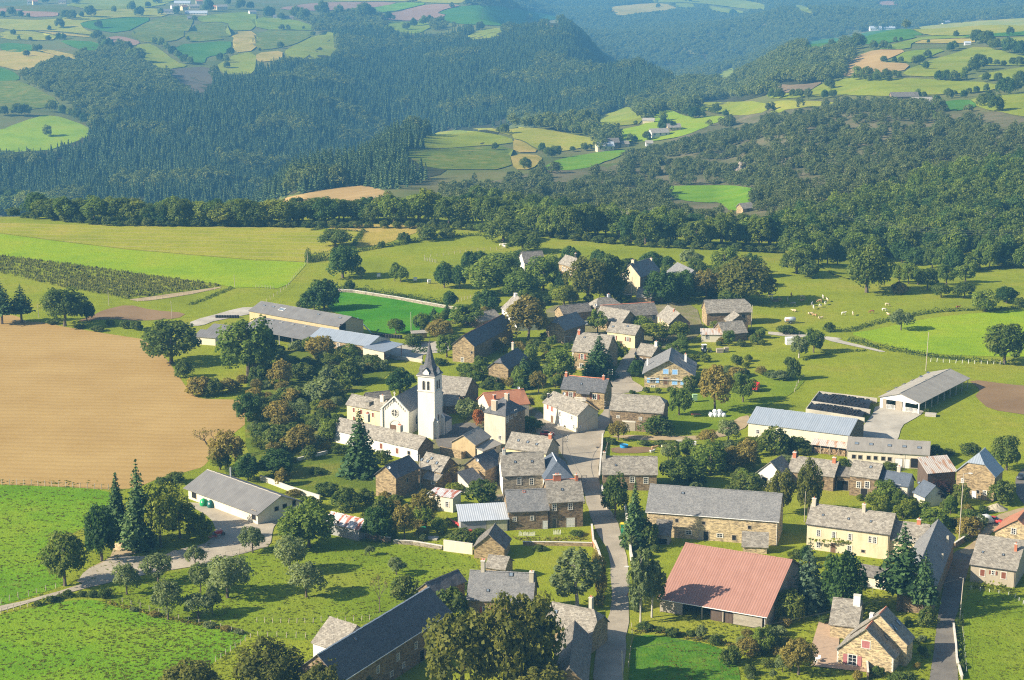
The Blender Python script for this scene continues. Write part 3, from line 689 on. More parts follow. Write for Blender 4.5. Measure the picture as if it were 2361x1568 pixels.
class Building:
 def __init__(s, name, label, cat, a, b, h, ridge, mode='side', pitch=38, W=None, wall=STONE, roof=LAUZE, over=.35, kind='gable', hipl=0, hipr=0,
                 jit=.05, thick=.16, walls=True, group=None, lm=None, ridge_col=None, base=None, rlabel=None, rise=None, gmat=None, openw=()):
  A = at_z(a[0], a[1], h); B = at_z(b[0], b[1], h)
  for _ in range(2):
   zg = T(A.x, A.y) if A.y > 715 else 0.0
   if zg: A = at_z(a[0], a[1], zg + h); B = at_z(b[0], b[1], zg + h)
  A.z = B.z = zg + h
  ab = B - A; wd = ab.length; e = ab.normalized(); n = Vector((-e.y, e.x, 0))
  if n.y < 0: n = -n
  rm = Vector((ridge[0], ridge[1]))
  if mode == 'side':
   ex, ey, L, O = e, n, wd, A.copy()
   tp_ = math.tan(R(pitch)); mid = (A + B) / 2
   k = 1.0 if kind == 'shed' else .5
   if W is None:
    def err(w):
     p = mid + n * w * k + Vector((0, 0, (rise if rise is not None else w * k * tp_)))
     q = project(p); q0 = project(p + e * 3); t = Vector((q0[0] - q[0], q0[1] - q[1])).normalized(); d = rm - Vector(q)
     return abs(d.x * t.y - d.y * t.x)
    W = solve1(err, 1.5, 30)
   rs = rise if rise is not None else W * k * tp_
  else:
   ex, ey, W, O = n, -e, wd, B.copy()
   mid = (A + B) / 2; rs = rise if rise is not None else W / 2 * math.tan(R(pitch))
   L = solve1(lambda l: (lambda q: math.hypot(q[0] - rm.x, q[1] - rm.y))(project(mid + n * l + Vector((0, 0, rs)))), 1.5, 70)
  if ex.cross(ey).z < 0:                    # keep the frame right-handed
   O = O + ex * L; ex = -ex
   hipl, hipr = hipr, hipl
  s.O = Vector((O.x, O.y, zg)); s.ex, s.ey, s.L, s.W, s.h, s.rise, s.kind = ex, ey, L, W, h, rs, kind
  s.hl, s.hr = hipl, hipr
  s.rz = math.atan2(ex.y, ex.x)
  s.root = empty(name, s.O, s.rz); tag(s.root, label, cat, group)
  s.rnd = random.Random(hash((round(a[0]), round(a[1]))) & 0xffff); s.wallmat = wall; s.roofmat = roof
  FOOT.append((s.O, ex, ey, L, W))
  c2 = project(s.O + ex * L / 2 + ey * W / 2); s.c = c2
  if lm: LANDMARKS.append((lm, c2[0], c2[1]))
  if walls: s.make_walls(wall, gmat, openw)
  s.make_roof(roof, over, jit, thick, ridge_col)
 def make_walls(s, mat, gmat, openw):
  L, W, h, r = s.L, s.W, s.h, s.rise; mb = MB(); z0 = -1.2
  hl, hr = (s.hl, s.hr) if s.kind in ('gable', 'hip') else (0, 0)
  if 'front' not in openw: mb.face([(0,0,z0),(L,0,z0),(L,0,h),(0,0,h)])
  hb = h + r if s.kind == 'shed' else h
  if 'back' not in openw: mb.face([(L,W,z0),(0,W,z0),(0,W,hb),(L,W,hb)])
  gm = 1 if gmat else 0
  if s.kind == 'shed':
   if 'left' not in openw: mb.face([(0,W,z0),(0,0,z0),(0,0,h),(0,W,hb)], gm)
   if 'right' not in openw: mb.face([(L,0,z0),(L,W,z0),(L,W,hb),(L,0,h)], gm)
  else:
   f = {}
   for side, x, hip in (('left', 0, hl), ('right', L, hr)):
    if side in openw: continue
    full = s.kind == 'hip' or hip > 0.01
    if s.kind == 'flat' or (s.kind == 'hip') or (hip and s.kind == 'gable' and hip >= 99): pts = [(x,0,z0),(x,W,z0),(x,W,h),(x,0,h)]
    elif hip:                         # half hip: gable cut off
     c = .55; pts = [(x,0,z0),(x,W,z0),(x,W,h),(x,W-W/2*c,h+r*c),(x,W/2*c,h+r*c),(x,0,h)]
    else: pts = [(x,0,z0),(x,W,z0),(x,W,h),(x,W/2,h+r),(x,0,h)]
    if side == 'left': pts = pts[::-1]
    mb.face(pts, gm)
  if mb.f: mb.build('wall', [mat, gmat or mat], s.root)
 def planes(s):                                # roof slopes in local space, corners eave-left, eave-right, top-right, top-left
  L, W, h, r, o = s.L, s.W, s.h, s.rise, s.over
  hl, hr = s.hl, s.hr
  if s.kind == 'flat': return [[(-o,-o,h),(L+o,-o,h),(L+o,W+o,h+.15),(-o,W+o,h+.15)]]
  if s.kind == 'shed':
   k = r / W; return [[(-o,-o,h-o*k),(L+o,-o,h-o*k),(L+o,W+.1,h+r+.1*k),(-o,W+.1,h+r+.1*k)]]
  k = r / (W / 2); ze = h - o * k; z1 = h + r
  if s.kind == 'hip':
   hl, hr = hl or .01, hr or .01
   P = [[(-o,-o,ze),(L+o,-o,ze),(L-hr,W/2,z1),(hl,W/2,z1)], [(L+o,W+o,ze),(-o,W+o,ze),(hl,W/2,z1),(L-hr,W/2,z1)]]
   P.append([(-o,W+o,ze),(-o,-o,ze),(hl,W/2,z1),(hl,W/2,z1)]); P.append([(L+o,-o,ze),(L+o,W+o,ze),(L-hr,W/2,z1),(L-hr,W/2,z1)])
   return P
  xl, xr = (-o if not hl else hl), (L + o if not hr else L - hr)
  P = []
  if not hl and not hr:
   return [[(-o,-o,ze),(L+o,-o,ze),(L+o,W/2,z1),(-o,W/2,z1)], [(L+o,W+o,ze),(-o,W+o,ze),(-o,W/2,z1),(L+o,W/2,z1)]]
  c = .55; zc = h + r * c; yl = W / 2 * c
  # lower band full width, upper band narrowing to the half hips
  P += [[(-o,-o,ze),(L+o,-o,ze),(L+o,yl,zc),(-o,yl,zc)], [(L+o,W+o,ze),(-o,W+o,ze),(-o,W-yl,zc),(L+o,W-yl,zc)]]
  P += [[(-o,yl,zc),(L+o,yl,zc),(xr,W/2,z1),(xl,W/2,z1)], [(L+o,W-yl,zc),(-o,W-yl,zc),(xl,W/2,z1),(xr,W/2,z1)]]
  if hl: P.append([(-o,W-yl,zc),(-o,yl,zc),(hl,W/2,z1),(hl,W/2,z1)])
  if hr: P.append([(L+o,yl,zc),(L+o,W-yl,zc),(L-hr,W/2,z1),(L-hr,W/2,z1)])
  return P
 def make_roof(s, mat, over, jit, thick, ridge_col):
  s.over = over; mb = MB()
  for c in s.planes():
   nu = max(1, min(14, int((Vector(c[1]) - Vector(c[0])).length / 1.6))); nv = max(1, min(6, int((Vector(c[3]) - Vector(c[0])).length / 1.6)))
   slope_grid(mb, [(p[0], p[1], p[2] + .05) for p in c], nu, nv, jit, thick, s.rnd)
  s.roof = mb.build('roof', mat, s.root)
  if s.kind in ('gable', 'hip'):
   xl = s.hl if s.hl else -over; xr = s.L - s.hr if s.hr else s.L + over
   if xr - xl > 1:
    m = MB(); z = s.h + s.rise + .05; y = s.W / 2
    k = max(2, int((xr - xl) / 1.2))
    for i in range(k):
     a, b = xl + (xr - xl) * i / k, xl + (xr - xl) * (i + 1) / k - .03
     dz = s.rnd.uniform(-.03, .05)
     m.face([(a,y-.2,z-.06+dz),(b,y-.2,z-.06+dz),(b,y,z+.09+dz),(a,y,z+.09+dz)]); m.face([(b,y+.2,z-.06+dz),(a,y+.2,z-.06+dz),(a,y,z+.09+dz),(b,y,z+.09+dz)])
    m.build('ridge', ridge_col or mat, s.roof)
 def loc(s, p): d = Vector(p) - s.O; return Vector((d.dot(s.ex), d.dot(s.ey), d.z))
 def sight(s, u, v):
  d = ray(u, v); o = s.loc((0, 0, CAMZ)); return o, Vector((d.dot(s.ex), d.dot(s.ey), d.z))
 def on_wall(s, u, v, side=None):
  o, d = s.sight(u, v); best = None
  for nm, ax, val, sg in (('front', 1, 0, -1), ('back', 1, s.W, 1), ('left', 0, 0, -1), ('right', 0, s.L, 1)):
   if side and nm != side: continue
   if not side and d[ax] * sg > 0: continue
   t = (val - o[ax]) / d[ax]; p = o + d * t
   lim = s.L if ax == 1 else s.W; c = p[1 - ax]
   if side or (-.8 < c < lim + .8):
    miss = max(0, -c, c - lim) + max(0, -p.z) * 2 + max(0, p.z - s.h - (s.rise if ax == 0 else 0)) * 2
    if best is None or (miss, t) < best[0]: best = ((miss, t), nm, p)
  if best is None: return None
  _, nm, p = best
  rz = {'front': 0, 'back': math.pi, 'left': -math.pi / 2, 'right': math.pi / 2}[nm]
  return nm, p, rz
 def opening(s, kind, uv, w=1.0, h=1.5, col=None, side=None, label=None):
  """window / door / shutters placed on the wall the sight line meets; each is a part with its own pieces"""
  r = s.on_wall(uv[0], uv[1], side)
  if r is None: return
  nm, p, rz = r
  lim = s.L if nm in ('front', 'back') else s.W; ax = 0 if nm in ('front', 'back') else 1
  p = Vector(p); p[ax] = min(max(p[ax], w / 2 + .1), lim - w / 2 - .1); p.z = max(p.z, h / 2 + .02)
  def frame(fr, prot, mat_):
   def fn():
    m = MB(); f = fr
    m.box(-w/2-f, -w/2, -prot, .05, -h/2, h/2); m.box(w/2, w/2+f, -prot, .05, -h/2, h/2)
    m.box(-w/2-f-.03, w/2+f+.03, -prot-.005, .05, h/2, h/2+f); m.box(-w/2-f-.06, w/2+f+.06, -prot-.04, .05, -h/2-f*.8, -h/2)
    return m.mesh('frame', mat_)
   return cmesh(('frame', fr, prot, mat_.name, w, h), fn)
  def pane_mesh(mat_, bars):
   def fn():
    m = MB(); m.face([(-w/2, -.012, -h/2), (w/2, -.012, -h/2), (w/2, -.012, h/2), (-w/2, -.012, h/2)])
    return m.mesh('pane', mat_)
   return cmesh(('pane', mat_.name, w, h), fn)
  def sash():
   def fn():
    m = MB(); t = .045
    m.box(-t/1.5, t/1.5, -.05, -.015, -h/2, h/2)
    for z in ((-h/6, h/6) if h > 1 else (0,)): m.box(-w/2, w/2, -.045, -.014, z - t/2, z + t/2)
    for x in (-w/2 + t/2, w/2 - t/2): m.box(x - t/2, x + t/2, -.055, -.013, -h/2, h/2)
    return m.mesh('sash', PAINT_W)
   return cmesh(('sash', w, h), fn)
  def leafm(mat_, ww):
   def fn():
    m = MB(); m.box(-ww/2, ww/2, -.05, -.006, -h/2, h/2)
    for z in (-h*.3, h*.3): m.box(-ww/2+.02, ww/2-.02, -.07, -.05, z-.05, z+.05)
    return m.mesh('shutter', mat_)
   return cmesh(('leaf', mat_.name, ww, h), fn)
  fr = .16 if kind != 'plainwin' else .09
  fmat = SURR if kind in ('win', 'shut', 'openshut', 'winbars') else (PAINT_W if kind == 'plainwin' else OAKW)
  if kind in ('win', 'plainwin', 'openshut'):
   wo = put('window', frame(fr, .07, fmat), s.root, p, rz)
   put('pane', pane_mesh(PANE, 1), wo); put('sash', sash(), wo)
   if kind == 'openshut':
    for sx in (-1, 1): put('shutter', leafm(col or SH_BROWN, w * .5), wo, (sx * (w / 2 + fr + w * .25 + .04), -.05, 0))
  elif kind == 'shut':
   wo = put('window', frame(fr, .07, fmat), s.root, p, rz)
   for sx in (-1, 1): put('shutter', leafm(col or SH_BROWN, w * .49), wo, (sx * w * .25, 0, 0))
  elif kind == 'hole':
   wo = put('opening', frame(.12, .05, fmat), s.root, p, rz); put('painted_interior_shade', pane_mesh(DARK, 0), wo)  # wall stays uncut; the inner shade is a dark pane laid on it
  elif kind == 'door':
   p.z = h / 2
   wo = put('door', frame(.14, .07, fmat), s.root, p, rz); put('door_leaf', leafm(col or WOOD, w), wo)
  elif kind == 'gate':                        # wide barn doors in two leaves
   p.z = h / 2
   wo = put('barn_door', frame(.12, .06, OAKW), s.root, p, rz)
   for sx in (-1, 1): put('door_leaf', leafm(col or OAKW, w * .495), wo, (sx * w * .25, 0, 0))
  if label: wo['label'] = label
  return wo
 def on_roof(s, u, v):
  o, d = s.sight(u, v); best = None
  for c in s.planes():
   e0, e1, t1, t0 = [Vector(q) for q in c]; n = (e1 - e0).cross(t1 - e0).normalized()
   if abs(n.dot(d)) < 1e-6: continue
   if n.z < 0: n = -n
   t = (e0 - o).dot(n) / d.dot(n); p = o + d * t
   cen = (e0 + e1 + t0 + t1) / 4; lim = max((q - cen).length for q in (e0, e1, t0, t1)) + .3
   if n.dot(d) < 0 and (p - cen).length < lim * 1.05:
    sc_ = (p - cen).length / lim
    if best is None or sc_ < best[0]: best = (sc_, p, n)
  return best
 def chimney(s, uv, w=.9, d=.7, hh=1.3, mat=None, pots=1, cap=True):
  r = s.on_roof(*uv)
  if r: p = r[1]
  else:
   o, dd = s.sight(*uv); t = (s.W / 2 - o.y) / dd.y; p = o + dd * t
  p.x = min(max(p.x, w / 2), s.L - w / 2)
  m = MB(); m.box(-w/2, w/2, -d/2, d/2, -1.0, hh)
  o = m.build('chimney', mat or s.wallmat, s.roof); o.location = p
  if cap:
   m = MB(); m.box(-w/2-.08, w/2+.08, -d/2-.08, d/2+.08, hh, hh+.12)
   for k in range(pots):
    x = (k - (pots - 1) / 2) * .34; m.lathe([(.13, hh + .12), (.11, hh + .48), (.0, hh + .48)], 8, 1, (x, 0, 0))
   m.build('chimney_cap', [SURR, TERRA], s.roof).location = p
  return o
 def skylight(s, uv, w=.7, h=.9, mat=None):
  r = s.on_roof(*uv)
  if not r: return
  _, p, n = r
  up = Vector((0, 0, 1)); ax = up.cross(n).normalized(); ay = n.cross(ax)
  M = Matrix((ax, ay, n)).transposed().to_4x4(); M.translation = p + n * .08
  def fn():
   m = MB(); f = .08
   m.box(-w/2, -w/2+f, -h/2, h/2, 0, .12); m.box(w/2-f, w/2, -h/2, h/2, 0, .12); m.box(-w/2+f, w/2-f, -h/2, -h/2+f, 0, .12); m.box(-w/2+f, w/2-f, h/2-f, h/2, 0, .12)
   m.face([(-w/2+f,-h/2+f,.06),(w/2-f,-h/2+f,.06),(w/2-f,h/2-f,.06),(-w/2+f,h/2-f,.06)], 1)
   return m.mesh('skylight', [mat or DKSTEEL, plain('skylight_glass', (.16,.20,.24), .25, 0, .6)])
  o = put('skylight', cmesh(('sky', w, h, mat.name if mat else ''), fn), s.roof); o.matrix_local = M
  return o
 def dish(s, uv, wall=False):
  r = s.on_wall(*uv) if wall else None
  if wall and r: p = r[1]
  else:
   q = s.on_roof(*uv); p = q[1] if q else Vector((s.L / 2, 0, s.h))
  m = MB(); m.lathe([(0, 0), (.2, .02), (.38, .09), (.42, .12)], 12, 0); m.lathe([(.42, .125), (.38, .1), (.2, .03), (0, .012)], 12, 0)
  o = m.build('satellite_dish', PAINT_W, s.root); o.location = p + Vector((0, -.3, .4))
  o.rotation_euler = Vector((s.ex.dot(Vector((.3, -.8, .5))), s.ey.dot(Vector((.3, -.8, .5))), .5)).to_track_quat('Z', 'Y').to_euler()
  m = MB(); m.tube([(0,0,-.5),(0,0,.0)], .03, 5); a = m.build('dish_arm', STEEL, o)
 def gutter(s, side='front', col=None):
  m = MB(); y = -s.over - .06; k = s.rise / (s.W / 2 if s.kind != 'shed' else s.W)
  m.box(-s.over, s.L + s.over, y - .07, y + .05, s.h - s.over * k - .10, s.h - s.over * k + .02)
  m.tube([(s.L - .2, -.08, s.h - .2), (s.L - .2, -.08, 0)], .05, 5)
  o = m.build('gutter', col or PAINT_W, s.roof)
# ------------------------------------------------------------------ the village
def t13(*p): return px(1, 3, *p)
def t23(*p): return px(2, 3, *p)
def t33(*p): return px(3, 3, *p)
def t12(*p): return px(1, 2, *p)
def t22(*p): return px(2, 2, *p)
def t32(*p): return px(3, 2, *p)
def t11(*p): return px(1, 1, *p)
def t21(*p): return px(2, 1, *p)
def t02(*p): return px(0, 2, *p)
def t01(*p): return px(0, 1, *p)
def k5(x, y): return (400 + x * .15629, 325 + y * .15629)
def k6(x, y): return (462.5 + x * .1574, 270 + y * .1574)
Bd = Building
# bottom of the picture
b = Bd('stone_barn', 'very long dark slate barn with its sunlit ridge strip painted white in the lower foreground', 'barn', t13(785,1567), t13(1785,930), 7, t13(1080,1020), wall=STONE_D, roof=SLATE, pitch=40, lm='the long slate barn', ridge_col=PAINT_W)  # white ridge colour paints the sunlight on the narrow back slope
for p in ((1125,1470),(1310,1355),(1475,1250),(1640,1140)): b.opening('win', t13(*p), .8, 1.3)
for p in ((1250,1510),(1360,1430)): b.opening('win', t13(*p), .9, .9)
b.opening('hole', t13(1530,1345), 1.6, 2.4); b.gutter()
b.skylight(t13(1380,912), .5, .5); b.skylight(t13(918,1188), .7, .8)
Bd('stone_barn', 'small pale lauze annex with a white wall behind the long slate barn', 'annex', t13(525,1212), t13(760,1290), 4.2, t13(800,1022), wall=WHITE, roof=LAUZE, pitch=35)
b = Bd('stone_barn', 'dark slate roof standing just behind the right end of the long slate barn', 'barn', t13(1640,765), t13(1925,645), 5, t13(1640,640), wall=STONE_D, roof=SLATE, pitch=40)
b = Bd('farmhouse', 'pale lauze farmhouse clad in ivy with two end chimneys, right of the long slate barn', 'house', t13(1955,812), t23(180,842), 5, t23(-35,572), wall=STONE, roof=SLATE_L, pitch=45, lm='the ivy farmhouse')
b.opening('openshut', t13(2115,925), 1.0, 1.5, SH_RED); b.chimney(t13(2095,535), .8, 1.5, 1.7, BEIGE_L, 3); b.chimney(t23(245,640), .9, 1.2, 1.6, BEIGE_L, 1)
b.skylight(t13(2138,742), .6, .7); b.skylight(t13(2352,595), .9, .9)
Bd('outbuilding', 'tiny lauze-roofed link behind the ivy farmhouse', 'outbuilding', t13(2120,520), t13(2290,540), 3.2, t13(2225,420), wall=STONE, roof=LAUZE, pitch=32)
b = Bd('stone_shed', 'small stone shed with a steep lauze roof beside the white garden wall', 'shed', t13(2010,335), t13(2290,352), 2.9, t13(2280,175), 'gable', pitch=42, wall=STONE, roof=LAUZE_D)
b = Bd('metal_shed', 'grey block shed with a pale zinc roof and ribbed double doors', 'shed', t13(1888,100), t13(2322,80), 3.1, t12(2130,1506), wall=BLOCK, roof=METAL_W, kind='shed', pitch=14, jit=.0, thick=.1, lm='the zinc-roofed shed')
b.opening('gate', t13(2218,170), 5.0, 2.8, CORR_Y)
b = Bd('stone_house', 'lower stone house with a blue-grey slate roof, joined to the taller house by the road', 'house', t12(2330,1575), t22(335,1560), 5, t22(122,1378), wall=STONE_D, roof=SLATE_L, pitch=40)
b.opening('door', t23(305,175), 1.2, 2.1, SH_WHITE); b.opening('win', t23(185,75), .7, .9); b.opening('win', t23(25,85), .7, .9); b.skylight(t22(110,1400), .6, .7, TERRA)
b = Bd('stone_house', 'tall stone house with red chimneys and a large white garage door by the road', 'house', t22(345,1490), t22(655,1475), 6.8, t22(462,1284), wall=STONE_D, roof=LAUZE, pitch=40, lm='the house with the white garage door', ridge_col=TERRA)
for p in ((390,1545),(538,1535)): b.opening('win', t22(*p), .9, 1.5)
b.opening('door', t23(390,105), 1.0, 2.3, DKSTEEL); b.opening('gate', t23(540,105), 2.1, 2.4, SH_WHITE)
b.chimney(t22(415,1290), 1.9, .7, 1.3, BRICK, 3); b.chimney(t22(595,1290), .7, .7, 1.3, BRICK, 1); b.skylight(t22(462,1380), .6, .7)
b = Bd('stone_barn', 'long stone barn with a weathered grey slate roof above the red-roofed barn', 'barn', t23(1245,3), t23(2453,95), 6.4, t22(1748,1362), wall=STONE_Y, roof=SLATE_L, pitch=40, lm='the long stone barn')
for p in ((1520,97),(1768,120),(2190,160)): b.opening('hole', t23(*p), .7, .8)
b.opening('win', t23(1630,208), 1.3, .8); b.opening('win', t23(1917,235), 1.3, .8); b.opening('hole', t23(2048,255), .9, 1.2)
b.opening('door', t23(1740,240), .9, 2.2, WOODG); b.opening('hole', t23(1790,240), 1.2, 2.2); b.gutter(); b.skylight(t22(1575,1412), .7, .6)
b = Bd('outbuilding', 'lean-to of lauze and yellow stone against the right end of the long stone barn', 'lean-to', t23(2130,325), t23(2352,335), 1.9, t23(2245,205), wall=STONE_Y, roof=LAUZE, kind='shed', pitch=38)
b = Bd('outbuilding', 'small dark lauze lean-to at the left end of the long stone barn', 'lean-to', t23(1325,215), t23(1450,225), 2.6, t23(1400,90), wall=BLOCK, roof=LAUZE_D, kind='shed', pitch=38); b.opening('hole', t23(1385,345), 2.2, 1.4)
# red barn
b = Bd('red_roofed_barn', 'open timber barn under a huge faded red metal roof', 'barn', t23(1370,805), t23(2340,972), 3.3, t23(2035,368), wall=WOODG, roof=METAL_RED, pitch=26, jit=.0, over=.5, openw=('front',), lm='the red-roofed barn', ridge_col=METAL_RED)
def front_panels(b, spans, mat, post=OAKW, npost=6):
 for x0, x1 in spans:
  rows = 9; z = .15
  for k in range(rows):
   zz = z + (b.h - .5 - z) * k / rows
   m = MB(); d = b.rnd.uniform(-.03, .03); m.box(x0 * b.L, x1 * b.L, -.06 + d, .0 + d, zz + b.rnd.uniform(-.02, .02), zz + (b.h - .5) / rows - .03)
   m.build('plank', mat, b.root)
 for k in range(npost):
  m = MB(); x = b.L * k / (npost - 1); m.box(x - .12, x + .12, .02, .26, -.3, b.h); m.build('post', post, b.root)
front_panels(b, ((0.0, .215), (.70, .97)), WOODG); b.gutter()
m = MB(); m.box(.48 * b.L, .69 * b.L, .3, .36, 0, 2.4); m.build('inner_boarding', WOODD, b.root)
b = Bd('stone_house', 'lauze stone house by the bottom of the road, with a skylight and a stepped wing', 'house', t23(300,1050), t23(728,1137), 4.5, t23(480,868), wall=STONE, roof=LAUZE, pitch=42, hipr=1.2, lm='the roadside lauze house')
b.skylight(t23(405,940), .8, .9); b.chimney(t23(730,885), .7, .9, 1.8, BEIGE_L, 2)
b = Bd('stone_house', 'gabled lauze wing running toward the viewer beside the bottom of the road', 'house', t23(690,1600), t23(727,1167), 4.5, t23(560,1185), wall=STONE_D, roof=LAUZE_D, pitch=44)
# cream long house and the tall barn
b = Bd('long_house', 'long cream farmhouse with dark windows and a vine, under a lauze roof', 'house', t33(362,116), t33(1120,216), 6.5, t33(770,-16), wall=CREAM, roof=LAUZE, pitch=38, lm='the long cream farmhouse')
for p in ((467,212),(608,230),(757,247)): b.opening('win', t33(*p), .75, 1.4)
b.opening('win', t33(942,270), .75, 1.4); b.opening('win', t33(985,278), .75, 1.4); b.opening('win', t33(465,322), .85, 1.2); b.opening('door', t33(600,358), 1.1, 2.2); b.opening('win', t33(750,360), .9, 1.5); b.opening('hole', t33(877,380), .8, .6)
b.gutter('front', DKSTEEL); b.chimney(t33(885,8), .8, .8, 1.6, BEIGE_L, 1); b.chimney(t32(408,1520), .9, .8, 1.6, BEIGE_L, 1)
for p in ((507,48),(742,82),(948,106)): b.skylight(t33(*p), .5, .6)
b = Bd('stone_house', 'lower lauze house in line with the long cream farmhouse, orange chimney on its ridge', 'house', t33(1120,262), t33(1440,305), 5, t33(1340,118), wall=CREAM, roof=LAUZE, pitch=36); b.chimney(t33(1392,125), .9, .7, 1.0, BRICK, 1)
b = Bd('stone_barn', 'big barn with a steep shaded slate roof along the lane on the right', 'barn', t33(1525,745), t33(1718,244), 5.5, t33(1440,400), wall=STONE_D, roof=SLATE_L, pitch=44, lm='the barn by the lane'); b.chimney(t33(1655,300), .5, .5, 1.6, BEIGE_L, 0, False); b.chimney(t33(1608,450), .4, .4, 1.2, BEIGE_L, 0, False)
b = Bd('outbuilding', 'low pale outbuilding with a dark slate roof half hidden by conifers', 'outbuilding', t33(840,592), t33(1145,640), 2.8, t33(960,515), wall=CREAM_C, roof=LAUZE_D, pitch=30)
b = Bd('rendered_house', 'beige rendered house with brown shutters under a broad lauze roof', 'house', t33(1872,493), t33(2285,553), 4.3, t33(2155,255), wall=BEIGE, roof=LAUZE, pitch=26, lm='the beige house')
b.opening('shut', t33(1978,578), 1.0, 1.5, SH_BROWN); b.opening('openshut', t33(2077,578), .7, .9, SH_BROWN); b.opening('shut', t33(2173,603), 1.0, 1.5, SH_BROWN)
b.gutter('front', DKSTEEL); b.chimney(t33(2285,375), .6, .6, 1.6, BRICK, 1)
for p in ((1980,390),(2170,415)): b.skylight(t33(*p), .5, .7)
b = Bd('stone_house', 'stone gabled house with a red tiled roof at the right edge', 'house', t33(2095,185), t33(2500,245), 4, t33(2430,15), 'gable', pitch=34, wall=STONE_Y, roof=TILE_D); b.opening('win', t33(2265,195), 1.0, 1.3)
# modern stone house
b = Bd('modern_house', 'yellow stone gabled house with dusty pink shutters in the lower right corner', 'house', t33(640,1272), t33(1157,1362), 3.3, t33(985,950), 'gable', pitch=42, wall=STONE_Y, roof=LAUZE, lm='the house with pink shutters', ridge_col=TERRA)
b.opening('shut', t33(903,1240), 1.6, 1.5, SH_PINK); b.opening('openshut', t33(778,1382), 1.7, 2.1, SH_PINK)
b.chimney(t33(955,1010), .9, .7, 1.3, PAINT_W, 0); b.skylight(t33(1095,1175), .9, 1.2)
m = MB()
for z in range(8):
 w_ = .35 if z % 2 else .22
 for yy in (0.0, b.W): m.box(-.03, .3, yy - (w_ if yy else .03), yy + (.03 if yy else w_), z * .41, z * .41 + .37)
m.build('corner_stones', SURR, b.root)
b2 = Bd('modern_house', 'taller rear block of the pink-shuttered stone house, dark slope with roof windows', 'house', t33(760,1140), t33(1282,1232), 4.9, t33(1016,828), 'gable', pitch=42, wall=STONE_Y, roof=LAUZE, ridge_col=TERRA)
for p in ((1200,1040),(1170,1090),(1140,1075)): b2.skylight(t33(*p), 1.0, 1.3)
b3 = Bd('modern_house', 'side wing with a grey lauze roof left of the pink-shuttered house, broad white chimney', 'house', t33(575,1042), t33(820,1070), 3.2, t33(725,820), wall=STONE_Y, roof=LAUZE, pitch=38); b3.chimney(t33(920,880), 1.4, .9, 2.0, PAINT_W, 0)
# village hall and yard
b = Bd('village_hall', 'long low cream hall with a grey two-pitch roof beside the gravel yard', 'hall', t02(1735,1352), t02(2376,1590), 3.2, t02(2261,1319), wall=CREAM_C, roof=FIBRO_D, pitch=24, jit=.01, over=.9, lm='the village hall', ridge_col=FIBRO)
b.opening('hole', t12(350,1502), 1.0, 1.4); b.opening('hole', t12(265,1530), 1.2, 1.0); b.opening('hole', t12(190,1556), 1.2, 1.0); b.opening('hole', t02(1790,1420), 1.9, 2.2); b.opening('hole', t13(-20,45), 1.6, 2.4)
b.chimney(t02(2127,1225), .3, .3, 1.4, STEEL, 0, False)
b = Bd('metal_shed', 'small grey shed with a red and white striped metal roof behind the orchard wall', 'shed', t13(625,103), t13(945,178), 3.0, t13(870,15), 'side', W=6.4, rise=1.5, wall=BLOCK, roof=METAL_STRIPE, jit=0, thick=.08, lm='the striped shed'); b.opening('hole', t13(755,120), .6, .9)
# centre, below the church
b = Bd('long_house', 'long low white house with a mossy lauze roof below the church', 'house', t12(710,818), t12(1492,1000), 3.8, t12(1176,807), wall=WHITE, roof=LAUZE, pitch=38, gmat=STONE_D, lm='the long white house')
for p in ((1155,978),(1302,1022)): b.opening('shut', t12(*p), .9, 1.5, SH_BROWN)
b.opening('hole', t12(1410,1040), .9, .9); b.chimney(t12(1325,835), 1.5, 1.1, 1.4, BEIGE_L, 4); b.chimney(t12(1025,722), 1.5, 1.0, 1.2, BEIGE_L, 3)
b = Bd('stone_house', 'stone house with a dark slate roof and satellite dish below the long white house', 'house', t12(1290,1265), t12(1500,1168), 6, t12(1325,1100), wall=STONE_D, roof=SLATE, pitch=40, gmat=STONE, lm='the dark slate house')
b.opening('hole', t12(1235,1430), .8, 1.4); b.opening('hole', t12(1395,1290), .8, 1.2); b.dish(t12(1215,1190), False)
b = Bd('stone_house', 'lauze house with four skylights joined to the dark slate house', 'house', t12(1500,1166), t12(1702,1212), 4.6, t12(1642,1050), wall=STONE, roof=LAUZE, pitch=40, gmat=STONE_D)
for p in ((1530,1105),(1585,1120),(1620,1092),(1668,1135)): b.skylight(t12(*p), .7, .9)
b = Bd('outbuilding', 'low lauze porch house with a glazed strip under the four-skylight house', 'outbuilding', t12(1545,1268), t12(1668,1292), 2.8, t12(1610,1205), wall=STONE, roof=LAUZE, kind='shed', pitch=24); b.opening('win', t12(1636,1310), .9, 1.1)
b = Bd('rendered_shed', 'flat-roofed cream outbuilding with rust-red roof sheets', 'shed', t12(1590,1418), t12(1815,1452), 4.0, t12(1760,1374), wall=CREAM_C, roof=METAL_STRIPE, kind='shed', pitch=6, jit=0, thick=.12, lm='the rust-roofed outbuilding'); b.opening('win', t12(1762,1515), .9, 1.3)
b = Bd('stone_house', 'small ochre stone house with a fibre cement roof beside the church yard', 'house', t12(2022,962), t12(2157,886), 4, t12(1972,842), wall=STONE, roof=FIBRO, pitch=32, jit=.02, gmat=render_wall('patched_ochre', (.60, .46, .25), .6, (.36, .24, .12)), lm='the small ochre house')
b = Bd('outbuilding', 'low cream lean-to with grey sheets against the small ochre house', 'lean-to', t12(2090,1022), t12(2258,956), 2.4, t12(2095,948), wall=CREAM_C, roof=FIBRO, kind='shed', pitch=14, jit=.02)
for p in ((2120,1035),(2160,1015),(2205,990)): b.opening('hole', t12(*p), .7, .7)
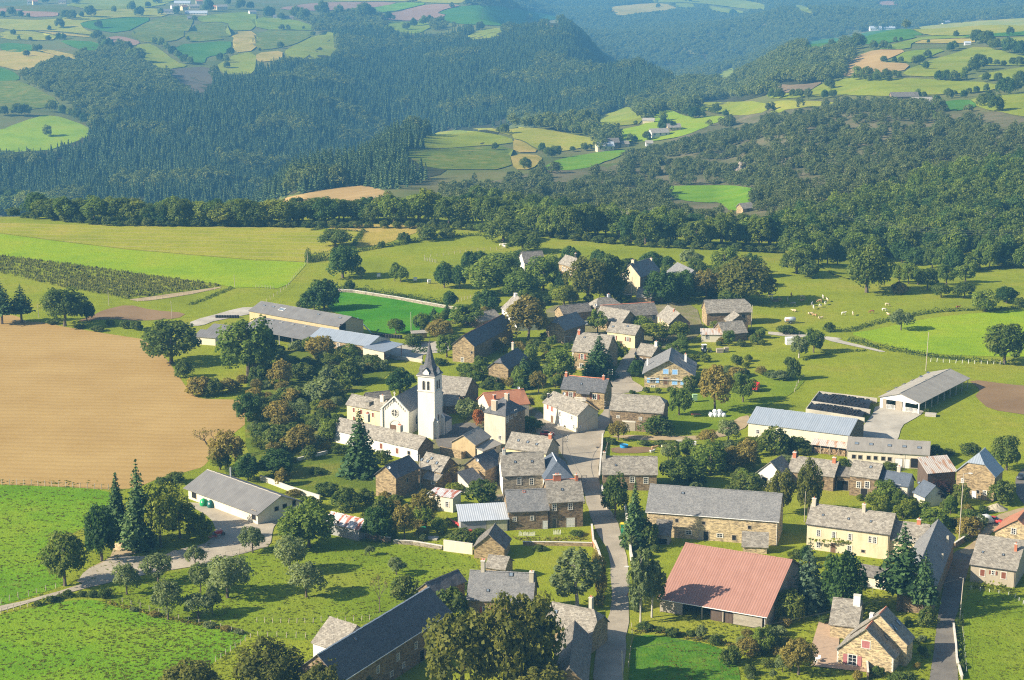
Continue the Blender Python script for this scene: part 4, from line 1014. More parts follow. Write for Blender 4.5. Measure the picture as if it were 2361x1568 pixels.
b = Bd('tower_house', 'tall narrow beige house with a hipped slate roof and broad chimney right of the church', 'house', t12(2105,655), t12(2300,692), 8.6, t12(2270,562), 'side', W=9.5, rise=3.4, wall=BEIGE_L, roof=SLATE, kind='hip', hipl=3.0, hipr=3.0, gmat=STONE_D, lm='the tall beige house')
b.opening('win', t12(2250,900), 1.0, 1.1); b.chimney(t12(2200,640), 1.7, .9, 2.6, BEIGE, 2); b.chimney(t12(2315,540), 1.2, .9, 1.4, BEIGE, 2)
for p in ((2318,730),(2352,700),(2395,670)): b.opening('win', t12(*p), .9, 1.6)
b = Bd('stone_house', 'cream house with an orange clay tile roof and dish behind the tall beige house', 'house', (490,407), (529,403), 5, (507,390.5), wall=CREAM_C, roof=TILE, pitch=32, hipr=0, lm='the orange-tiled house', ridge_col=TERRA); b.chimney((494.5,400), .8, .7, 1.5, BRICK, 1); b.dish((518,389))
b = Bd('rendered_house', 'lauze house with three skylights and a red chimney at the edge of the square', 'house', t22(-55,984), t22(312,1036), 4.2, t22(160,870), wall=YELLOW, roof=LAUZE, pitch=38, gmat=BEIGE, lm='the three-skylight house')
for p in ((60,928),(145,942),(228,962)): b.skylight(t22(*p), .7, .8)
b.chimney(t22(362,905), .9, .8, 1.1, BRICK, 1)
b = Bd('stone_house', 'grey stone house with a broad lauze roof and white side chimney', 'house', t22(-85,1243), t22(300,1232), 5.5, t22(110,1034), wall=STONE_G, roof=LAUZE, pitch=42, gmat=WHITE, lm='the grey stone house')
for p in ((65,1300),(182,1305)): b.opening('win', t22(*p), .9, 1.7)
for p in ((28,1125),(183,1120)): b.skylight(t22(*p), .6, .7)
b.chimney(t12(2285,1050), .8, .7, 1.2, WHITE, 1)
b = Bd('hipped_house', 'blue slate hipped roof standing at the edge of the square', 'house', t22(305,1278), t22(565,1268), 5.4, t22(365,1010), 'gable', pitch=42, wall=CREAM_C, roof=BLUE, kind='hip', hipl=3.6, hipr=2.5, jit=.01, lm='the blue hipped roof', ridge_col=METAL_W)
b = Bd('stone_house', 'dark slate house with a stone gable and white dish, left of the grey house', 'house', t12(2115,1188), t12(2280,1118), 5, t12(2140,1024), wall=STONE_D, roof=SLATE, pitch=40, gmat=STONE); b.dish(t12(2030,1120))
b = Bd('outbuilding', 'slate-grey lean-to sloping down below the dark slate house with round dish', 'lean-to', t12(1975,1340), t12(2105,1300), 2.5, t12(1990,1180), wall=CREAM_C, roof=SLATE, kind='shed', pitch=30)
b = Bd('stone_house', 'lauze-roofed stone house facing the blue hipped roof across the road', 'house', t22(840,1229), t22(1335,1233), 4.6, t22(1088,1072), wall=STONE_D, roof=LAUZE, pitch=38, lm='the house across the square')
b.opening('win', t22(1110,1288), 1.1, 1.4); b.opening('win', t22(1235,1295), 1.0, 1.5); b.skylight(t22(955,1155), .5, .6); b.chimney(t22(850,1085), .7, .8, 1.4, BEIGE_L, 1)
# around the square
b = Bd('stone_house', 'stone house with a blue-grey slate roof, red ridge and white balcony above the square', 'house', t22(457,441), t22(852,477), 5.6, t22(672,340), wall=STONE, roof=SLATE, pitch=40, lm='the balcony house', ridge_col=TERRA)
b.opening('openshut', t22(543,503), 1.2, 1.4, SH_BROWN); b.opening('openshut', t22(762,522), 1.3, 1.5, SH_BROWN); b.opening('door', t22(670,540), 1.1, 2.1, WOOD).location.z = 3.7
b.chimney(t22(495,330), .7, .7, 1.0, BRICK, 2); b.chimney(t22(845,360), .7, .7, 1.0, BRICK, 1); b.skylight(t22(640,405), .6, .7)
r = b.on_wall(*t22(640,575), side='front')
if r:
 p = r[1]; m = MB(); m.box(p.x - 1.8, p.x + 1.8, -1.5, -.01, 2.45, 2.65); m.build('balcony_floor', SURR, b.root)
 for k in range(13): m = MB(); x = p.x - 1.75 + k * .29; m.box(x - .04, x + .04, -1.5, -1.42, 2.65, 3.45); m.build('baluster', PAINT_W, b.root)
 m = MB(); m.box(p.x - 1.8, p.x + 1.8, -1.53, -1.40, 3.45, 3.55); m.build('handrail', PAINT_W, b.root)
 m = MB()
 for k in range(9): m.box(p.x + 1.8 + k * .42, p.x + 2.22 + k * .42, -1.4, -.02, 0, 2.45 - k * .27)
 m.build('stair_flight', STONE, b.root)
m = MB(); m.face([(b.L*.36,-1.3,4.7),(b.L*.68,-1.3,4.7),(b.L*.68,0,5.5),(b.L*.36,0,5.5)]); m.face([(b.L*.36,0,5.4),(b.L*.68,0,5.4),(b.L*.68,-1.3,4.6),(b.L*.36,-1.3,4.6)]); m.build('porch_roof', SLATE, b.root)
b = Bd('rendered_house', 'white and cream house with red shutters and a small terrace on the square', 'house', t22(292,570), t22(605,690), 5.4, t22(560,540), wall=CREAM_C, roof=LAUZE, pitch=36, gmat=BEIGE_L, lm='the cream house on the square')
b.opening('shut', t22(330,615), .9, 1.4, SH_RED); b.opening('shut', t22(370,637), .9, 1.4, SH_RED); b.opening('door', t22(370,740), 1.0, 2.1, WOOD); b.opening('plainwin', t22(442,680), .9, 1.3); b.opening('door', t22(440,765), 1.2, 2.1, SH_WHITE); b.opening('win', t22(552,718), .7, 1.0); b.opening('win', t22(570,800), .7, 1.0); b.opening('plainwin', t22(630,800), .5, .6)
b.chimney(t22(330,530), .5, .5, 1.2, DKSTEEL, 0); b.dish(t22(487,505))
b = Bd('stone_barn', 'stone barn with a grey plank door and half-hipped lauze roof on the square', 'barn', t22(905,633), t22(1385,668), 6.2, t22(1175,507), wall=STONE_D, roof=LAUZE, pitch=40, hipr=1.6, lm='the half-hipped barn')
b.opening('gate', t22(1088,795), 2.9, 3.0, OAKW); b.opening('win', t22(978,707), .6, .6); b.opening('win', t22(1185,725), .7, .7); b.opening('hole', t22(1185,790), .6, .5)
m = MB(); q = b.on_wall(*t22(1078,752))[1]; m.box(q.x - 2.0, q.x + 2.0, -.08, 0, q.z - .15, q.z + .2); m.build('lintel', SURR, b.root)
b = Bd('modern_house', 'yellow stone gabled house with pale blue shutters and a wide slate roof', 'house', t22(1222,298), t22(1668,312), 4.8, t22(1512,85), 'gable', rise=4.3, wall=STONE_Y, roof=SLATE_L, over=.8, lm='the blue-shuttered house')
for p in ((1418,290),(1502,295)): b.opening('shut', t22(*p), 1.6, 1.5, SH_BLUE)
b.opening('openshut', t22(1300,372), 1.7, 1.5, SH_BLUE); b.opening('shut', t22(1500,388), 1.6, 1.6, SH_BLUE); b.opening('shut', t22(1570,392), 1.1, 1.5, SH_BLUE); b.opening('door', t22(1416,390), 1.3, 2.2, WOOD).location.z = 2.2
b.opening('plainwin', t22(1298,447), 1.2, .6)
b.chimney(t22(1600,200), .8, .7, 2.4, PAINT_W, 2); b.chimney(t22(1248,235), .5, .5, 2.2, PAINT_W, 0); b.dish(t22(1590,190))
m = MB(); m.box(-.35, -.02, .3, b.W - .3, 2.55, 2.7); m.build('string_course', SURR, b.root)
b = Bd('stone_house', 'stone house with white corner blocks and a red chimney behind a tall spruce', 'house', (572.4,350), (606,353.3), 6.4, (594,333.5), wall=STONE, roof=LAUZE, pitch=42, lm='the corner-block house')
b.opening('openshut', t22(648,152), 1.0, 1.6, SH_RED); b.opening('win', t22(640,238), 1.0, 1.5); b.chimney(k6(724,403), .8, .8, 1.2, BRICK, 1); b.skylight(k6(775,428), .6, .6)
m = MB()
for z in range(11): m.box(-.03, .5 if z % 2 else .3, -.03, .3, z * .57, z * .57 + .5)
m.build('corner_stones', SURR, b.root)
b = Bd('stone_house', 'low lauze cottage beside the upper road', 'cottage', k6(1100,529), k6(1200,545), 3, k6(1190,474), wall=STONE_D, roof=LAUZE, pitch=36); b.opening('win', t22(1190,185), 1.0, 1.4); b.chimney(k6(1268,478), .9, .8, .9, WHITE, 1)
# right-hand farm
b = Bd('metal_shed', 'long farm shed with a smooth blue-grey metal roof', 'shed', t32(-181,757), t32(745,873), 4.2, t32(335,670), wall=CREAM_C, roof=METAL_B, pitch=20, jit=0, gmat=STONE_D, lm='the blue metal shed'); b.opening('win', t22(2268,845), .9, .9)
b = Bd('farm_building', 'cream stable with a corrugated grey roof, five roof lights and a row of dark windows', 'stable', t32(735,1010), t32(1482,1057), 4.2, t32(1115,915), wall=CREAM_C, roof=sheet_roof('corrugated_fibre', (.300,.275,.235), (.390,.360,.305), None, 2.6, .8), pitch=20, jit=.0, lm='the cream stable')
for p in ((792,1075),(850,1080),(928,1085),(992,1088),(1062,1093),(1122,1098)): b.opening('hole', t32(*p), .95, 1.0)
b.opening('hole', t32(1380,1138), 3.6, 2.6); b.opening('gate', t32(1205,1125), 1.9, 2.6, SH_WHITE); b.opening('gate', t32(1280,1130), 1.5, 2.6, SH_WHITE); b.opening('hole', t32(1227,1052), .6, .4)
for p in ((817,955),(950,963),(1120,975),(1257,984),(1393,995)): b.skylight(t32(*p), 1.1, 1.0, FIBRO_D)
b = Bd('cattle_barn', 'open-sided cattle barn with a pale two-pitch roof and white metal gates', 'barn', t32(1400,578), t32(1848,350), 3.5, t32(1470,368), wall=CREAM_C, roof=FIBRO, pitch=17, jit=.0, openw=('front', 'left', 'right'), lm='the open cattle barn', over=.5)
b.skylights = [b.skylight(t32(*p), 1.6, .8, FIBRO_D) for p in ((1475,302),(1410,338),(1330,373),(1252,409),(1180,442),(1110,476))]
for k in range(9):
 m = MB(); x = b.L * k / 8; m.box(x - .1, x + .1, .0, .2, -.3, b.h); m.build('post', STEEL, b.root)
for y0, y1, mt in ((.0, .03, PAINT_W), (.36, .42, PAINT_W), (.44, .60, OAKW), (.84, .93, OAKW), (.93, 1.0, PAINT_W)):
 m = MB(); m.box(-.05, .1, y0 * b.W, y1 * b.W, 0, 3.4 if mt is PAINT_W else 3.0); m.build('front_panel', mt, b.root)
m = MB(); m.face([(-.04, -.3, b.h - .15), (-.04, b.W / 2, b.h + b.rise - .1), (-.04, b.W + .3, b.h - .15), (-.04, b.W * .9, b.h - .7), (-.04, b.W / 2, b.h - .5), (-.04, b.W * .1, b.h - .7)][::-1]); m.build('gable_board', PAINT_W, b.root)
for y0, y1 in ((.04, .35), (.61, .83)):
 g = MB(); g.box(-.1, -.04, y0 * b.W, y0 * b.W + .08, 0, 1.5); g.box(-.1, -.04, y1 * b.W - .08, y1 * b.W, 0, 1.5); go = g.build('gate', PAINT_W, b.root)
 for z in (.25, .55, .85, 1.15, 1.45):
  m = MB(); m.box(-.12, -.09, y0 * b.W, y1 * b.W, z - .05, z + .05); m.build('gate_bar', PAINT_W, go)
b = Bd('wood_store', 'open woodshed with a pale rust-stained metal roof, stacked with logs', 'woodshed', t32(405,958), t32(730,998), 2.6, t32(590,928), wall=WOODG, roof=METAL_RUST, kind='shed', pitch=14, jit=0, thick=.08, openw=('front',), lm='the woodshed')
woodshed = b
for k in range(5): m = MB(); x = b.L * k / 4; m.box(x - .08, x + .08, .02, .18, -.2, b.h); m.build('post', OAKW, b.root)
b = Bd('farmhouse', 'lauze farmhouse with two ridge chimneys and a hipped left wing', 'house', t32(190,1198), t32(604,1253), 4.2, t32(370,1084), wall=STONE_D, roof=LAUZE, pitch=38, lm='the two-chimney farmhouse'); b.chimney(t32(236,1075), .9, .8, 1.2, BRICK, 1); b.chimney(t32(612,1125), .9, .8, 1.2, BRICK, 1)
b = Bd('farmhouse', 'white-walled gabled wing at the left of the two-chimney farmhouse', 'house', t22(2258,1218), t32(150,1262), 3.6, t32(108,1042), 'gable', pitch=42, wall=WHITE, roof=LAUZE); b.opening('hole', t22(2330,1300), 1.6, 1.8)
b = Bd('outbuilding', 'low lauze link with a dark garage opening between two farmhouses', 'outbuilding', t32(636,1245), t32(765,1256), 4.0, t32(700,1172), wall=STONE_D, roof=LAUZE_D, pitch=30); b.opening('hole', t32(682,1380), 2.9, 2.6)
b = Bd('stone_house', 'lauze stone house with two dark upper openings beside the garage link', 'house', t32(757,1238), t32(1008,1273), 5.6, t32(900,1122), wall=STONE_D, roof=LAUZE, pitch=38, lm='the house beside the garage link')
b.opening('win', t32(837,1335), 1.0, 1.5); b.opening('win', t32(915,1335), 1.1, 1.6); b.opening('hole', t32(885,1425), 1.8, 2.3); b.skylight(t32(948,1172), .7, .8)
b = Bd('modern_house', 'small cream house with smooth dark blue slate slopes and a white chimney', 'house', t32(1010,1303), t32(1287,1343), 4.5, t32(1165,1214), wall=CREAM_C, roof=BLUE, pitch=38, jit=.01, lm='the dark blue slate house'); b.opening('win', t32(1197,1355), 1.2, 1.2); b.chimney(t32(1208,1210), .9, .8, 1.2, BEIGE_L, 1)
b = Bd('modern_house', 'dark blue slate wing stepping down to the right of the small cream house', 'house', t32(1345,1395), t32(1448,1442), 3.0, t32(1365,1262), wall=CREAM_C, roof=BLUE, pitch=40, jit=.01); b.skylight(t32(1395,1318), .9, .7)
b = Bd('timber_barn', 'dark timber lean-to barn with rusty corrugated sheets', 'barn', t32(1475,1226), t32(1732,1204), 4.6, t32(1655,1062), wall=WOODD, roof=METAL_RUST, kind='shed', pitch=24, jit=0, thick=.08, lm='the rusty barn')
b = Bd('stone_barn', 'tall stone barn with a blue metal half-hipped roof at the right', 'barn', t32(1740,1202), t32(2093,1254), 6.8, t32(1962,952), 'gable', pitch=44, wall=STONE, roof=METAL_B, hipl=2.4, jit=0, over=.3, lm='the blue-roofed stone barn', ridge_col=METAL_W)
b.opening('plainwin', t32(1795,1297), .6, 1.0); b.opening('win', t32(2000,1410), .8, 1.1); b.opening('door', t32(1900,1415), 1.1, 2.0, SH_WHITE); b.opening('hole', t32(1935,1400), .8, .9)
# left farm
b = Bd('farm_shed', 'long farm shed with yellow board walls and a grey roof with small roof lights', 'shed', t01(2300,1295), t11(765,1441), 5.8, t11(440,1277), wall=WOODY, roof=FIBRO_D, pitch=20, jit=.0, lm='the long farm shed')
for p in ((75,1250),(160,1262),(575,1332),(775,1365)): b.skylight(t11(*p), 1.3, .8, FIBRO_D)
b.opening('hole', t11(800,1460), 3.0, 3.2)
m = MB(); r = b.on_roof(*t11(240,1290)); m = None
b.skylight(t11(240,1287), 2.6, 1.6, PAINT_W)
b = Bd('farm_shed', 'lower dark fibre cement lean-to in front of the long farm shed', 'shed', t11(-140,1453), t11(452,1563), 3.6, t11(230,1388), wall=WOODD, roof=FIBRO_D, kind='shed', pitch=12, jit=0, openw=('front',))
for p in ((60,1370),(150,1390),(235,1406),(340,1425),(450,1444)): b.skylight(t11(*p), 1.3, .8, FIBRO)
for k in range(6): m = MB(); x = b.L * k / 5; m.box(x - .1, x + .1, .02, .2, -.2, b.h); m.build('post', STEEL, b.root)
b = Bd('farm_shed', 'pale blue-grey roofed stone shed nearest the church on the farm yard', 'shed', t11(500,1537), t11(1030,1620), 4.8, t11(850,1490), wall=STONE, roof=METAL_B, pitch=18, jit=0, gmat=CREAM_C, lm='the pale farm shed')
b.opening('plainwin', t12(685,30), 1.0, 1.2); b.opening('win', t12(760,45), 1.0, 1.2); b.opening('door', t12(805,45), 1.2, 2.2, SH_RED)
b = Bd('canopy_shed', 'open canopy with a blue-grey sheet roof at the end of the pale farm shed', 'canopy', t12(1180,107), t12(1350,37), 4.2, t12(1110,40), W=8.0, wall=CREAM_C, roof=METAL_B, kind='shed', rise=.7, jit=0, openw=('front', 'right'))
for k in range(2): m = MB(); x = b.L * (.05 + .9 * k); m.box(x - .1, x + .1, .02, .22, -.2, b.h); m.build('post', BRICK, b.root)
b = Bd('farm_shed', 'small dark-roofed cattle shed at the left end of the farm', 'shed', t01(1795,1532), t01(1985,1547), 2.8, t01(1950,1478), wall=CREAM_C, roof=FIBRO_D, kind='shed', pitch=14, jit=0)
b = Bd('farm_shed', 'second small dark shed roof with a white edge between cattle shed and lean-to', 'shed', t01(1915,1472), t01(2110,1492), 3.0, t01(2050,1425), wall=CREAM_C, roof=FIBRO_D, kind='shed', pitch=14, jit=0)
b = Bd('yard_shelter', 'little stone shelter with a grey roof on the farm yard wall', 'shelter', k5(80,52), k5(172,46), 2.0, k5(135,34), wall=STONE, roof=FIBRO, kind='shed', pitch=14)
# upper village
b = Bd('rendered_house', 'white house with a pale lauze roof and white ridge chimney, uphill of the slate barn', 'house', k6(250,238), k6(345,302), 5, k6(362,174), wall=WHITE, roof=LAUZE, pitch=42, lm='the white upper house'); b.chimney(k6(338,165), 1.8, .9, .9, WHITE, 0)
for p in ((272,272),(290,285),(308,298)): b.opening('win', k6(*p), .6, 1.4)
b = Bd('outbuilding', 'low lauze outbuilding left of the white upper house', 'outbuilding', k6(108,325), k6(245,300), 2.6, k6(165,258), wall=STONE_D, roof=LAUZE, pitch=28)
b = Bd('stone_barn', 'slate-roofed stone barn with a bright ochre gable end behind the church', 'barn', t12(2012,53), (512.9,324.3), 6, (483,324.6), wall=STONE_D, roof=SLATE, pitch=40, gmat=STONE, lm='the ochre-gabled barn', ridge_col=TERRA)
b.opening('hole', t12(1990,115), .7, .8); b.opening('win', t12(1902,182), .7, 1.4)
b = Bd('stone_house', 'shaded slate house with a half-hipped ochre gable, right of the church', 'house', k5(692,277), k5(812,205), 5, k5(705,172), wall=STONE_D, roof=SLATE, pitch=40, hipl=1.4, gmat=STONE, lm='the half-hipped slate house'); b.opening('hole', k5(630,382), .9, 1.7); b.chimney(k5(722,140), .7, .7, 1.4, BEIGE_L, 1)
b = Bd('stone_barn', 'broad lauze barn with a dark gable right behind the church tower', 'barn', k5(225,430), k5(412,449), 4.6, k5(370,333), wall=STONE_D, roof=LAUZE, pitch=36, lm='the barn behind the tower');
b = Bd('outbuilding', 'lauze lean-to in front of the barn behind the church tower', 'lean-to', k5(268,515), k5(385,505), 2.8, k5(335,442), wall=STONE_D, roof=LAUZE, kind='shed', pitch=30)
b = Bd('stone_house', 'lauze house with a half-open white front among trees, highest at the left', 'house', t21(115,851), t21(300,842), 4.6, t21(232,748), wall=WHITE, roof=LAUZE_D, pitch=38, lm='the topmost left house'); b.opening('hole', t21(140,905), 3.2, 3.0)
b = Bd('stone_house', 'stone house with white-framed windows and dark ridge chimney near the upper meadow', 'house', t21(432,853), t21(592,902), 4.6, t21(555,800), wall=STONE, roof=LAUZE, pitch=40, lm='the white-framed house'); b.chimney(t21(588,805), .7, .7, 1.6, DKSTEEL, 1)
for p in ((468,910),(490,920),(512,930),(540,942)): b.opening('plainwin', t21(*p), .8, 1.6)
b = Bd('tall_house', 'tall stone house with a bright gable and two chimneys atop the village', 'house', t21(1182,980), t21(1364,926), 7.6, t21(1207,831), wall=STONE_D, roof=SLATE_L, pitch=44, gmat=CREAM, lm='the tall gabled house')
b.opening('win', t21(1218,1020), .9, 1.6); b.opening('win', t21(1260,1010), .9, 1.6); b.opening('openshut', t21(1050,992), .5, .9, SH_BROWN); b.opening('openshut', t21(1050,1050), .5, .9, SH_BROWN); b.opening('win', t21(1218,1065), .9, 1.2); b.opening('hole', t21(1258,1075), 1.0, 1.8); b.chimney(t21(1116,850), .8, 1.2, .8, CREAM, 1); b.chimney(t21(1298,828), .7, .9, .7, CREAM, 1)
b = Bd('stone_house', 'grey slate roof among trees just right of the tall gabled house', 'house', t21(1412,946), t21(1560,1020), 4.6, t21(1590,882), wall=CREAM, roof=SLATE_L, pitch=36)
b = Bd('stone_shed', 'small lauze shed in front of the tall gabled house', 'shed', t21(1150,1167), t21(1280,1175), 3, t21(1238,1085), wall=STONE, roof=LAUZE, pitch=36)
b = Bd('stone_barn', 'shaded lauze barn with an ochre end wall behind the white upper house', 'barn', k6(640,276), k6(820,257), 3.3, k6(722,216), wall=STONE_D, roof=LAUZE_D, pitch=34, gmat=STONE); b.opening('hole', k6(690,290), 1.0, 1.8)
b = Bd('stone_barn', 'square stone barn with a slate half-hipped roof in the upper village', 'barn', k6(648,379), k6(779,336), 5, k6(657,286), wall=STONE_D, roof=SLATE_L, pitch=42, hipl=2.0, gmat=STONE, lm='the square barn');
b = Bd('stone_house', 'hip-roofed lauze house with a white chimney at the heart of the upper village', 'house', k6(848,234), k6(1008,217), 4.4, k6(925,171), wall=STONE, roof=LAUZE, pitch=38, kind='hip', hipl=2.6, hipr=2.6); b.chimney(k6(928,170), .9, .8, .9, WHITE, 1); b.dish(k6(845,228))
b = Bd('long_house', 'long lauze range with a white door at the heart of the upper village', 'house', k6(905,300), k6(1240,279), 4, k6(1080,212), wall=CREAM, roof=LAUZE_D, pitch=36, lm='the long lauze range', ridge_col=TERRA); b.opening('win', k6(1215,300), 1.0, 1.6)
b = Bd('stone_barn', 'lauze barn with a dark right gable in front of the long lauze range', 'barn', k6(835,298), k6(1012,331), 4.2, k6(945,240), wall=STONE, roof=LAUZE, pitch=38)
b = Bd('rendered_house', 'narrow cream house with a lauze roof right of the long range', 'house', k6(1240,286), k6(1314,339), 4.6, k6(1325,237), wall=CREAM, roof=LAUZE, pitch=42, gmat=STONE_D); b.chimney(k6(1345,262), .7, .6, .8, BRICK, 1)
for p in ((1255,315),(1285,335)): b.opening('openshut', k6(*p), .6, 1.2, SH_BROWN)
b = Bd('rendered_house', 'pale yellow house with brown shutters and a vine along its front', 'house', k6(920,386), k6(1096,409), 5, k6(1028,340), wall=YELLOW, roof=LAUZE, pitch=36, gmat=STONE_D, lm='the vine-fronted yellow house')
for p in ((963,428),(1050,440)): b.opening('openshut', k6(*p), .9, 1.4, SH_BROWN)
b.opening('door', k6(1005,450), 1.0, 2.0, WOOD); b.skylight(k6(957,360), .8, .7); b.skylight(k6(1050,358), .8, .7)
b = Bd('stone_barn', 'wide lauze stone barn with a ruined left gable right of the upper village', 'barn', t21(1800,1313), t21(2207,1303), 5, t21(1970,1195), wall=STONE_D, roof=LAUZE, pitch=40, hipr=1.6, gmat=STONE, lm='the wide upper barn'); b.opening('hole', t21(2135,1370), 1.6, 3.0); b.opening('win', t21(1840,1420), .8, 1.4)
b = Bd('outbuilding', 'small pale lauze gable in front of the wide upper barn', 'outbuilding', t21(1962,1367), t21(2012,1402), 4, t21(2080,1326), wall=STONE_D, roof=LAUZE, pitch=36)
b = Bd('stone_house', 'lauze cottage with a lean-to, lowest at the right of the upper village', 'cottage', t21(1955,1511), t21(2167,1493), 3, t21(2008,1398), wall=STONE_D, roof=LAUZE, pitch=36, lm='the lean-to cottage')
b = Bd('outbuilding', 'rusty-roofed lean-to with pale posts beside the lauze cottage', 'lean-to', t21(1747,1514), t21(1945,1517), 2.8, t21(1862,1463), wall=CREAM_C, roof=METAL_RUST, kind='shed', pitch=16, jit=0, thick=.08)
b.opening('plainwin', t22(1800,-30), 1.2, 1.4)
# ------------------------------------------------------------------ the church
def church():
 n = Bd('church', 'white village church with a slate spire, rose window and twin belfry openings', 'church', t12(1155,640), t12(1405,667), 6.8, t12(1505,452), 'gable', rise=4.0, wall=CHURCH, roof=SLATE_L, over=.15, walls=False, lm='the church')
 root = n.root; L, W, h, r = n.L, n.W, n.h, n.rise
 tl = 7.5
 m = MB(); z0 = -1
 Lx = L + 9
 m.face([(0,0,z0),(Lx,0,z0),(Lx,0,h),(0,0,h)]); m.face([(Lx,W,z0),(0,W,z0),(0,W,h),(Lx,W,h)])
 for x, fl in ((0, 1), (Lx, 0)):
  p = [(x,0,z0),(x,W,z0),(x,W,h),(x,W/2,h+r),(x,0,h)]; m.face(p[::-1] if fl else p)
 m.build('wall', CHURCH, root)
 n.L = Lx; bpy.data.objects.remove(n.roof.children[0]) if n.roof.children else None
 bpy.data.objects.remove(n.roof); n.make_roof(SLATE_L, .15, .03, .15, None); n.L = L
 # facade: raised parapet gable, corner piers, corbel arcade, rose window, portal arch, cross
 m = MB()
 for y0, y1 in ((-.25, .55), (W - .55, W + .25)): m.box(-.35, .25, y0, y1, -1, h + .4)
 m.build('corner_pier', CHURCH, root)
 m = MB(); w = W + .7; t = .5
 for sgn in (-1, 1):
  y0, y1 = W / 2 + sgn * (W / 2 + .3), W / 2; za, zb = h + .25, h + r + .6
  q = lambda x, y, z: (x, y, z)
  a = [q(-.35,y0,za),q(-.35,y1,zb),q(.15,y1,zb),q(.15,y0,za)]; c = [q(-.35,y0,za-t),q(-.35,y1,zb-t),q(.15,y1,zb-t),q(.15,y0,za-t)]
  m.face(a); m.face(c[::-1]); m.face([a[0],c[0],c[1],a[1]]); m.face([a[2],c[2],c[3],a[3]]); m.face([a[0],a[3],c[3],c[0]])
 m.build('gable_coping', CHURCH, root)
 for sgn in (-1, 1):
  for k in range(1, 8):
   f = k / 8.3; y = W / 2 + sgn * (W / 2) * f; z = h + r * (1 - f) - .45
   c = MB(); c.box(-.16, 0, y - .13, y + .13, z - .55, z); c.build('corbel', SURR, root)
 zr = h - .6; m = MB()
 for k in range(24):
  a0, a1 = 2 * math.pi * k / 24, 2 * math.pi * (k + 1) / 24
  P = lambda rr, a, x: (x, W / 2 + rr * math.cos(a), zr + rr * math.sin(a))
  m.face([P(.95,a0,-.1),P(.95,a1,-.1),P(1.25,a1,-.1),P(1.25,a0,-.1)]); m.face([P(1.25,a0,-.1),P(1.25,a1,-.1),P(1.25,a1,.02),P(1.25,a0,.02)])
  m.face([P(.95,a1,-.1),P(.95,a0,-.1),P(.95,a0,.0),P(.95,a1,.0)])
 rose = m.build('rose_window', SURR, root)
 m = MB(); m.face([(-.02, W / 2 + .96 * math.cos(2*math.pi*k/24), zr + .96 * math.sin(2*math.pi*k/24)) for k in range(24)]); m.build('pane', PANE, rose)
 m = MB(); m.box(-.08, -.03, W/2 - .1, W/2 + .1, zr - .95, zr + .95); m.box(-.085, -.035, W/2 - .95, W/2 + .95, zr - .1, zr + .1)
 for dy in (-.5, .5):
  for dz in (-.5, .5): m.box(-.075, -.03, W/2+dy-.07, W/2+dy+.07, zr+dz-.25, zr+dz+.25)
 m.build('tracery', SURR, rose)
 m = MB(); pts = [(1.5 * math.cos(math.pi * k / 14), 2.4 + 1.5 * math.sin(math.pi * k / 14)) for k in range(15)]
 for (a, b_), (c, d) in zip(pts, pts[1:]): m.face([(-.12, W/2+a, b_), (-.12, W/2+c, d), (-.12, W/2+c*1.22, 2.4+(d-2.4)*1.22), (-.12, W/2+a*1.22, 2.4+(b_-2.4)*1.22)][::-1])
 for sy in (-1.83, 1.5): m.box(-.12, -.01, W/2+sy, W/2+sy+.33, 0, 2.4)
 m.build('portal_arch', SURR, root)
 m = MB(); m.box(-.04, -.01, W/2-1.5, W/2+1.5, 0, 2.6); m.build('door', WOOD, root)
 for k, y in enumerate((-.17, .17)):
  m = MB(); m.box(-.06, 0, W/2+y-.1, W/2+y+.1, h+r-1.3, h+r-.5); m.build('gable_slit', PANE, root)
 m = MB(); zc = h + r + .6; m.box(-.15, .0, W/2-.1, W/2+.1, zc, zc+1.1); m.box(-.15, .0, W/2-.4, W/2+.4, zc+.6, zc+.78); m.build('cross', SURR, root)
 # tower stands against the right side wall
 C = n.loc(ground(*t12(1650, 912))); tw = 5.2
 x0, y1 = C.x, C.y + tw; x1, y0 = x0 + tw, C.y
 ht, hb = 18.0, 13.6
 m = MB(); m.box(x0, x1, y0, y1, -1, ht, bottom=False); m.build('tower', CHURCH, root)
 m = MB(); e = .16
 m.box(x0-e, x1+e, y0-e, y1+e, hb, hb+.28); m.build('string_course', SURR, root)
 m = MB(); m.box(x0-.3, x1+.3, y0-.3, y1+.3, ht, ht+.32); m.build('cornice', SURR, root)
 def arch(cx, side, zb, ww, hh, mat, name):
  """louvred arch on the tower's left face (x0) or front face (y0)"""
  pts = [(-ww/2, 0), (ww/2, 0)] + [(ww/2*math.cos(math.pi*k/8), hh-ww/2+ww/2*math.sin(math.pi*k/8)) for k in range(9)]
  put_ = (lambda a, z, o: (x0 - o, cx + a, zb + z)) if side == 'L' else (lambda a, z, o: (cx + a, y0 - o, zb + z))
  m = MB(); m.face([put_(a, z, .03) for a, z in pts][::-1 if side == 'L' else 1]); w_ = m.build(name, mat, root)
  m = MB()
  for (a, z), (c, d) in zip(pts[1:], pts[2:] + pts[:1]):
   s_ = 1.22; m.face([put_(a, z, .09), put_(c, d, .09), put_(c*s_, (d-hh/2)*1.09+hh/2, .09), put_(a*s_, (z-hh/2)*1.09+hh/2, .09)])
  m.build('frame', SURR, w_)
  return w_
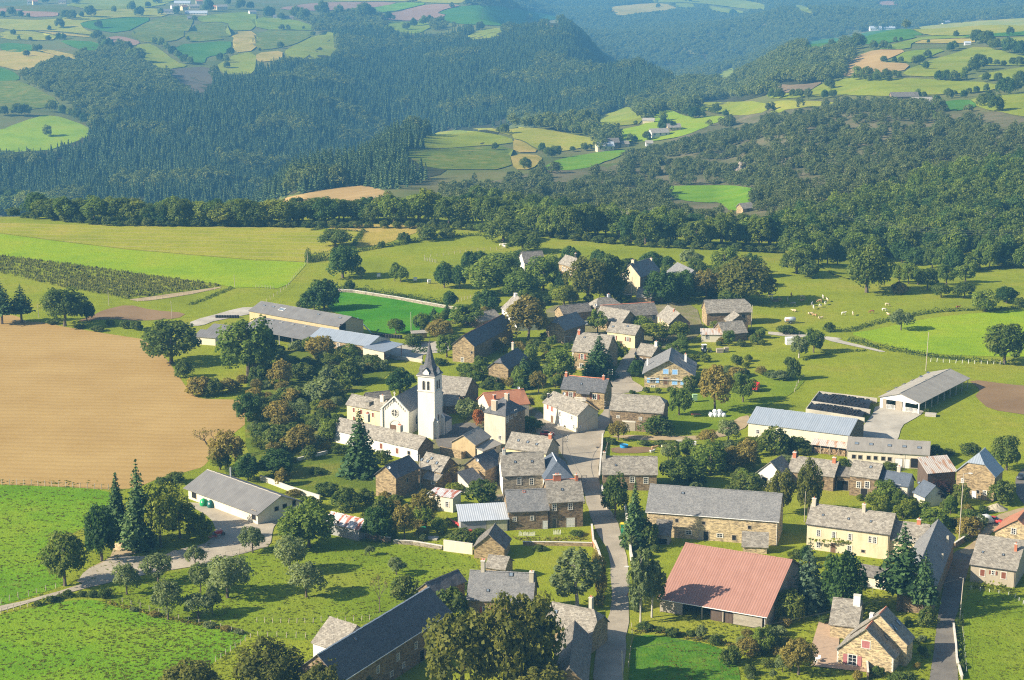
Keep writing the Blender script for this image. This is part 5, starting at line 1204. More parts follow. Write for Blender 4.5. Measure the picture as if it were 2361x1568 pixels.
 for side, mid in (('L', (y0+y1)/2), ('F', (x0+x1)/2)):
  for d in (-.72, .72):
   w_ = arch(mid + d, side, hb + .55, .8, 2.6, DARK, 'belfry_opening')  # flat dark face, painted as the shade inside the belfry
   for k in range(6):
    m = MB(); z = hb + .75 + k * .36
    if side == 'L': m.box(x0-.10, x0-.04, mid+d-.38, mid+d+.38, z, z+.12)
    else: m.box(mid+d-.38, mid+d+.38, y0-.10, y0-.04, z, z+.12)
    m.build('louvre', DKSTEEL, w_)
 arch((x0+x1)/2, 'F', 3.2, .8, 3.4, PANE, 'window')
 # buttresses with sloped caps
 for bx, by, dx, dy in ((x0-.9, y0+.1, .9, .8), (x0+.1, y0-.9, .8, .9), (x1-.9, y0-.9, .8, .9)):
  m = MB(); m.box(bx, bx+dx, by, by+dy, -1, 5.2, bottom=False)
  if dx > dy: m.face([(bx-.05,by-.05,5.2),(bx+dx,by-.05,6.2),(bx+dx,by+dy+.05,6.2),(bx-.05,by+dy+.05,5.2)][::-1]);
  else: m.face([(bx-.05,by-.05,5.2),(bx+dx+.05,by-.05,5.2),(bx+dx+.05,by+dy,6.2),(bx-.05,by+dy,6.2)])
  m.build('buttress', CHURCH, root)
 # spire: flared broach, with a gablet and clock on each face
 cx, cy = (x0+x1)/2, (y0+y1)/2; zt = ht + .32; m = MB()
 ring = lambda rr, z: [(cx + rr * c_, cy + rr * s_, z) for c_, s_ in ((-1,-1),(0,-1.0),(1,-1),(1,0),(1,1),(0,1),(-1,1),(-1,0))]
 def ring8(rr, z, sq):
  o = []
  for k in range(8):
   a = math.pi / 8 + k * math.pi / 4 - math.pi * 7 / 8
   c_, s_ = math.cos(a), math.sin(a); q = max(abs(c_), abs(s_)); f = (1 - sq) * 1 + sq / q
   o.append((cx + rr * c_ * f, cy + rr * s_ * f, z))
  return o
 rs = [ring8(2.95, zt, 1), ring8(2.25, zt + 1.0, .8), ring8(1.55, zt + 2.8, .3), ring8(.95, zt + 5.6, 0), ring8(.06, zt + 9.6, 0)]
 for a, b_ in zip(rs, rs[1:]):
  for k in range(8):
   p = [a[k], a[(k+1)%8], b_[(k+1)%8], b_[k]]
   m.face(p, 0, [(k*.8, a[0][2]), (k*.8+.8, a[0][2]), (k*.8+.8, b_[0][2]), (k*.8, b_[0][2])])
 sp = m.build('spire', SLATE, root)
 m = MB(); m.lathe([(.0,.9),(.05,.85),(.05,0),(.16,-.1),(.05,-.25)], 6, 0, (cx, cy, zt + 9.6)); m.build('finial', DKSTEEL, sp)
 for ax, sg in (('x', -1), ('y', -1), ('x', 1), ('y', 1)):
  def Q(a, o, z):
   d = 2.72 + o
   return (cx + sg * d, cy + a, zt + z) if ax == 'x' else (cx + a, cy + sg * d, zt + z)
  g = MB(); f = [Q(-.95,0,-.1),Q(.95,0,-.1),Q(.95,0,1.2),Q(0,0,2.1),Q(-.95,0,1.2)]; g.face(f); gb = g.build('gablet', CHURCH, sp)
  g = MB()
  for s_ in (-1, 1): g.face([Q(s_*1.2,.2,.95),Q(0,.2,2.3),Q(0,-1.9,2.3),Q(s_*1.2,-1.3,.95)])
  g.build('gablet_roof', SLATE, gb)
  if sg < 0:
   g = MB(); g.face([Q(.62*math.cos(2*math.pi*k/20), .03, .85+.62*math.sin(2*math.pi*k/20)) for k in range(20)]); ck = g.build('clock_face', PAINT_W, gb)
 # sacristy on the far right, with a slate lean-to roof
 S = n.loc(ground(*t12(1745, 868)))
 m = MB(); m.box(S.x, S.x + 4.2, S.y - .2, S.y + 3.6, -1, 3.8, bottom=False); m.build('sacristy_wall', CHURCH, root)
 m = MB(); m.face([(S.x-.3,S.y-.5,3.85),(S.x+4.5,S.y-.5,3.85),(S.x+4.5,S.y+3.6,5.4),(S.x-.3,S.y+3.6,5.4)]); m.face([(S.x-.3,S.y+3.6,5.4),(S.x-.3,S.y-.5,3.85),(S.x-.3,S.y+3.6,3.85)]); m.build('sacristy_roof', SLATE, root)
 for u, v in ((1498,785),(1470,705)):
  pass
 # side windows and pilasters on the visible nave side wall (local y = 0)
 for xx in (3.2, 7.4):
  if xx < x0 - 1.2:
   m = MB(); m.box(xx-.35, xx+.35, -.5, .05, -1, 4.6, bottom=False); m.face([(xx-.4,-.55,4.6),(xx+.4,-.55,4.6),(xx+.4,.02,5.5),(xx-.4,.02,5.5)]); m.build('buttress', CHURCH, root)
 for xx in (5.3,):
  m = MB(); pts = [(-.35,0),(.35,0)] + [(.35*math.cos(math.pi*k/8), 2.2+.35*math.sin(math.pi*k/8)) for k in range(9)]
  m.face([(xx+a, -.03, 2.0+z) for a, z in pts]); m.build('window', PANE, root)
 return n
church()
b = Bd('presbytery', 'cream presbytery with brown shutters and a grey lauze roof left of the church', 'house', t12(837,587), t12(1150,648), 6.0, t12(1052,530), wall=YELLOW, roof=LAUZE, pitch=40, lm='the presbytery')
for p in ((902,645),(970,662),(1035,680),(1078,690),(905,725)): b.opening('shut', t12(*p), .8, 1.3, SH_BROWN)
b.chimney(t12(1168,560), 1.3, .9, 1.5, CREAM_C, 1)
r = b.on_roof(*t12(1045, 590))
if r:
 p = r[1]; m = MB(); m.box(p.x-.7, p.x+.7, p.y-.9, p.y+.9, p.z-.4, p.z+.7); d = m.build('dormer', LAUZE, b.root)
 m = MB(); m.box(p.x-.9, p.x+.9, p.y-1.1, p.y+1.2, p.z+.7, p.z+.85); m.build('dormer_roof', LAUZE, d)
b = Bd('stone_house', 'dark-roofed house standing directly behind the presbytery', 'house', t12(1035,550), t12(1246,528), 5.4, t12(1110,478), wall=STONE_D, roof=LAUZE_D, pitch=38)
# far farms and hamlets
def far_house(uv, w, d, h, rz, wall, roof, label, rise=None, group=None, name='farmhouse'):
 p = ground(*uv); rt = empty(name, p, rz); tag(rt, label, 'house', group)
 rise = rise or d * .36; m = MB(); o = .5
 m.face([(-w/2,-d/2,-3),(w/2,-d/2,-3),(w/2,-d/2,h),(-w/2,-d/2,h)]); m.face([(w/2,d/2,-3),(-w/2,d/2,-3),(-w/2,d/2,h),(w/2,d/2,h)])
 m.face([(w/2,-d/2,-3),(w/2,d/2,-3),(w/2,d/2,h),(w/2,0,h+rise),(w/2,-d/2,h)]); m.face([(-w/2,d/2,-3),(-w/2,-d/2,-3),(-w/2,-d/2,h),(-w/2,0,h+rise),(-w/2,d/2,h)])
 m.build('wall', wall, rt)
 m = MB(); k = rise / (d / 2); slope_grid(m, [(-w/2-o,-d/2-o,h-o*k),(w/2+o,-d/2-o,h-o*k),(w/2+o,0,h+rise+.1),(-w/2-o,0,h+rise+.1)], 3, 2, .03, .25, RND)
 slope_grid(m, [(w/2+o,d/2+o,h-o*k),(-w/2-o,d/2+o,h-o*k),(-w/2-o,0,h+rise+.1),(w/2+o,0,h+rise+.1)], 3, 2, .03, .25, RND); m.build('roof', roof, rt)
 n = max(1, int(w / 5)) if h > 3 else 0
 for q in range(n):
  m = MB(); x = -w / 2 + w * (q + .5) / n; m.box(x - .6, x + .6, -d/2 - .08, -d/2, h * .45, h * .45 + 1.6); m.build('window', PANE, rt)
 return rt
def f0(c, X, Y): return px(c, 0, X, Y)
HG = 'hamlet houses on the far plateau'
for c, X, Y, w, d, h, rz, wl, rf, lb in [
 (0,885,72,24,12,5,.1,CREAM_C,FIBRO_D,'long grey-roofed shed, leftmost of the far hamlet'), (0,922,48,16,11,6,.5,WHITE,FIBRO,'white gabled house at the left of the far hamlet'), (0,962,30,34,13,6,0,CREAM_C,METAL_W,'long zinc-roofed barn behind the far hamlet'),
 (0,970,54,13,9,7,.8,YELLOW,TILE,'yellow house in the middle of the far hamlet'), (0,1025,50,20,10,7,.2,YELLOW,LAUZE,'wide ochre house at the right of the far hamlet'), (0,1035,78,44,12,4,.02,CREAM_C,METAL_W,'pale long greenhouse-like shed in front of the far hamlet'),
 (0,1050,24,14,10,8,.3,CREAM,TILE,'tall cream house at the back of the far hamlet'), (0,1005,104,12,9,4,.2,BEIGE,FIBRO_D,'small dark shed on the field below the far hamlet'),
 (0,1170,52,22,11,7,.3,CREAM,LAUZE,'grey-roofed house among trees right of the far hamlet'), (0,1130,52,14,9,6,0,YELLOW,TILE,'small tiled house among trees right of the far hamlet'), (0,1330,75,14,10,5,.5,WHITE,LAUZE,'lone white house between the hamlet and the pink field'),
 (1,110,98,14,9,4,.1,WHITE,FIBRO_D,'white cottage behind the field edge trees'), (1,175,102,18,9,4,.0,BEIGE,LAUZE_D,'dark-roofed cottage behind the field edge trees'),
 (0,168,22,22,12,7,.2,WHITE,LAUZE,'white farmhouse at the top left of the far plateau'), (0,185,24,12,10,8,.5,YELLOW,TILE,'yellow tiled house at the top left of the far plateau'), (0,330,20,18,10,6,.1,CREAM,LAUZE_D,'slate-roofed farmhouse near the top edge, left'),
 (2,488,796,15,9,5,.2,CREAM,METAL_W,'zinc-roofed farm shed by the valley lane'), (2,510,782,17,9,6,.25,STONE_D,LAUZE_D,'brown stone farmhouse by the valley lane'), (2,592,772,7,6,3,.2,CREAM,LAUZE,'tiny hut right of the valley farm'),
 (2,772,718,17,9,4,.35,WHITE,FIBRO,'white shed on the sunlit valley meadow'), (2,720,648,11,5,3,-.2,YELLOW,FIBRO,'small yellow shed on the upper valley meadow'), (2,850,690,12,8,4,.2,STONE_Y,LAUZE,'stone ruin beside the dark trees of the valley meadow'), (2,722,768,6,5,3,.1,WHITE,FIBRO,'little white hut below the white shed of the valley'),
 (3,805,554,18,8,4,.12,CREAM_C,FIBRO,'low cream farmhouse on the right hillside'), (3,715,528,24,9,4,.1,STONE_D,LAUZE_D,'brown roofed barn left of the low cream farmhouse'),
 (3,565,160,26,13,5,.1,WHITE,METAL_W,'white livestock shed on the skyline ridge'), (3,620,156,40,11,4,.08,WHITE,METAL_W,'long white shed on the skyline ridge'), (3,937,124,16,9,4,.3,WHITE,METAL_W,'small white shed highest on the right ridge'), (3,1050,238,7,5,3,0,WHITE,METAL_W,'white trailer hut beside the far cow pasture')]:
 far_house(f0(c, X, Y), w, d, h, rz, wl, rf, lb)
far_house(px(2,1,2148,392), 7, 6, 3.2, .5, STONE, LAUZE, 'lone stone hut beside the bright green hill field', name='stone_hut')
far_house(px(3,1,1072,210), 9, 6, 2.5, .3, STONE, LAUZE, 'half hidden stone hut by the wooded slope pasture', name='stone_hut')
# ------------------------------------------------------------------ trees
def quads_mesh(name, C, N, S, tone, mat, aspect=1.0, roll=None):
 """many small leaf-clump faces: centres, normals, sizes"""
 n = len(C); N = N / np.maximum(np.linalg.norm(N, axis=1, keepdims=True), 1e-6)
 r = NP.normal(size=(n, 3)) if roll is None else roll
 U = np.cross(N, r); U /= np.maximum(np.linalg.norm(U, axis=1, keepdims=True), 1e-6); V = np.cross(N, U)
 S = np.asarray(S).reshape(-1, 1) * np.ones((n, 1)); a = S * .5; b = S * .5 * aspect
 jit = lambda: NP.uniform(.65, 1.25, size=(n, 1))
 bend = N * S * .18
 P = np.stack([C - U * a * jit() - bend, C - V * b * jit() + bend * .5, C + U * a * jit() - bend, C + V * b * jit() + bend * .5], axis=1).reshape(-1, 3)
 me = bpy.data.meshes.new(name); me.vertices.add(4 * n); me.vertices.foreach_set('co', P.ravel())
 me.loops.add(4 * n); me.loops.foreach_set('vertex_index', np.arange(4 * n, dtype=np.int32))
 me.polygons.add(n); me.polygons.foreach_set('loop_start', np.arange(0, 4 * n, 4, dtype=np.int32)); me.polygons.foreach_set('loop_total', np.full(n, 4, dtype=np.int32))
 me.update(); at = me.attributes.new('tone', 'FLOAT', 'FACE'); at.data.foreach_set('value', np.asarray(tone, dtype=np.float32))
 me.materials.append(mat); me.validate()
 return me
def crown_pts(n, rx, rz, zc, nblob, br, low=.0, leafs=.7, hole=.0, spread=.8):
 """points, normals, tones of an uneven crown made of many overlapping clumps"""
 C, Nn, Tn_ = [], [], []
 cen = []
 tries = 0
 while len(cen) < nblob and tries < 4000:
  tries += 1
  d = NP.normal(size=3); d /= np.linalg.norm(d); q = NP.uniform(.3, 1.15) ** .5 * spread
  if d[2] < -.55: continue
  c = d * q
  if all(np.linalg.norm(c - o) > .30 for o in cen) or tries > 2500: cen.append(c)
 per = n // len(cen)
 for c in cen:
  r = br * NP.uniform(.6, 1.5)
  k = NP.normal(size=(per, 3)); k /= np.linalg.norm(k, axis=1, keepdims=True)
  out = c / max(np.linalg.norm(c), .1)
  k += out * .55 + np.array([0, 0, .25]); k /= np.linalg.norm(k, axis=1, keepdims=True)
  rad = r * NP.uniform(.55, 1.08, size=(per, 1))
  p = c + k * rad
  C.append(p); Nn.append(k * .8 + NP.normal(size=(per, 3)) * .45 + np.array([0, 0, .3])); t0 = NP.uniform(.2, .8)
  Tn_.append(np.clip(t0 * .55 + NP.uniform(0, .45, per), 0, 1))
 C = np.concatenate(C); Nn = np.concatenate(Nn); Tn_ = np.concatenate(Tn_)
 C = C * np.array([rx, rx, rz]) + np.array([0, 0, zc])
 keep = C[:, 2] > low
 return C[keep], Nn[keep], Tn_[keep]
def trunk_mesh(name, h, r, limbs, crown_r, seed, mat=BARK, fork=.35, spread=.8, lean=0.0):
 rn = random.Random(seed); m = MB()
 top = Vector((rn.uniform(-.3, .3) + lean, rn.uniform(-.3, .3), h))
 pts = [Vector((0, 0, -.3)), Vector((0, 0, h * .12)), top * .45 + Vector((rn.uniform(-.15, .15), rn.uniform(-.15, .15), 0)), top * .75, top]
 m.tube(pts, [r * 1.35, r, r * .8, r * .5, r * .12], 7)
 for k in range(limbs):
  a = 2 * math.pi * (k / limbs) + rn.uniform(-.4, .4); z0 = h * rn.uniform(fork, .8)
  b0 = top * (z0 / h); L = crown_r * rn.uniform(.6, .95)
  d = Vector((math.cos(a) * spread, math.sin(a) * spread, rn.uniform(.4, .9)))
  p1 = b0 + d * L * .45; p2 = p1 + (d + Vector((rn.uniform(-.4, .4), rn.uniform(-.4, .4), .1))) * L * .4
  m.tube([b0, p1, p2], [r * .45, r * .28, r * .06], 5)
  for q in range(2):
   e = Vector((rn.uniform(-1, 1), rn.uniform(-1, 1), rn.uniform(.1, .8))) * L * .35; m.tube([p1, p1 + e], [r * .18, r * .03], 4)
 return m.mesh(name, mat)
PROTO = {}
def proto_leafy(key, mat, var, n, rx, rz, zc, nblob, br, size, low, trunk_h, trunk_r, limbs, fork=.3, bark=BARK):
 out = []
 for v in range(var):
  C, N, t = crown_pts(n, rx, rz, zc, nblob, br, low)
  out.append((quads_mesh('crown', C, N, NP.uniform(.6, 1.3, len(C)) * size, t, mat), trunk_mesh('trunk', trunk_h, trunk_r, limbs, rx, hash(key) % 1000 + v if False else len(key) * 31 + v, bark, fork)))
 PROTO[key] = out
# every proto is 10 m tall
proto_leafy('oak', L_OAK, 5, 3800, 4.6, 4.6, 5.2, 30, .35, .60, .5, 8.0, .36, 7)
proto_leafy('dark', L_DARK, 4, 3800, 4.2, 4.8, 5.1, 30, .35, .60, .3, 8.0, .34, 6)
proto_leafy('ash', L_ASH, 5, 3200, 3.9, 4.7, 5.2, 26, .35, .56, .6, 8.2, .28, 7)
proto_leafy('fruit', L_GREY, 5, 2300, 4.6, 4.1, 5.7, 20, .36, .62, 1.5, 7.6, .30, 8, .22)
proto_leafy('lime', L_LIME, 3, 3000, 4.0, 4.4, 5.6, 32, .33, .58, .8, 8.0, .28, 6)
proto_leafy('autumn', L_AUT, 3, 2600, 4.0, 4.3, 5.7, 28, .32, .58, .8, 8.0, .28, 7)
proto_leafy('maple', L_MAPLE, 3, 4200, 4.4, 4.4, 5.5, 38, .33, .56, .4, 8.0, .34, 7)
proto_leafy('beech', L_PURP, 1, 3000, 3.8, 4.5, 5.5, 32, .34, .6, .6, 8.0, .3, 6)
proto_leafy('bush', L_HEDGE, 4, 1800, 5.6, 5.2, 4.6, 26, .36, 1.0, 0, 5.0, .22, 6, .1)
proto_leafy('greybush', L_GREY, 3, 1700, 5.4, 5.2, 4.7, 24, .36, 1.0, 0, 5.0, .22, 6, .1)
proto_leafy('limebush', L_LIME, 2, 1700, 5.4, 5.2, 4.7, 24, .36, 1.0, 0, 5.0, .22, 6, .1)
proto_leafy('brownbush', L_AUT, 3, 1500, 5.4, 5.2, 4.7, 24, .36, 1.0, 0, 5.0, .22, 7, .1)
proto_leafy('flowerbush', L_FLOW, 1, 1200, 4.6, 5.2, 4.7, 20, .36, 1.0, 0, 5.0, .22, 6, .1)
proto_leafy('birch', L_GREY, 3, 2600, 2.7, 4.6, 5.3, 34, .24, .46, .7, 9.2, .2, 9, .25, BARK_P)
def proto_conifer(key, mat, var, nw, rb, mat2=None, droop=.35, base=.6, gap=1.0, dens=12):
 out = []
 for v in range(var):
  C, N, t, S, Rl = [], [], [], [], []
  for k in range(nw):
   f = k / nw; z = base + (9.9 - base) * f; r = rb * (1 - f) ** .85 + .12
   nb = max(5, int(12 * (1 - f) + 5)); a0 = NP.uniform(0, 6.28)
   for b in range(nb):
    a = a0 + 6.283 * b / nb + NP.uniform(-.25, .25); L = r * NP.uniform(.7, 1.15)
    m_ = max(2, int(dens * L / rb * .6))
    tone = NP.uniform(.15, .75)
    for q in range(m_):
     s = (q + .6) / m_; d = np.array([math.cos(a), math.sin(a), 0])
     p = d * L * s + np.array([0, 0, z - droop * L * s ** 1.6 + NP.uniform(-.1, .1)]) + np.array([-d[1], d[0], 0]) * NP.uniform(-.28, .28) * L * s
     C.append(p); N.append(np.array([d[0] * .35, d[1] * .35, .9]) + NP.normal(size=3) * .4); S.append(NP.uniform(.5, .95) * (.45 + .5 * (1 - f))); t.append(min(1, tone * .6 + NP.uniform(0, .4)))
  C.append([0, 0, 9.9]); N.append([1, 0, 0]); S.append(.5); t.append(.5)
  me = quads_mesh('crown', np.array(C), np.array(N), np.array(S), np.array(t), mat, 1.0)
  m = MB(); m.tube([(0,0,-.3),(0,0,5),(0,0,9.7)], [.30, .17, .02], 6)
  out.append((me, m.mesh('trunk', BARK)))
 PROTO[key] = out
proto_conifer('spruce', L_CON, 3, 26, 2.9, dens=24)
proto_conifer('cedar', L_BLUE, 2, 22, 3.4, droop=.2, dens=24)
proto_conifer('column', L_CON, 2, 28, 1.8, droop=-.5, dens=22)
proto_conifer('pine', L_CON, 2, 17, 3.0, base=2.6, droop=-.1, dens=24)
def proto_willow():
 C, N, t = crown_pts(1100, 4.3, 3.0, 6.6, 22, .34, 2.0); Cs = [C]; Ns = [N]; ts = [t]; S = [np.full(len(C), .6)]
 for k in range(70):
  a = NP.uniform(0, 6.28); r = NP.uniform(2.4, 4.9); z0 = NP.uniform(5.5, 8.5) - .25 * r; zl = NP.uniform(.4, 2.2); m_ = 18
  z = np.linspace(z0, zl, m_); p = np.stack([math.cos(a) * r + NP.normal(size=m_) * .12, math.sin(a) * r + NP.normal(size=m_) * .12, z], 1)
  Cs.append(p); Ns.append(np.tile([math.cos(a), math.sin(a), .3], (m_, 1)) + NP.normal(size=(m_, 3)) * .4); ts.append(NP.uniform(.2, 1, m_)); S.append(np.full(m_, .5))
 PROTO['willow'] = [(quads_mesh('crown', np.concatenate(Cs), np.concatenate(Ns), np.concatenate(S), np.concatenate(ts), L_WILL, 1.0), trunk_mesh('trunk', 7, .35, 6, 4, 5))]
proto_willow()
def proto_bare(key, mat, leaves=0, lmat=None):
 out = []
 for v in range(2):
  rn = random.Random(40 + v); m = MB(); tips = []
  def grow(p, d, L, r, depth):
   q = p + d * L; m.tube([p, (p + q) / 2 + Vector((rn.uniform(-.1, .1), rn.uniform(-.1, .1), 0)) * L, q], [r, r * .8, r * .55], 5 if depth > 1 else 4, cap=False)
   if depth == 0: tips.append(q); return
   for k in range(3 if depth > 1 else 4):
    e = (d + Vector((rn.uniform(-1, 1), rn.uniform(-1, 1), rn.uniform(-.2, .7))) * .85).normalized(); grow(q, e, L * rn.uniform(.6, .8), r * .52, depth - 1)
  grow(Vector((0, 0, -.3)), Vector((0, 0, 1)), 3.2, .30, 4)
  tm = m.mesh('trunk', mat)
  k = max(leaves, 60); idx = [tips[rn.randrange(len(tips))] for _ in range(k)]
  C = np.array([(p.x + rn.uniform(-.5, .5), p.y + rn.uniform(-.5, .5), p.z + rn.uniform(-.4, .4)) for p in idx])
  out.append((quads_mesh('crown', C, NP.normal(size=(k, 3)), NP.uniform(.2, .45, k), NP.uniform(0, 1, k), lmat or L_AUT), tm))
 PROTO[key] = out
proto_bare('bare', BARK, 160, L_AUT); proto_bare('dead', BARK_P, 40, L_GREY)
DESC = {'oak': ('oak_tree', 'dark green round oak', 'tree'), 'dark': ('broadleaf_tree', 'very dark green dense tree', 'tree'), 'ash': ('broadleaf_tree', 'mid green leafy tree', 'tree'),
  'fruit': ('fruit_tree', 'open grey green fruit tree', 'tree'), 'lime': ('broadleaf_tree', 'yellow green leafy tree', 'tree'), 'autumn': ('broadleaf_tree', 'brownish autumn tree', 'tree'),
  'maple': ('maple_tree', 'olive yellow broad maple', 'tree'), 'beech': ('copper_beech', 'dark purple leaved tree', 'tree'), 'bush': ('bush', 'dark green bush', 'bush'), 'greybush': ('bush', 'grey green bush', 'bush'), 'limebush': ('bush', 'light green bush', 'bush'),
  'brownbush': ('bush', 'brownish bush', 'bush'), 'flowerbush': ('bush', 'orange flowering bush', 'bush'), 'birch': ('birch_tree', 'tall loose grey green tree', 'tree'), 'spruce': ('spruce_tree', 'dark pointed spruce', 'tree'),
  'cedar': ('blue_spruce', 'bluish broad conifer', 'tree'), 'column': ('conifer_tree', 'narrow dark conifer', 'tree'), 'pine': ('pine_tree', 'tall bare stemmed pine', 'tree'), 'willow': ('willow_tree', 'pale weeping willow', 'tree'),
  'bare': ('bare_tree', 'nearly bare brown tree', 'tree'), 'dead': ('dead_tree', 'bleached dead tree', 'tree')}
TREES = []                                     # (root, kind, u, v) to be labelled when all landmarks are known
NPROTO = {k: 0 for k in PROTO}
def plant(kind, u, vb, vt, w, group=None, label=None, parts=True):
 """one tree from the picture: foot at (u, vb), top at row vt, crown w pixels wide"""
 p = ground(u, vb); s = ppm(p)
 dep = math.cos(PITCH + math.atan((vb - 340) / F))
 H = max(1.0, (vb - vt) / s / dep); wd = w / s
 pr = PROTO[kind]; k = NPROTO[kind]; NPROTO[kind] += 1
 cm, tm = pr[k % len(pr)]
 if not hasattr(plant, 'dim'): plant.dim = {}
 if cm.name not in plant.dim:
  co = np.empty(len(cm.vertices) * 3); cm.vertices.foreach_get('co', co); co = co.reshape(-1, 3)
  plant.dim[cm.name] = (np.percentile(np.abs(co[:, :2]).max(1), 97) * 2, co[:, 2].max())
 dw, dh = plant.dim[cm.name]
 sx = wd / dw; sz = H / dh
 sx = min(max(sx, sz * .4), sz * 2.2)
 nm, ds, cat = DESC[kind]
 rt = empty(nm, p, RND.uniform(0, 6.28)); rt.scale = (sx, sx, sz)
 rt['category'] = cat
 if group: rt['group'] = group
 put('trunk' if cat == 'tree' else 'stems', tm, rt); put('crown' if cat == 'tree' else 'foliage', cm, rt)
 if label: rt['label'] = label
 else: TREES.append((rt, kind, u, vb, H))
 return rt
def TL(c, r, rows):
 for kind, X, Yb, Yt, W in rows:
  if r == 1 and c in (1, 2): W *= 1.15
  a = px(c, r, X, Yb); b_ = px(c, r, X, Yt); w0 = px(c, r, X - W / 2, Yb)[0]; w1 = px(c, r, X + W / 2, Yb)[0]
  plant(kind, a[0], a[1], b_[1], w1 - w0)
TL(0,3,[('oak',600,700,200,390),('dark',940,472,-60,300),('fruit',1170,780,490,250),('fruit',1460,670,390,290),('fruit',1800,520,320,190),('fruit',1850,760,480,210),('fruit',2100,810,425,420),('fruit',1550,1010,640,270),('fruit',1830,1000,770,280),('fruit',1960,960,690,170),('fruit',2330,395,140,240),
  ('lime',1480,340,-230,330),('lime',1660,260,-120,330),('limebush',1850,275,20,240),('lime',1560,180,-260,260),('maple',1760,1830,1385,500),
  ('bush',620,790,735,90),('bush',470,850,790,90),('bush',960,810,720,110),('bush',860,800,740,110),('bush',540,820,780,70),('bush',760,790,745,90),('bush',350,880,840,70),('greybush',1240,930,890,90),('brownbush',1420,980,930,110),('greybush',1930,1080,1030,120),('brownbush',2080,1110,1070,110),('greybush',2200,1140,1100,90)])
TL(0,2,[('spruce',1285,1917,1105,330),('column',1090,1870,1225,210),('oak',1580,215,-180,500),('ash',2290,335,-230,480),('dark',2290,745,480,240),('bare',1935,1075,790,290),('autumn',2100,1200,830,300),('lime',2030,1195,1020,200),('dark',2290,1295,1050,230),('bush',1690,345,170,160),('brownbush',1830,515,330,220),('bush',1950,510,340,200),('brownbush',2120,475,350,230),('bush',1500,1340,1265,150),('bush',1620,1315,1215,160),('brownbush',2240,390,320,120),('bush',2160,1250,1150,150)])
TL(0,1,[('oak',600,1440,1080,390),('dark',800,1385,1190,160),('pine',200,1405,1050,200),('pine',20,1420,1025,230),('bush',1020,1440,1370,90),('bush',1260,1475,1390,120),('bush',1155,1460,1380,100),('bush',900,1485,1430,160),('bush',1400,1500,1440,160),('bush',740,1460,1420,120),('bush',480,1420,1375,110)])
TL(1,3,[('ash',490,340,-100,440),('ash',380,360,-20,330),('fruit',315,580,235,300),('fruit',465,805,480,340),('fruit',1050,420,330,90),('fruit',1295,600,430,180),('bush',1365,825,590,260),('bare',1140,940,600,190),('dark',1110,285,-30,270),('autumn',1370,270,-60,210),('ash',1545,155,-80,160),('bush',1900,300,180,260),('bush',1810,1020,705,300),('maple',600,1860,1400,430),('maple',130,1800,1210,600),('maple',960,1720,1490,230),('maple',1900,1760,935,640),('maple',2290,1760,800,560),('bush',2060,235,170,120),('bush',1950,760,660,110)])
TL(2,3,[('maple',150,1700,765,560),('maple',200,1820,1390,560),('birch',600,895,335,440),('brownbush',790,770,400,130),('spruce',1130,335,-270,170),('bush',1230,330,80,240),('birch',1185,1035,345,210),('birch',1290,990,430,230),('bush',1230,1105,1035,160),('bush',1480,1165,1085,130),('birch',1750,1190,1055,110),('bush',1870,1245,1150,110),('ash',2310,1335,1085,190),('autumn',2190,1350,1180,210),('bush',2010,1425,1250,190),('bush',2190,1515,1420,110),('bush',1150,930,860,110),('brownbush',2230,1060,985,130),('bush',250,370,320,200),('bush',600,235,185,130),('bush',1650,1160,1110,100),('bush',1360,1120,1080,110)])
TL(3,3,[('cedar',370,910,270,340),('dark',690,960,375,370),('pine',1230,930,135,420),('pine',1430,1000,380,240),('willow',180,1000,750,320),('bush',1460,1075,880,180),('autumn',280,1520,1190,310),('greybush',60,1290,1080,170),('bush',1240,1620,1495,260),('bush',1010,1530,1440,130),('brownbush',830,1570,1480,90),('ash',1550,190,-30,260),('brownbush',1850,240,60,220),('limebush',1240,70,-60,200),('bush',1770,1060,1000,80),('bush',1780,1460,1400,80),('bush',520,1040,980,110),('birch',200,560,470,150)])
TL(1,2,[('dark',60,260,-150,320),('brownbush',225,425,165,220),('bush',430,365,205,270),('greybush',620,570,335,340),('bush',330,565,425,270),('brownbush',600,185,-40,260),('ash',850,180,30,220),('bush',860,400,165,260),('dark',1330,490,250,270),('autumn',200,765,560,250),('fruit',400,750,535,220),('fruit',740,615,520,130),('bush',180,975,785,270),('autumn',430,1040,775,270),('ash',680,930,715,190),('spruce',960,1245,625,350),('bush',1170,1145,1010,160),('dark',180,1250,1005,330),('brownbush',240,1340,1180,130),('bush',650,1430,1310,210),('bush',830,1567,1350,270),('bush',1010,1510,1370,180),('bush',1170,1640,1440,210),('autumn',1560,1700,1375,250),('bare',1830,1330,1130,240),('limebush',1840,1410,1310,170),('bush',2080,1510,1280,270),('flowerbush',2045,790,635,110),('greybush',1950,730,530,200),('autumn',2280,115,-30,130),('ash',1980,345,205,160),('ash',2085,335,175,160),('autumn',2250,340,235,220),('ash',1760,155,-60,210),('bush',1450,60,-25,150),('bush',60,900,760,230),('bush',30,420,230,190),('bush',560,1240,1180,130),('bush',760,760,680,150),('bush',90,650,520,170),('bush',520,480,380,170),('bush',700,240,150,180),('bush',1100,210,140,150),('bush',330,870,760,150),('greybush',560,980,870,170),('bush',760,1050,960,170),('bush',260,700,600,140),('greybush',940,300,200,150),('bush',480,1560,1440,230),('brownbush',350,1440,1370,140),('bush',1700,230,165,130),('bush',2170,420,330,150),('bush',1990,1390,1310,130)])
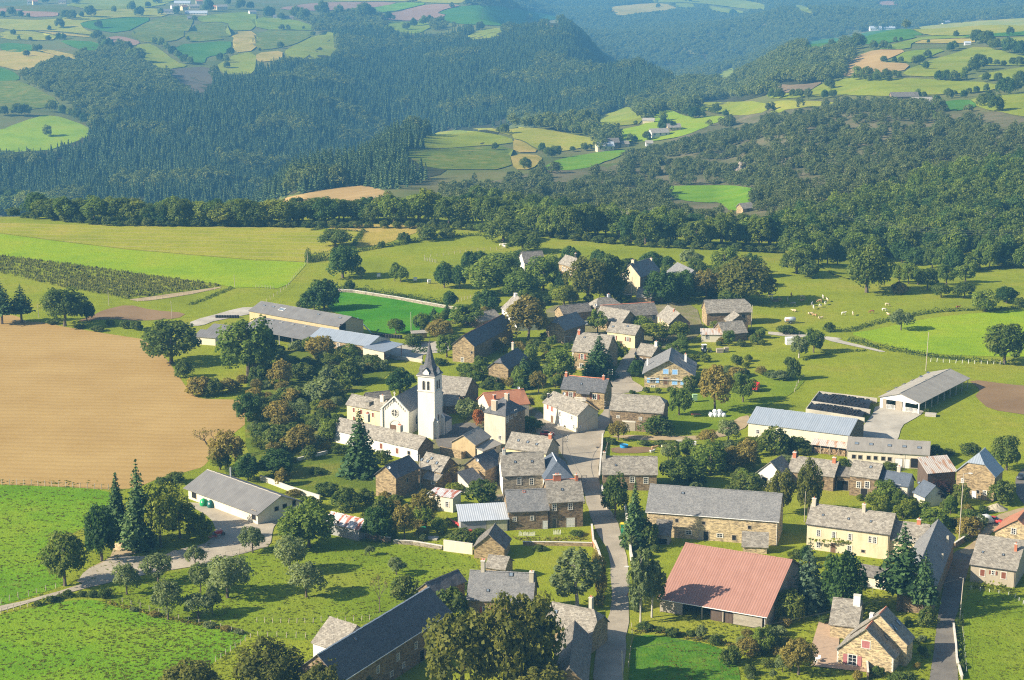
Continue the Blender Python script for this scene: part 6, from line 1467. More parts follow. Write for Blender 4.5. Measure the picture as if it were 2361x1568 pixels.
TL(2,2,[('spruce',800,335,-60,310),('ash',960,205,0,210),('ash',440,395,60,270),('spruce',110,435,140,230),('autumn',245,485,280,150),('bush',320,565,475,110),('autumn',150,645,515,130),('bush',150,830,700,260),('dark',1150,335,185,170),('bush',1330,180,85,150),('ash',1530,140,10,270),('autumn',1870,665,225,300),('ash',2130,575,305,210),('ash',1540,695,425,210),('bush',1640,480,320,130),('bush',1350,865,690,300),('autumn',980,925,745,180),('fruit',1995,945,730,210),('autumn',1800,960,825,180),('ash',1830,1245,915,290),('oak',1560,1345,1075,390),('autumn',2040,1195,975,260),('autumn',2170,1205,895,200),('bush',2170,1410,1225,290),('oak',950,1640,1215,250),('bush',1240,485,430,60),('bush',1350,490,440,60),('bush',1455,480,425,60),('bush',1110,500,460,60),('bush',920,960,905,110),('bush',1480,980,930,130),('bush',1230,970,925,140),('bush',1360,975,925,140),('bush',1700,1340,1240,180),('brownbush',2080,330,250,180),('greybush',2000,310,240,180),('bush',40,800,720,140),('spruce',1130,1905,1310,240)])
TL(3,2,[('bush',60,1045,795,310),('bush',260,1025,885,260),('maple',370,1640,1085,230),('maple',110,1610,1185,230),('bush',1120,1195,1125,150),('ash',1080,1490,1285,230),('limebush',1300,1610,1465,190),('lime',1040,1610,1430,190),('beech',1570,1490,1285,250),('willow',1770,1510,1325,190),('bush',2150,1510,1285,230),('oak',2200,1200,865,260),('bush',1860,1055,945,190),('bush',1540,1085,950,150),('oak',2180,225,-160,370),('birch',285,165,-40,160),('ash',420,115,-120,180),('bush',230,365,160,130),('greybush',110,360,275,220),('bush',1660,1060,1000,120),('bush',190,240,150,90),('bush',20,340,280,130),('bush',1470,680,630,60),('bush',700,1165,1090,110),('greybush',180,1130,1060,150)])
TL(1,1,[('oak',730,705,545,260),('dark',800,995,685,270),('fruit',970,1000,890,90),('ash',1280,1025,850,100),('ash',1335,1035,875,115),('dark',1738,1085,835,170),('dark',1880,1095,870,135),('dark',1965,955,740,120),('dark',2060,905,745,140),('ash',2120,1140,795,340),('ash',2270,1010,740,260),('dark',2130,1295,1090,230),('dark',1790,1275,1110,115),('dark',630,1285,995,230),('dark',540,1300,1075,200),('bush',860,1105,1010,85),('oak',1290,1510,1365,140),('spruce',1640,1380,1265,130),('ash',1540,1480,1305,130),('spruce',1760,1360,1235,120),('autumn',1700,1567,1375,240),('ash',1940,1440,1235,250),('bush',1460,1600,1505,140),('bush',1365,670,570,100),('bush',1580,650,500,160),('bush',1760,620,530,140),('ash',2090,570,480,130),('oak',2280,660,430,300),('bush',1160,710,650,60),('bush',420,1270,1195,100)])
TL(2,1,[('oak',100,760,560,270),('ash',70,1180,915,300),('ash',290,1110,765,240),('autumn',150,1600,1150,330),('lime',480,1250,1060,200),('maple',700,1240,800,320),('oak',900,1220,770,260),('dark',1290,890,745,190),('dark',1440,905,790,100),('fruit',1650,910,725,200),('dark',1380,1230,920,270),('dark',1590,1210,920,210),('autumn',1790,1200,910,210),('ash',1960,960,695,200),('maple',2170,1235,795,430),('oak',2060,1235,1040,270),('ash',790,1510,1285,150),('ash',1200,1490,1335,180),('lime',1310,1580,1400,240),('lime',1530,1580,1400,210),('bush',560,900,800,120),('bush',1080,880,810,170),('bush',950,890,820,160),('dark',60,900,740,240),('bush',1030,1250,1150,110),('bush',300,1240,1160,110),('bush',330,1567,1490,130)])
TL(3,1,[('oak',140,450,300,160),('oak',150,545,410,170),('bush',215,565,475,110),('oak',520,645,390,240),('ash',690,590,480,90),('ash',740,600,480,80),('ash',790,605,510,80),('oak',840,630,515,120),('ash',940,605,495,110),('ash',1040,590,490,110),('oak',912,670,598,90),('oak',1035,675,588,115),('ash',1145,745,622,140),('dark',1257,700,612,120),('fruit',700,845,730,120),('brownbush',695,650,590,90),('bush',340,450,340,110),('ash',250,440,320,120),('bush',1330,720,670,70),('bush',320,850,800,60),('bush',100,860,815,130)])
BG = tp(1,2,-60,150,500,80,900,230,1180,230,1180,330,820,500,760,620,700,1000,560,1120,300,1150,300,1250,-60,1180)
UNDER = []
for k in range(150):
 u, v = RND.uniform(248, 385), RND.uniform(350, 480)
 if inside(BG, u, v):
  w = RND.uniform(9, 20)
  if w < 14.5: UNDER.append((u, v, w))
  else: plant(RND.choice(['bush', 'bush', 'greybush', 'brownbush', 'limebush', 'bush']), u, v, v - w * RND.uniform(.6, .95), w)
def free(u, v, r):
 p = ground(u, v)
 if any(inside(q, u, v) for q in ROADS): return False
 for O, ex, ey, L, W in FOOT:
  d = p - O; a, b = d.dot(ex), d.dot(ey)
  if -r < a < L + r and -r < b < W + r: return False
 return True
for poly, n, w0, w1, kinds in [
 (tp(1,2,1880,200,2361,250,2361,470,2150,480,1900,420), 16, 7, 15, 'bush bush brownbush ash'), (tp(2,2,0,80,560,40,560,330,440,520,0,540), 30, 7, 16, 'bush greybush bush ash brownbush limebush'),
 (tp(2,2,1400,250,2300,180,2300,430,1420,520), 22, 6, 13, 'bush greybush bush brownbush fruit'), (tp(2,2,1420,980,2300,960,2300,1500,1400,1400), 34, 9, 18, 'bush bush greybush ash brownbush fruit'),
 (tp(3,2,0,960,420,1000,400,1060,0,1100), 8, 7, 13, 'bush limebush'), (tp(3,2,840,1400,1300,1480,1500,1567,800,1567), 12, 7, 13, 'bush limebush ash'), (tp(3,3,1350,0,2000,20,1980,180,1760,330,1500,120), 16, 8, 16, 'bush brownbush greybush ash'),
 (tp(2,1,0,900,1000,850,1020,1250,0,1250), 34, 9, 20, 'ash oak dark bush bush'), (tp(2,1,1200,950,2250,900,2250,1200,1250,1240), 30, 10, 22, 'dark ash oak bush bush'), (tp(1,1,1450,1290,2300,1330,2200,1400,1800,1567,1500,1567), 16, 8, 16, 'bush ash brownbush dark'),
 (tp(1,2,500,60,1240,190,1240,320,700,300), 22, 8, 15, 'bush brownbush greybush'), (tp(2,2,1160,60,1700,60,1900,240,1500,280), 14, 7, 13, 'bush ash bush'), (tp(1,3,960,60,1900,120,1700,330,1000,250), 22, 6, 14, 'bush bush brownbush ash'),
 (tp(1,2,1150,1380,1600,1500,1600,1640,1000,1600), 14, 7, 14, 'bush brownbush bush'), (tp(2,3,1060,150,1330,380,1330,900,1120,900), 10, 7, 12, 'bush bush birch'), (tp(3,3,80,420,900,500,700,950,120,900), 14, 8, 14, 'bush dark bush'), (tp(3,3,1280,1000,1480,1250,1500,1567,1250,1567), 10, 6, 10, 'bush greybush'),
 (tp(2,1,1850,1450,2361,1500,2300,1640,1800,1640), 12, 6, 12, 'bush ash brownbush'), (tp(3,3,0,1050,400,1050,380,1400,300,1567,0,1567), 14, 7, 15, 'bush greybush brownbush fruit'), (tp(2,3,2050,1230,2361,1050,2361,1567,2080,1567), 14, 7, 14, 'bush brownbush greybush')]:
 kinds = kinds.split(); us = [q[0] for q in poly]; v_ = [q[1] for q in poly]; k = 0; t = 0
 while k < n and t < 4000:
  t += 1; u, v = RND.uniform(min(us), max(us)), RND.uniform(min(v_), max(v_)); w = RND.uniform(w0, w1)
  if not inside(poly, u, v) or not free(u, v, w / 9): continue
  kd = RND.choice(kinds); k += 1
  if 'bush' in kd and w < w1 * .82: UNDER.append((u, v, w)); continue
  plant(kd, u, v, v - w * (RND.uniform(.6, .9) if DESC[kd][2] == 'bush' else RND.uniform(1.0, 1.4)), w)
# the row of field oaks on the plateau edge, and the bank of trees to its right
EDGE = [(-20,212),(0,213),(55,221),(110,224),(200,226),(256,227),(330,224),(420,224),(470,227),(520,233),(560,240),(600,238),(640,244),(690,247),(740,248),(780,251)]
def along(path, step0, step1):
 out = []; k = 0; u = path[0][0]
 while u < path[-1][0]:
  while path[k + 1][0] < u: k += 1
  (a, b), (c, d) = path[k], path[k + 1]; out.append((u, b + (d - b) * (u - a) / (c - a))); u += RND.uniform(step0, step1)
 return out
GE = 'oaks in the long row along the plateau edge'
for u, v in along(EDGE, 9, 14):
 k = RND.choice(['oak', 'oak', 'ash', 'dark', 'oak', 'lime']); tall = 25 if u < 380 else 31
 if 800 < u: tall = 20
 plant(k, u, v - RND.uniform(0, 2.5), v - tall * RND.uniform(.8, 1.2), RND.uniform(22, 32), GE, 'broadleaf tree in the long row along the plateau edge')
for u, v in along(EDGE, 12, 20):
 plant(RND.choice(['oak', 'ash', 'ash', 'dark']), u, v - 4, v - RND.uniform(22, 30) - (5 if u > 380 else 0), RND.uniform(20, 28), GE, 'broadleaf tree in the long row along the plateau edge')
for u, v in along([(-10,214),(110,225),(330,227),(470,229),(640,246),(780,252)], 10, 16):
 plant('bush', u, v + .5, v - RND.uniform(5, 10), RND.uniform(9, 15), 'undergrowth bushes along the plateau edge', 'low bush under the long row of plateau edge trees')
for u, v in along([(480,208),(560,222),(640,232),(700,238),(780,240)], 13, 20):
 plant(RND.choice(['oak', 'ash', 'dark', 'lime']), u, v, v - RND.uniform(20, 30), RND.uniform(17, 25), 'trees behind the plateau edge row', 'tree rising behind the plateau edge row')
for u, v, h, in ((610,224,24),(625,226,22),(660,226,20),(652,218,17),(690,228,18),(702,230,22),(742,228,19),(372,206,17),(385,205,14),(135,210,20),(990,228,22),(1010,232,26)):
 plant('dead', u, v + 6, v + 6 - h, 15, 'bleached dead trees on the plateau edge', 'bleached dead tree among the plateau edge oaks')
for u, v in along([(800,268),(850,262),(880,258),(960,272),(1030,268)], 8, 14):
 plant(RND.choice(['oak', 'ash', 'dark']), u, v + RND.uniform(-3, 3), v - RND.uniform(16, 27), RND.uniform(16, 24), 'trees in the dip on the right', 'tree in the wooded dip beyond the cattle pasture')
# hedgerow trees of the far fields (crown only: too small for parts)
HGR = 'hedgerow trees between the far fields'
def far_tree(u, v, w, kind='oak'):
 p = ground(u, v); s = ppm(p); cm, tm = PROTO[kind][RND.randrange(len(PROTO[kind]))]
 wd = w / s; o = put('hedgerow_tree', cm, None, (p.x, p.y, p.z - .05 * wd), RND.uniform(0, 6), wd / 9.4)
 tag(o, 'small dark hedgerow tree between the far fields', 'tree', HGR)
FT = {0: [(15,90,30),(60,85,45),(110,90,30),(150,95,25),(345,100,45),(380,105,50),(315,150,50),(430,90,28),(475,90,55),(520,150,40),(600,65,32),(695,60,50),(735,85,50),(510,215,55),(445,300,48),(70,185,30),(255,215,28),(310,210,34),(335,210,34),(185,275,40),(210,265,30),(140,300,34),(260,160,24),(575,280,75),(635,265,55),(670,280,60),(735,330,70),(690,320,60),(815,230,34),(850,245,44),(880,265,40),(910,290,44),(940,310,44),(975,335,46),(1005,340,40),(990,220,30),(1160,320,40),(1190,330,40),(1195,360,34),(1215,290,40),(1025,110,26),(1100,60,60),(845,80,36),(930,75,40),(1270,50,50),(1200,30,40),(1320,50,40),(250,720,56),(20,610,50),(90,610,60),(140,610,60),(270,590,60),(330,600,45),(365,610,40),(405,630,55),(450,650,55),(490,660,50),(525,665,45),(590,680,75),(520,575,30),(560,590,45),(400,20,40),(240,20,40),(160,215,20),(100,210,22),(780,40,30),(830,20,50)],
      1: [(70,95,60),(130,105,36),(210,100,60),(250,105,60),(350,85,70),(390,120,50),(435,85,56),(510,85,34),(580,110,90),(695,105,44),(725,105,24),(545,52,24),(130,255,34),(135,160,30),(170,160,30),(140,350,34),(250,155,18),(790,160,40),(830,140,40),(880,135,50),(915,120,36),(1280,700,30),(1310,705,50),(1260,790,34),(300,190,24),(340,150,40),(490,130,40),(600,170,40),(640,180,40),(700,190,50),(1120,165,36),(1180,160,44),(20,270,16)],
      2: [(90,115,40),(770,42,22),(160,800,45),(230,830,60),(70,895,60),(190,830,50),(320,800,28),(380,795,40),(410,785,24),(620,750,44),(648,745,28),(710,740,44),(800,690,66),(840,690,50),(960,625,60),(1000,620,50),(1045,590,24),(1075,600,50),(1125,615,34),(650,660,24),(560,665,16),(920,610,50),(1165,90,40),(930,15,40),(795,640,50),(300,700,60),(350,710,60),(400,720,50),(450,735,60),(500,745,50),(540,745,50)],
      3: [(325,470,50),(470,425,70),(520,430,70),(570,430,60),(620,430,60),(665,410,40),(690,410,34),(555,262,44),(605,260,44),(640,262,30),(670,224,28),(700,215,18),(960,270,44),(985,260,44),(610,330,34),(665,330,30),(700,330,30),(780,345,50),(805,335,44),(840,308,40),(830,365,40),(900,425,50),(940,428,56),(980,428,50),(1030,425,50),(1040,395,40),(1080,380,60),(1110,370,80),(1165,340,36),(1205,345,30),(1240,350,30),(1290,345,40),(1325,350,50),(1150,430,44),(1215,430,44),(1250,500,90),(1300,490,70),(1330,450,70),(1100,230,70),(1150,250,80),(1190,265,60),(1270,280,80),(1330,290,70),(1275,185,40),(990,195,30),(845,228,18),(790,515,44),(820,515,30),(950,520,50),(985,505,26),(1060,495,30),(1098,490,34),(1150,485,40),(1030,515,40),(890,540,40),(375,205,40),(400,205,30),(335,250,40),(470,260,80),(130,510,36),(165,515,44),(210,510,40),(300,520,44),(340,515,40),(60,520,50),(20,520,50),(1130,560,60),(1200,590,80),(1165,545,60)]}
for c, rows in FT.items():
 for X, Y, W in rows:
  u, v = px(c, 0, X, Y); far_tree(u, v, W * .19 * 1.05, RND.choice(['oak', 'dark', 'ash', 'oak']))
# ------------------------------------------------------------------ hedges: leafy banks along a line
def hedge(name, pts, w, h, mat, label, cat='hedge', dens=9.0, size=.5):
 P = [ground(*p) for p in pts]; C, N, Tt = [], [], []
 for a, b_ in zip(P, P[1:]):
  L = (b_ - a).length; n = int(L * h * dens) + 4
  t = NP.uniform(0, 1, n); k = NP.normal(size=(n, 3)); k[:, 2] = np.abs(k[:, 2]); k /= np.linalg.norm(k, axis=1, keepdims=True)
  e = np.array((b_ - a).normalized()); nn = np.array([-e[1], e[0], 0]); base = np.outer(1 - t, a) + np.outer(t, b_)
  bump = np.array([.75 + .5 * noise.noise(Vector(q) * .35) + .25 * noise.noise(Vector(q) * 1.1) for q in base]).reshape(-1, 1)
  lat = (k @ nn).reshape(-1, 1); up = k[:, 2:3]
  C.append(base + nn * lat * w * .5 * NP.uniform(.6, 1.1, (n, 1)) + np.array([0, 0, 1]) * up * h * bump * NP.uniform(.5, 1.05, (n, 1)) + e * NP.uniform(-.3, .3, (n, 1)))
  N.append(k + NP.normal(size=(n, 3)) * .5); Tt.append(np.clip(NP.uniform(0, .6, n) + .4 * (bump[:, 0] - .5), 0, 1))
 C = np.concatenate(C); me = quads_mesh(name, C - np.array(P[0]), np.concatenate(N), NP.uniform(.7, 1.3, len(C)) * size, np.concatenate(Tt), mat)
 o = put(name, me, None, P[0]); tag(o, label, cat); return o
hedge('hedge', tp(1,1,480,790,480,855,560,840,660,815), 3, 5, L_HEDGE, 'square-cut dark hedge at the corner of the mown field')
hedge('hedge', tp(1,1,680,790,900,760,1150,715,1330,690,1500,650,1700,630,1850,610,2080,605), 3, 2.6, L_HEDGE, 'long dark hedge between the straw field and the upper pasture')
hedge('hedge', tp(1,1,905,700,930,640,970,590,1000,565), 2.4, 2.6, L_HEDGE, 'short hedge running up beside the straw field')
hedge('hedge', tp(1,1,500,560,560,548,660,525), 2.4, 2.2, L_HEDGE, 'small hedge on the far side of the mown field')
hedge('hedge', tp(1,1,640,562,830,560,990,570), 1.6, 1.4, L_HEDGE, 'low hedge along the lower edge of the straw field')
hedge('hedge', tp(1,1,760,1105,900,1105,1100,1140,1400,1180,1600,1220,1740,1245), 3.2, 3.2, L_HEDGE, 'thick hedge on the wall above the clover field')
hedge('hedge', tp(1,1,740,1095,690,1180,640,1260), 3, 3.5, L_DARK, 'dark hedge on the left side of the clover field')
hedge('hedge', tp(3,1,310,855,430,850,560,810,700,780,800,760,900,748,1000,742,1120,738), 3, 2.2, L_HEDGE, 'curving hedge between the cattle pasture and the bright field')
hedge('hedge', tp(3,1,1130,740,1250,735,1380,722), 2.6, 2.0, L_HEDGE, 'hedge on the right above the bright field')
hedge('hedge', tp(3,2,760,0,1000,75,1200,105,1450,150,1750,180,1950,205,2250,225), 3.6, 2.4, L_HEDGE, 'long clipped hedge along the lane above the cattle barn')
hedge('hedge', tp(3,2,0,320,200,340,300,330), 3, 2.4, L_HEDGE, 'short hedge at the left of the cattle barn meadow')
hedge('hedge', tp(3,2,330,190,500,140,700,115,900,100), 1.6, 1.1, L_HEDGE, 'low hedge below the upper lane')
hedge('hedge', tp(0,3,310,895,420,860,520,830,640,800,800,790,950,790,1010,740), 2.0, 1.7, L_HEDGE, 'bramble hedge beside the farm track')
hedge('hedge', tp(0,1,1750,1245,1900,1190,2040,1130,2140,1090), 2.6, 1.4, L_HEDGE, 'dark grassy bank right of the maize')
hedge('hedge', tp(3,3,1890,700,2070,735,2270,765), 2.4, 2.2, L_LIME, 'clipped leafy vine screen before the beige house')
hedge('hedge', tp(3,3,1740,1080,1760,1250,1790,1420,1800,1500), 1.4, 1.3, L_HEDGE, 'flower hedge along the wall of the right road')
hedge('hedge', tp(1,2,1440,115,1535,112,1600,108), 3.2, 3.2, L_DARK, 'clipped box-shaped hedge at the farm yard')
hedge('hedge', tp(2,2,1160,960,1300,975,1420,975,1530,985), 2.4, 1.8, L_HEDGE, 'bushy hedge behind the cow pen')
hedge('hedge', tp(2,3,770,420,800,560,820,760,800,900), 2.2, 2.6, L_AUT, 'yellowing creeper hedge on the left side of the road')
hedge('vine', tp(2,3,45,115,150,120,250,115,345,95), 1.2, 1.0, L_LIME, 'yellow green vine on a pergola before the slate house', 'vine').location.z += 2.6
hedge('vine', tp(2,3,1540,205,1700,215,1850,240,1990,255), 1.0, .9, L_LIME, 'vine trained along the front of the long stone barn', 'vine').location.z += 2.4
hedge('vine', tp(3,3,375,380,480,400,620,405,760,415), .9, 1.0, L_LIME, 'yellowing vine across the front of the long cream farmhouse', 'vine').location.z += 2.9
hedge('vine', [k6(945,445), k6(1000,462), k6(1080,470)], .7, .7, L_LIME, 'vine above the windows of the pale yellow house', 'vine').location.z += 2.7
hedge('ivy', tp(1,3,1960,925,2080,945,2260,985), .8, 4.2, L_HEDGE, 'ivy covering the front of the farmhouse', 'ivy', 22, .35)
# rows of rough growth along the orchard fence and the lower lane
hedge('hedge', tp(0,3,1010,860,1200,910,1450,975,1700,1030,1950,1080,2250,1140), 1.8, .9, L_AUT, 'brownish rough growth along the orchard bottom fence')
hedge('hedge', tp(2,3,1110,1130,1300,1120,1500,1150,1750,1200,1950,1230,2080,1280), 2.4, 1.2, L_AUT, 'brownish rough growth below the red-roofed barn')
hedge('hedge', tp(1,3,960,285,1100,300,1230,310), 1.4, 1.0, L_HEDGE, 'rough growth on the wall above the orchard')
hedge('hedge', tp(2,3,0,265,200,275,420,270,700,265), 2.6, .9, L_AUT, 'dry weedy garden strip before the houses by the road')
# ------------------------------------------------------------------ far woods and crops: masses nobody could count
def gn_scatter(name, protos, pts, scl, rot, label=None, which=None):
 """one object: its own mesh holds the sample trees and the points; nodes set a tree on each point"""
 V, Fc, MI, tone, mats = [], [], [], [], []
 pid = []
 nf = 0
 for k, meshes in enumerate(protos):
  for me in meshes:
   n = len(me.vertices); co = np.empty(n * 3); me.vertices.foreach_get('co', co); b = sum(len(x) for x in V)
   V.append(co.reshape(-1, 3)); pid += [k + 1] * n
   for p in me.polygons: Fc.append([b + i for i in p.vertices])
   if me.materials[0] not in mats: mats.append(me.materials[0])
   MI += [mats.index(me.materials[0])] * len(me.polygons)
   if 'tone' in me.attributes:
    t = np.empty(len(me.polygons)); me.attributes['tone'].data.foreach_get('value', t); tone.append(t)
   else: tone.append(np.full(len(me.polygons), .5))
 nv = sum(len(x) for x in V); P = np.array(pts); V.append(P); pid += [0] * len(P)
 me = bpy.data.meshes.new(name); me.from_pydata(np.concatenate(V), [], Fc)
 for m in mats: me.materials.append(m)
 me.polygons.foreach_set('material_index', MI)
 a = me.attributes.new('tone', 'FLOAT', 'FACE'); a.data.foreach_set('value', np.concatenate(tone).astype(np.float32))
 def va(nm, typ, arr):
  x = me.attributes.new(nm, typ, 'POINT'); x.data.foreach_set('value' if typ != 'FLOAT_VECTOR' else 'vector', np.asarray(arr, dtype=np.int32 if typ == 'INT' else np.float32).ravel())
 va('sample', 'INT', pid)
 va('size', 'FLOAT_VECTOR', np.concatenate([np.ones((nv, 3)), scl])); va('turn', 'FLOAT', np.concatenate([np.zeros(nv), rot]))
 va('which', 'INT', np.concatenate([np.zeros(nv, int), NP.integers(0, len(protos), len(P)) if which is None else which]))
 o = link(bpy.data.objects.new(name, me)); o['kind'] = 'stuff'
 if label: o['label'] = label
 ng = bpy.data.node_groups.new(name + '_nodes', 'GeometryNodeTree')
 ng.interface.new_socket('Geometry', in_out='INPUT', socket_type='NodeSocketGeometry'); ng.interface.new_socket('Geometry', in_out='OUTPUT', socket_type='NodeSocketGeometry')
 N_ = lambda t, **k: ng.nodes.new(t)
 gi, go = N_('NodeGroupInput'), N_('NodeGroupOutput')
 def attr(nm, typ):
  x = N_('GeometryNodeInputNamedAttribute'); x.data_type = typ; x.inputs['Name'].default_value = nm; return x.outputs['Attribute']
 def eq(sock, val):
  c = N_('FunctionNodeCompare'); c.data_type = 'INT'; c.operation = 'EQUAL'; ng.links.new(sock, c.inputs[2]); c.inputs[3].default_value = val; return c.outputs[0]
 smp = attr('sample', 'INT')
 join = N_('GeometryNodeJoinGeometry')
 g2i = N_('GeometryNodeGeometryToInstance')
 seps = []
 for k in range(len(protos)):
  sp = N_('GeometryNodeSeparateGeometry'); ng.links.new(gi.outputs[0], sp.inputs[0]); ng.links.new(eq(smp, k + 1), sp.inputs['Selection']); seps.append(sp)
 for sp in reversed(seps): ng.links.new(sp.outputs[0], g2i.inputs[0])
 sp = N_('GeometryNodeSeparateGeometry'); ng.links.new(gi.outputs[0], sp.inputs[0]); ng.links.new(eq(smp, 0), sp.inputs['Selection'])
 m2p = N_('GeometryNodeMeshToPoints'); ng.links.new(sp.outputs[0], m2p.inputs[0])
 iop = N_('GeometryNodeInstanceOnPoints'); ng.links.new(m2p.outputs[0], iop.inputs['Points']); ng.links.new(g2i.outputs[0], iop.inputs['Instance'])
 iop.inputs['Pick Instance'].default_value = True; ng.links.new(attr('which', 'INT'), iop.inputs['Instance Index'])
 cx = N_('ShaderNodeCombineXYZ'); ng.links.new(attr('turn', 'FLOAT'), cx.inputs[2]); ng.links.new(cx.outputs[0], iop.inputs['Rotation'])
 ng.links.new(attr('size', 'FLOAT_VECTOR'), iop.inputs['Scale']); ng.links.new(iop.outputs[0], go.inputs[0])
 md = o.modifiers.new('scatter', 'NODES'); md.node_group = ng
 return o
def in_polys_np(polys, U, Vv):
 res = np.zeros(len(U), bool)
 for poly in polys:
  c = np.zeros(len(U), bool); j = len(poly) - 1
  for i in range(len(poly)):
   (x0, y0), (x1, y1) = poly[i], poly[j]
   if y0 != y1:
    hit = ((y0 > Vv) != (y1 > Vv)) & (U < (x1 - x0) * (Vv - y0) / (y1 - y0) + x0); c ^= hit
   j = i
  res |= c
 return res
def proj_np(P):
 w = P[:, 1] * CP - (P[:, 2] - CAMZ) * SP
 return 512 + F * P[:, 0] / w, 340 - F * (P[:, 1] * SP + (P[:, 2] - CAMZ) * CP) / w
def wood_points(polys, y0, y1, spacing, clump=0.0, hh=9.0, amin=-.31, amax=.31):
 P = []
 area = .5 * (amax - amin) * (y1 ** 2 - y0 ** 2); n = int(area / spacing ** 2)
 y = np.sqrt(NP.uniform(y0 ** 2, y1 ** 2, n)); a = NP.uniform(amin, amax, n); x = a * y
 P = np.stack([x, y, Tn(x, y)], 1); U, Vv = proj_np(P)
 k = in_polys_np(polys, U + NP.normal(size=n) * 3, Vv + NP.normal(size=n) * 1.6)
 P, U, Vv = P[k], U[k], Vv[k]
 k = ~in_polys_np(FIELD_POLYS, U, Vv) & ~in_polys_np(FIELD_POLYS, U, Vv - hh * F / P[:, 1])
 P = P[k]
 if clump:
  k2 = np.array([noise.noise(Vector((p[0], p[1], 0)) / 28.0) + .5 * noise.noise(Vector((p[0], p[1], 0)) / 11.0) for p in P]) > clump
  P = P[k2]
 return P
# light sample trees for the masses, 10 m tall
def small_leafy(mat, n, rx, size, seeds=1):
 out = []
 for v in range(seeds):
  C, N, t = crown_pts(n, rx, 4.6, 5.2, 14, .42, .3); out.append([quads_mesh('crown', C, N, NP.uniform(.7, 1.3, len(C)) * size, t, mat)])
 return out
def small_conifer(mat, rb, nq):
 C, N, S, t = [], [], [], []
 for k in range(nq):
  f = (k / nq) ** .8; z = .8 + 9 * f; r = rb * (1 - f) + .1; a = k * 2.399
  C.append((math.cos(a) * r * .62, math.sin(a) * r * .62, z)); N.append((math.cos(a) * .6, math.sin(a) * .6, .7)); S.append(1.15 * (1 - f) * rb * .62 + .65); t.append(NP.uniform(.1, .9))
 return [quads_mesh('crown', np.array(C), np.array(N, float) + NP.normal(size=(nq, 3)) * .15, np.array(S), np.array(t), mat)]
W_CON = leaf('wood_conifer', (0.027,0.059,0.017), (0.059,0.102,0.029), (0.122,0.171,0.051), .1)
W_BRD = leaf('wood_broadleaf', (0.067,0.095,0.017), (0.134,0.171,0.032), (0.232,0.244,0.059), .35)
W_SCR = leaf('wood_scrub', (0.061,0.085,0.022), (0.120,0.149,0.039), (0.207,0.213,0.073), .35)
CON_S = [small_conifer(W_CON, 2.2, 70), small_conifer(W_CON, 2.6, 70), small_conifer(W_CON, 1.9, 60)]
BRD_S = small_leafy(W_BRD, 330, 4.7, 1.25, 4)
SCR_S = small_leafy(W_SCR, 330, 4.7, 1.2, 3)
BIG_S = small_leafy(L_OAK, 900, 4.5, .85, 3) + small_leafy(L_ASH, 900, 4.3, .85, 2) + small_leafy(L_DARK, 900, 4.2, .85, 1)
P_CON = [[(-60,212),(-60,150),(0,152),(62,152),(70,140),(95,130),(115,125),(112,112),(125,100),(150,96),(195,100),(205,80),(240,72),(300,62),(330,55),(332,34),(400,38),(440,42),(470,30),(512,30),(545,26),(575,21),(610,40),(650,62),(675,88),(640,112),(600,118),(510,124),(460,128),(440,175),(400,184),(330,187),(280,196),(272,212)],
         [(280,198),(270,165),(340,140),(390,120),(460,120),(440,160),(440,180),(330,200)]]
P_BRD = [[(22,72),(55,62),(80,60),(100,45),(145,62),(165,70),(200,85),(205,100),(150,98),(120,112),(95,125),(70,105),(25,85)],
         [(520,-20),(1060,-20),(1060,18),(900,28),(840,35),(790,48),(780,62),(760,75),(700,84),(668,76),(612,40),(575,18),(520,6)],
         [(640,108),(682,84),(790,50),(850,45),(850,75),(845,85),(780,92),(770,95),(700,102),(690,114),(620,122),(560,128),(600,110)],
         [(512,120),(620,122),(630,140),(600,150),(512,135)],[(300,25),(420,0),(512,-5),(512,35),(330,60)]]
P_SCR = [[(660,205),(600,170),(640,158),(690,131),(770,103),(840,99),(930,101),(940,112),(1060,112),(1060,190),(930,200),(850,215),(770,235),(700,235),(640,222),(560,212),(470,212),(440,195),(520,175),(590,158)]]
P_NEAR = [[(770,236),(840,216),(920,186),(985,176),(1060,172),(1060,262),(990,268),(960,262),(890,258),(850,258),(800,248)]]
def mass(name, samples, P, h0, h1, w0, w1, label, which=None):
 n = len(P); h = NP.uniform(h0, h1, n) / 10; w = NP.uniform(w0, w1, n) / 9.0
 return gn_scatter(name, samples, P, np.stack([w, w, h], 1), NP.uniform(0, 6.28, n), label, which)
pc = wood_points(P_CON, 1150, 3900, 6.6)
print('conifers', len(pc)); wh = np.array([(3 + RND.randrange(2)) if noise.noise(Vector((q[0], q[1], 0)) / 110.0) + .45 * noise.noise(Vector((q[0], q[1], 5)) / 35.0) > .32 else RND.randrange(3) for q in pc])
mass('conifer_forest', CON_S + small_leafy(W_BRD, 330, 4.7, 1.25, 2), pc, 10, 17, 10, 15, 'dark conifer plantation covering the valley slopes', wh)
pb = wood_points(P_BRD, 1400, 3300, 8.5); pb2 = wood_points(P_BRD + [[(480,-20),(800,-20),(800,80),(690,110),(600,90),(500,40)]], 3500, 7600, 12.0)
print('broadleaf', len(pb), len(pb2)); mass('broadleaf_forest', BRD_S, np.concatenate([pb, pb2]), 10, 15, 9.5, 14, 'hazy broadleaf woods on the far slopes')
ps = wood_points(P_SCR, 930, 1900, 6.0, .02)
print('scrub', len(ps)); mass('scrub_woods', SCR_S, ps, 3, 10, 4, 9, 'patchy scrub woodland on the right hillside')
pn = wood_points(P_NEAR, 790, 1150, 7.5)
print('near', len(pn)); mass('hillside_woods', BIG_S, pn, 8, 14, 8, 12, 'leafy oak wood on the near right hillside')
G = [ground(u, v) for u, v, w in UNDER]; wd = np.array([w / ppm(g) for g, (u, v, w) in zip(G, UNDER)])
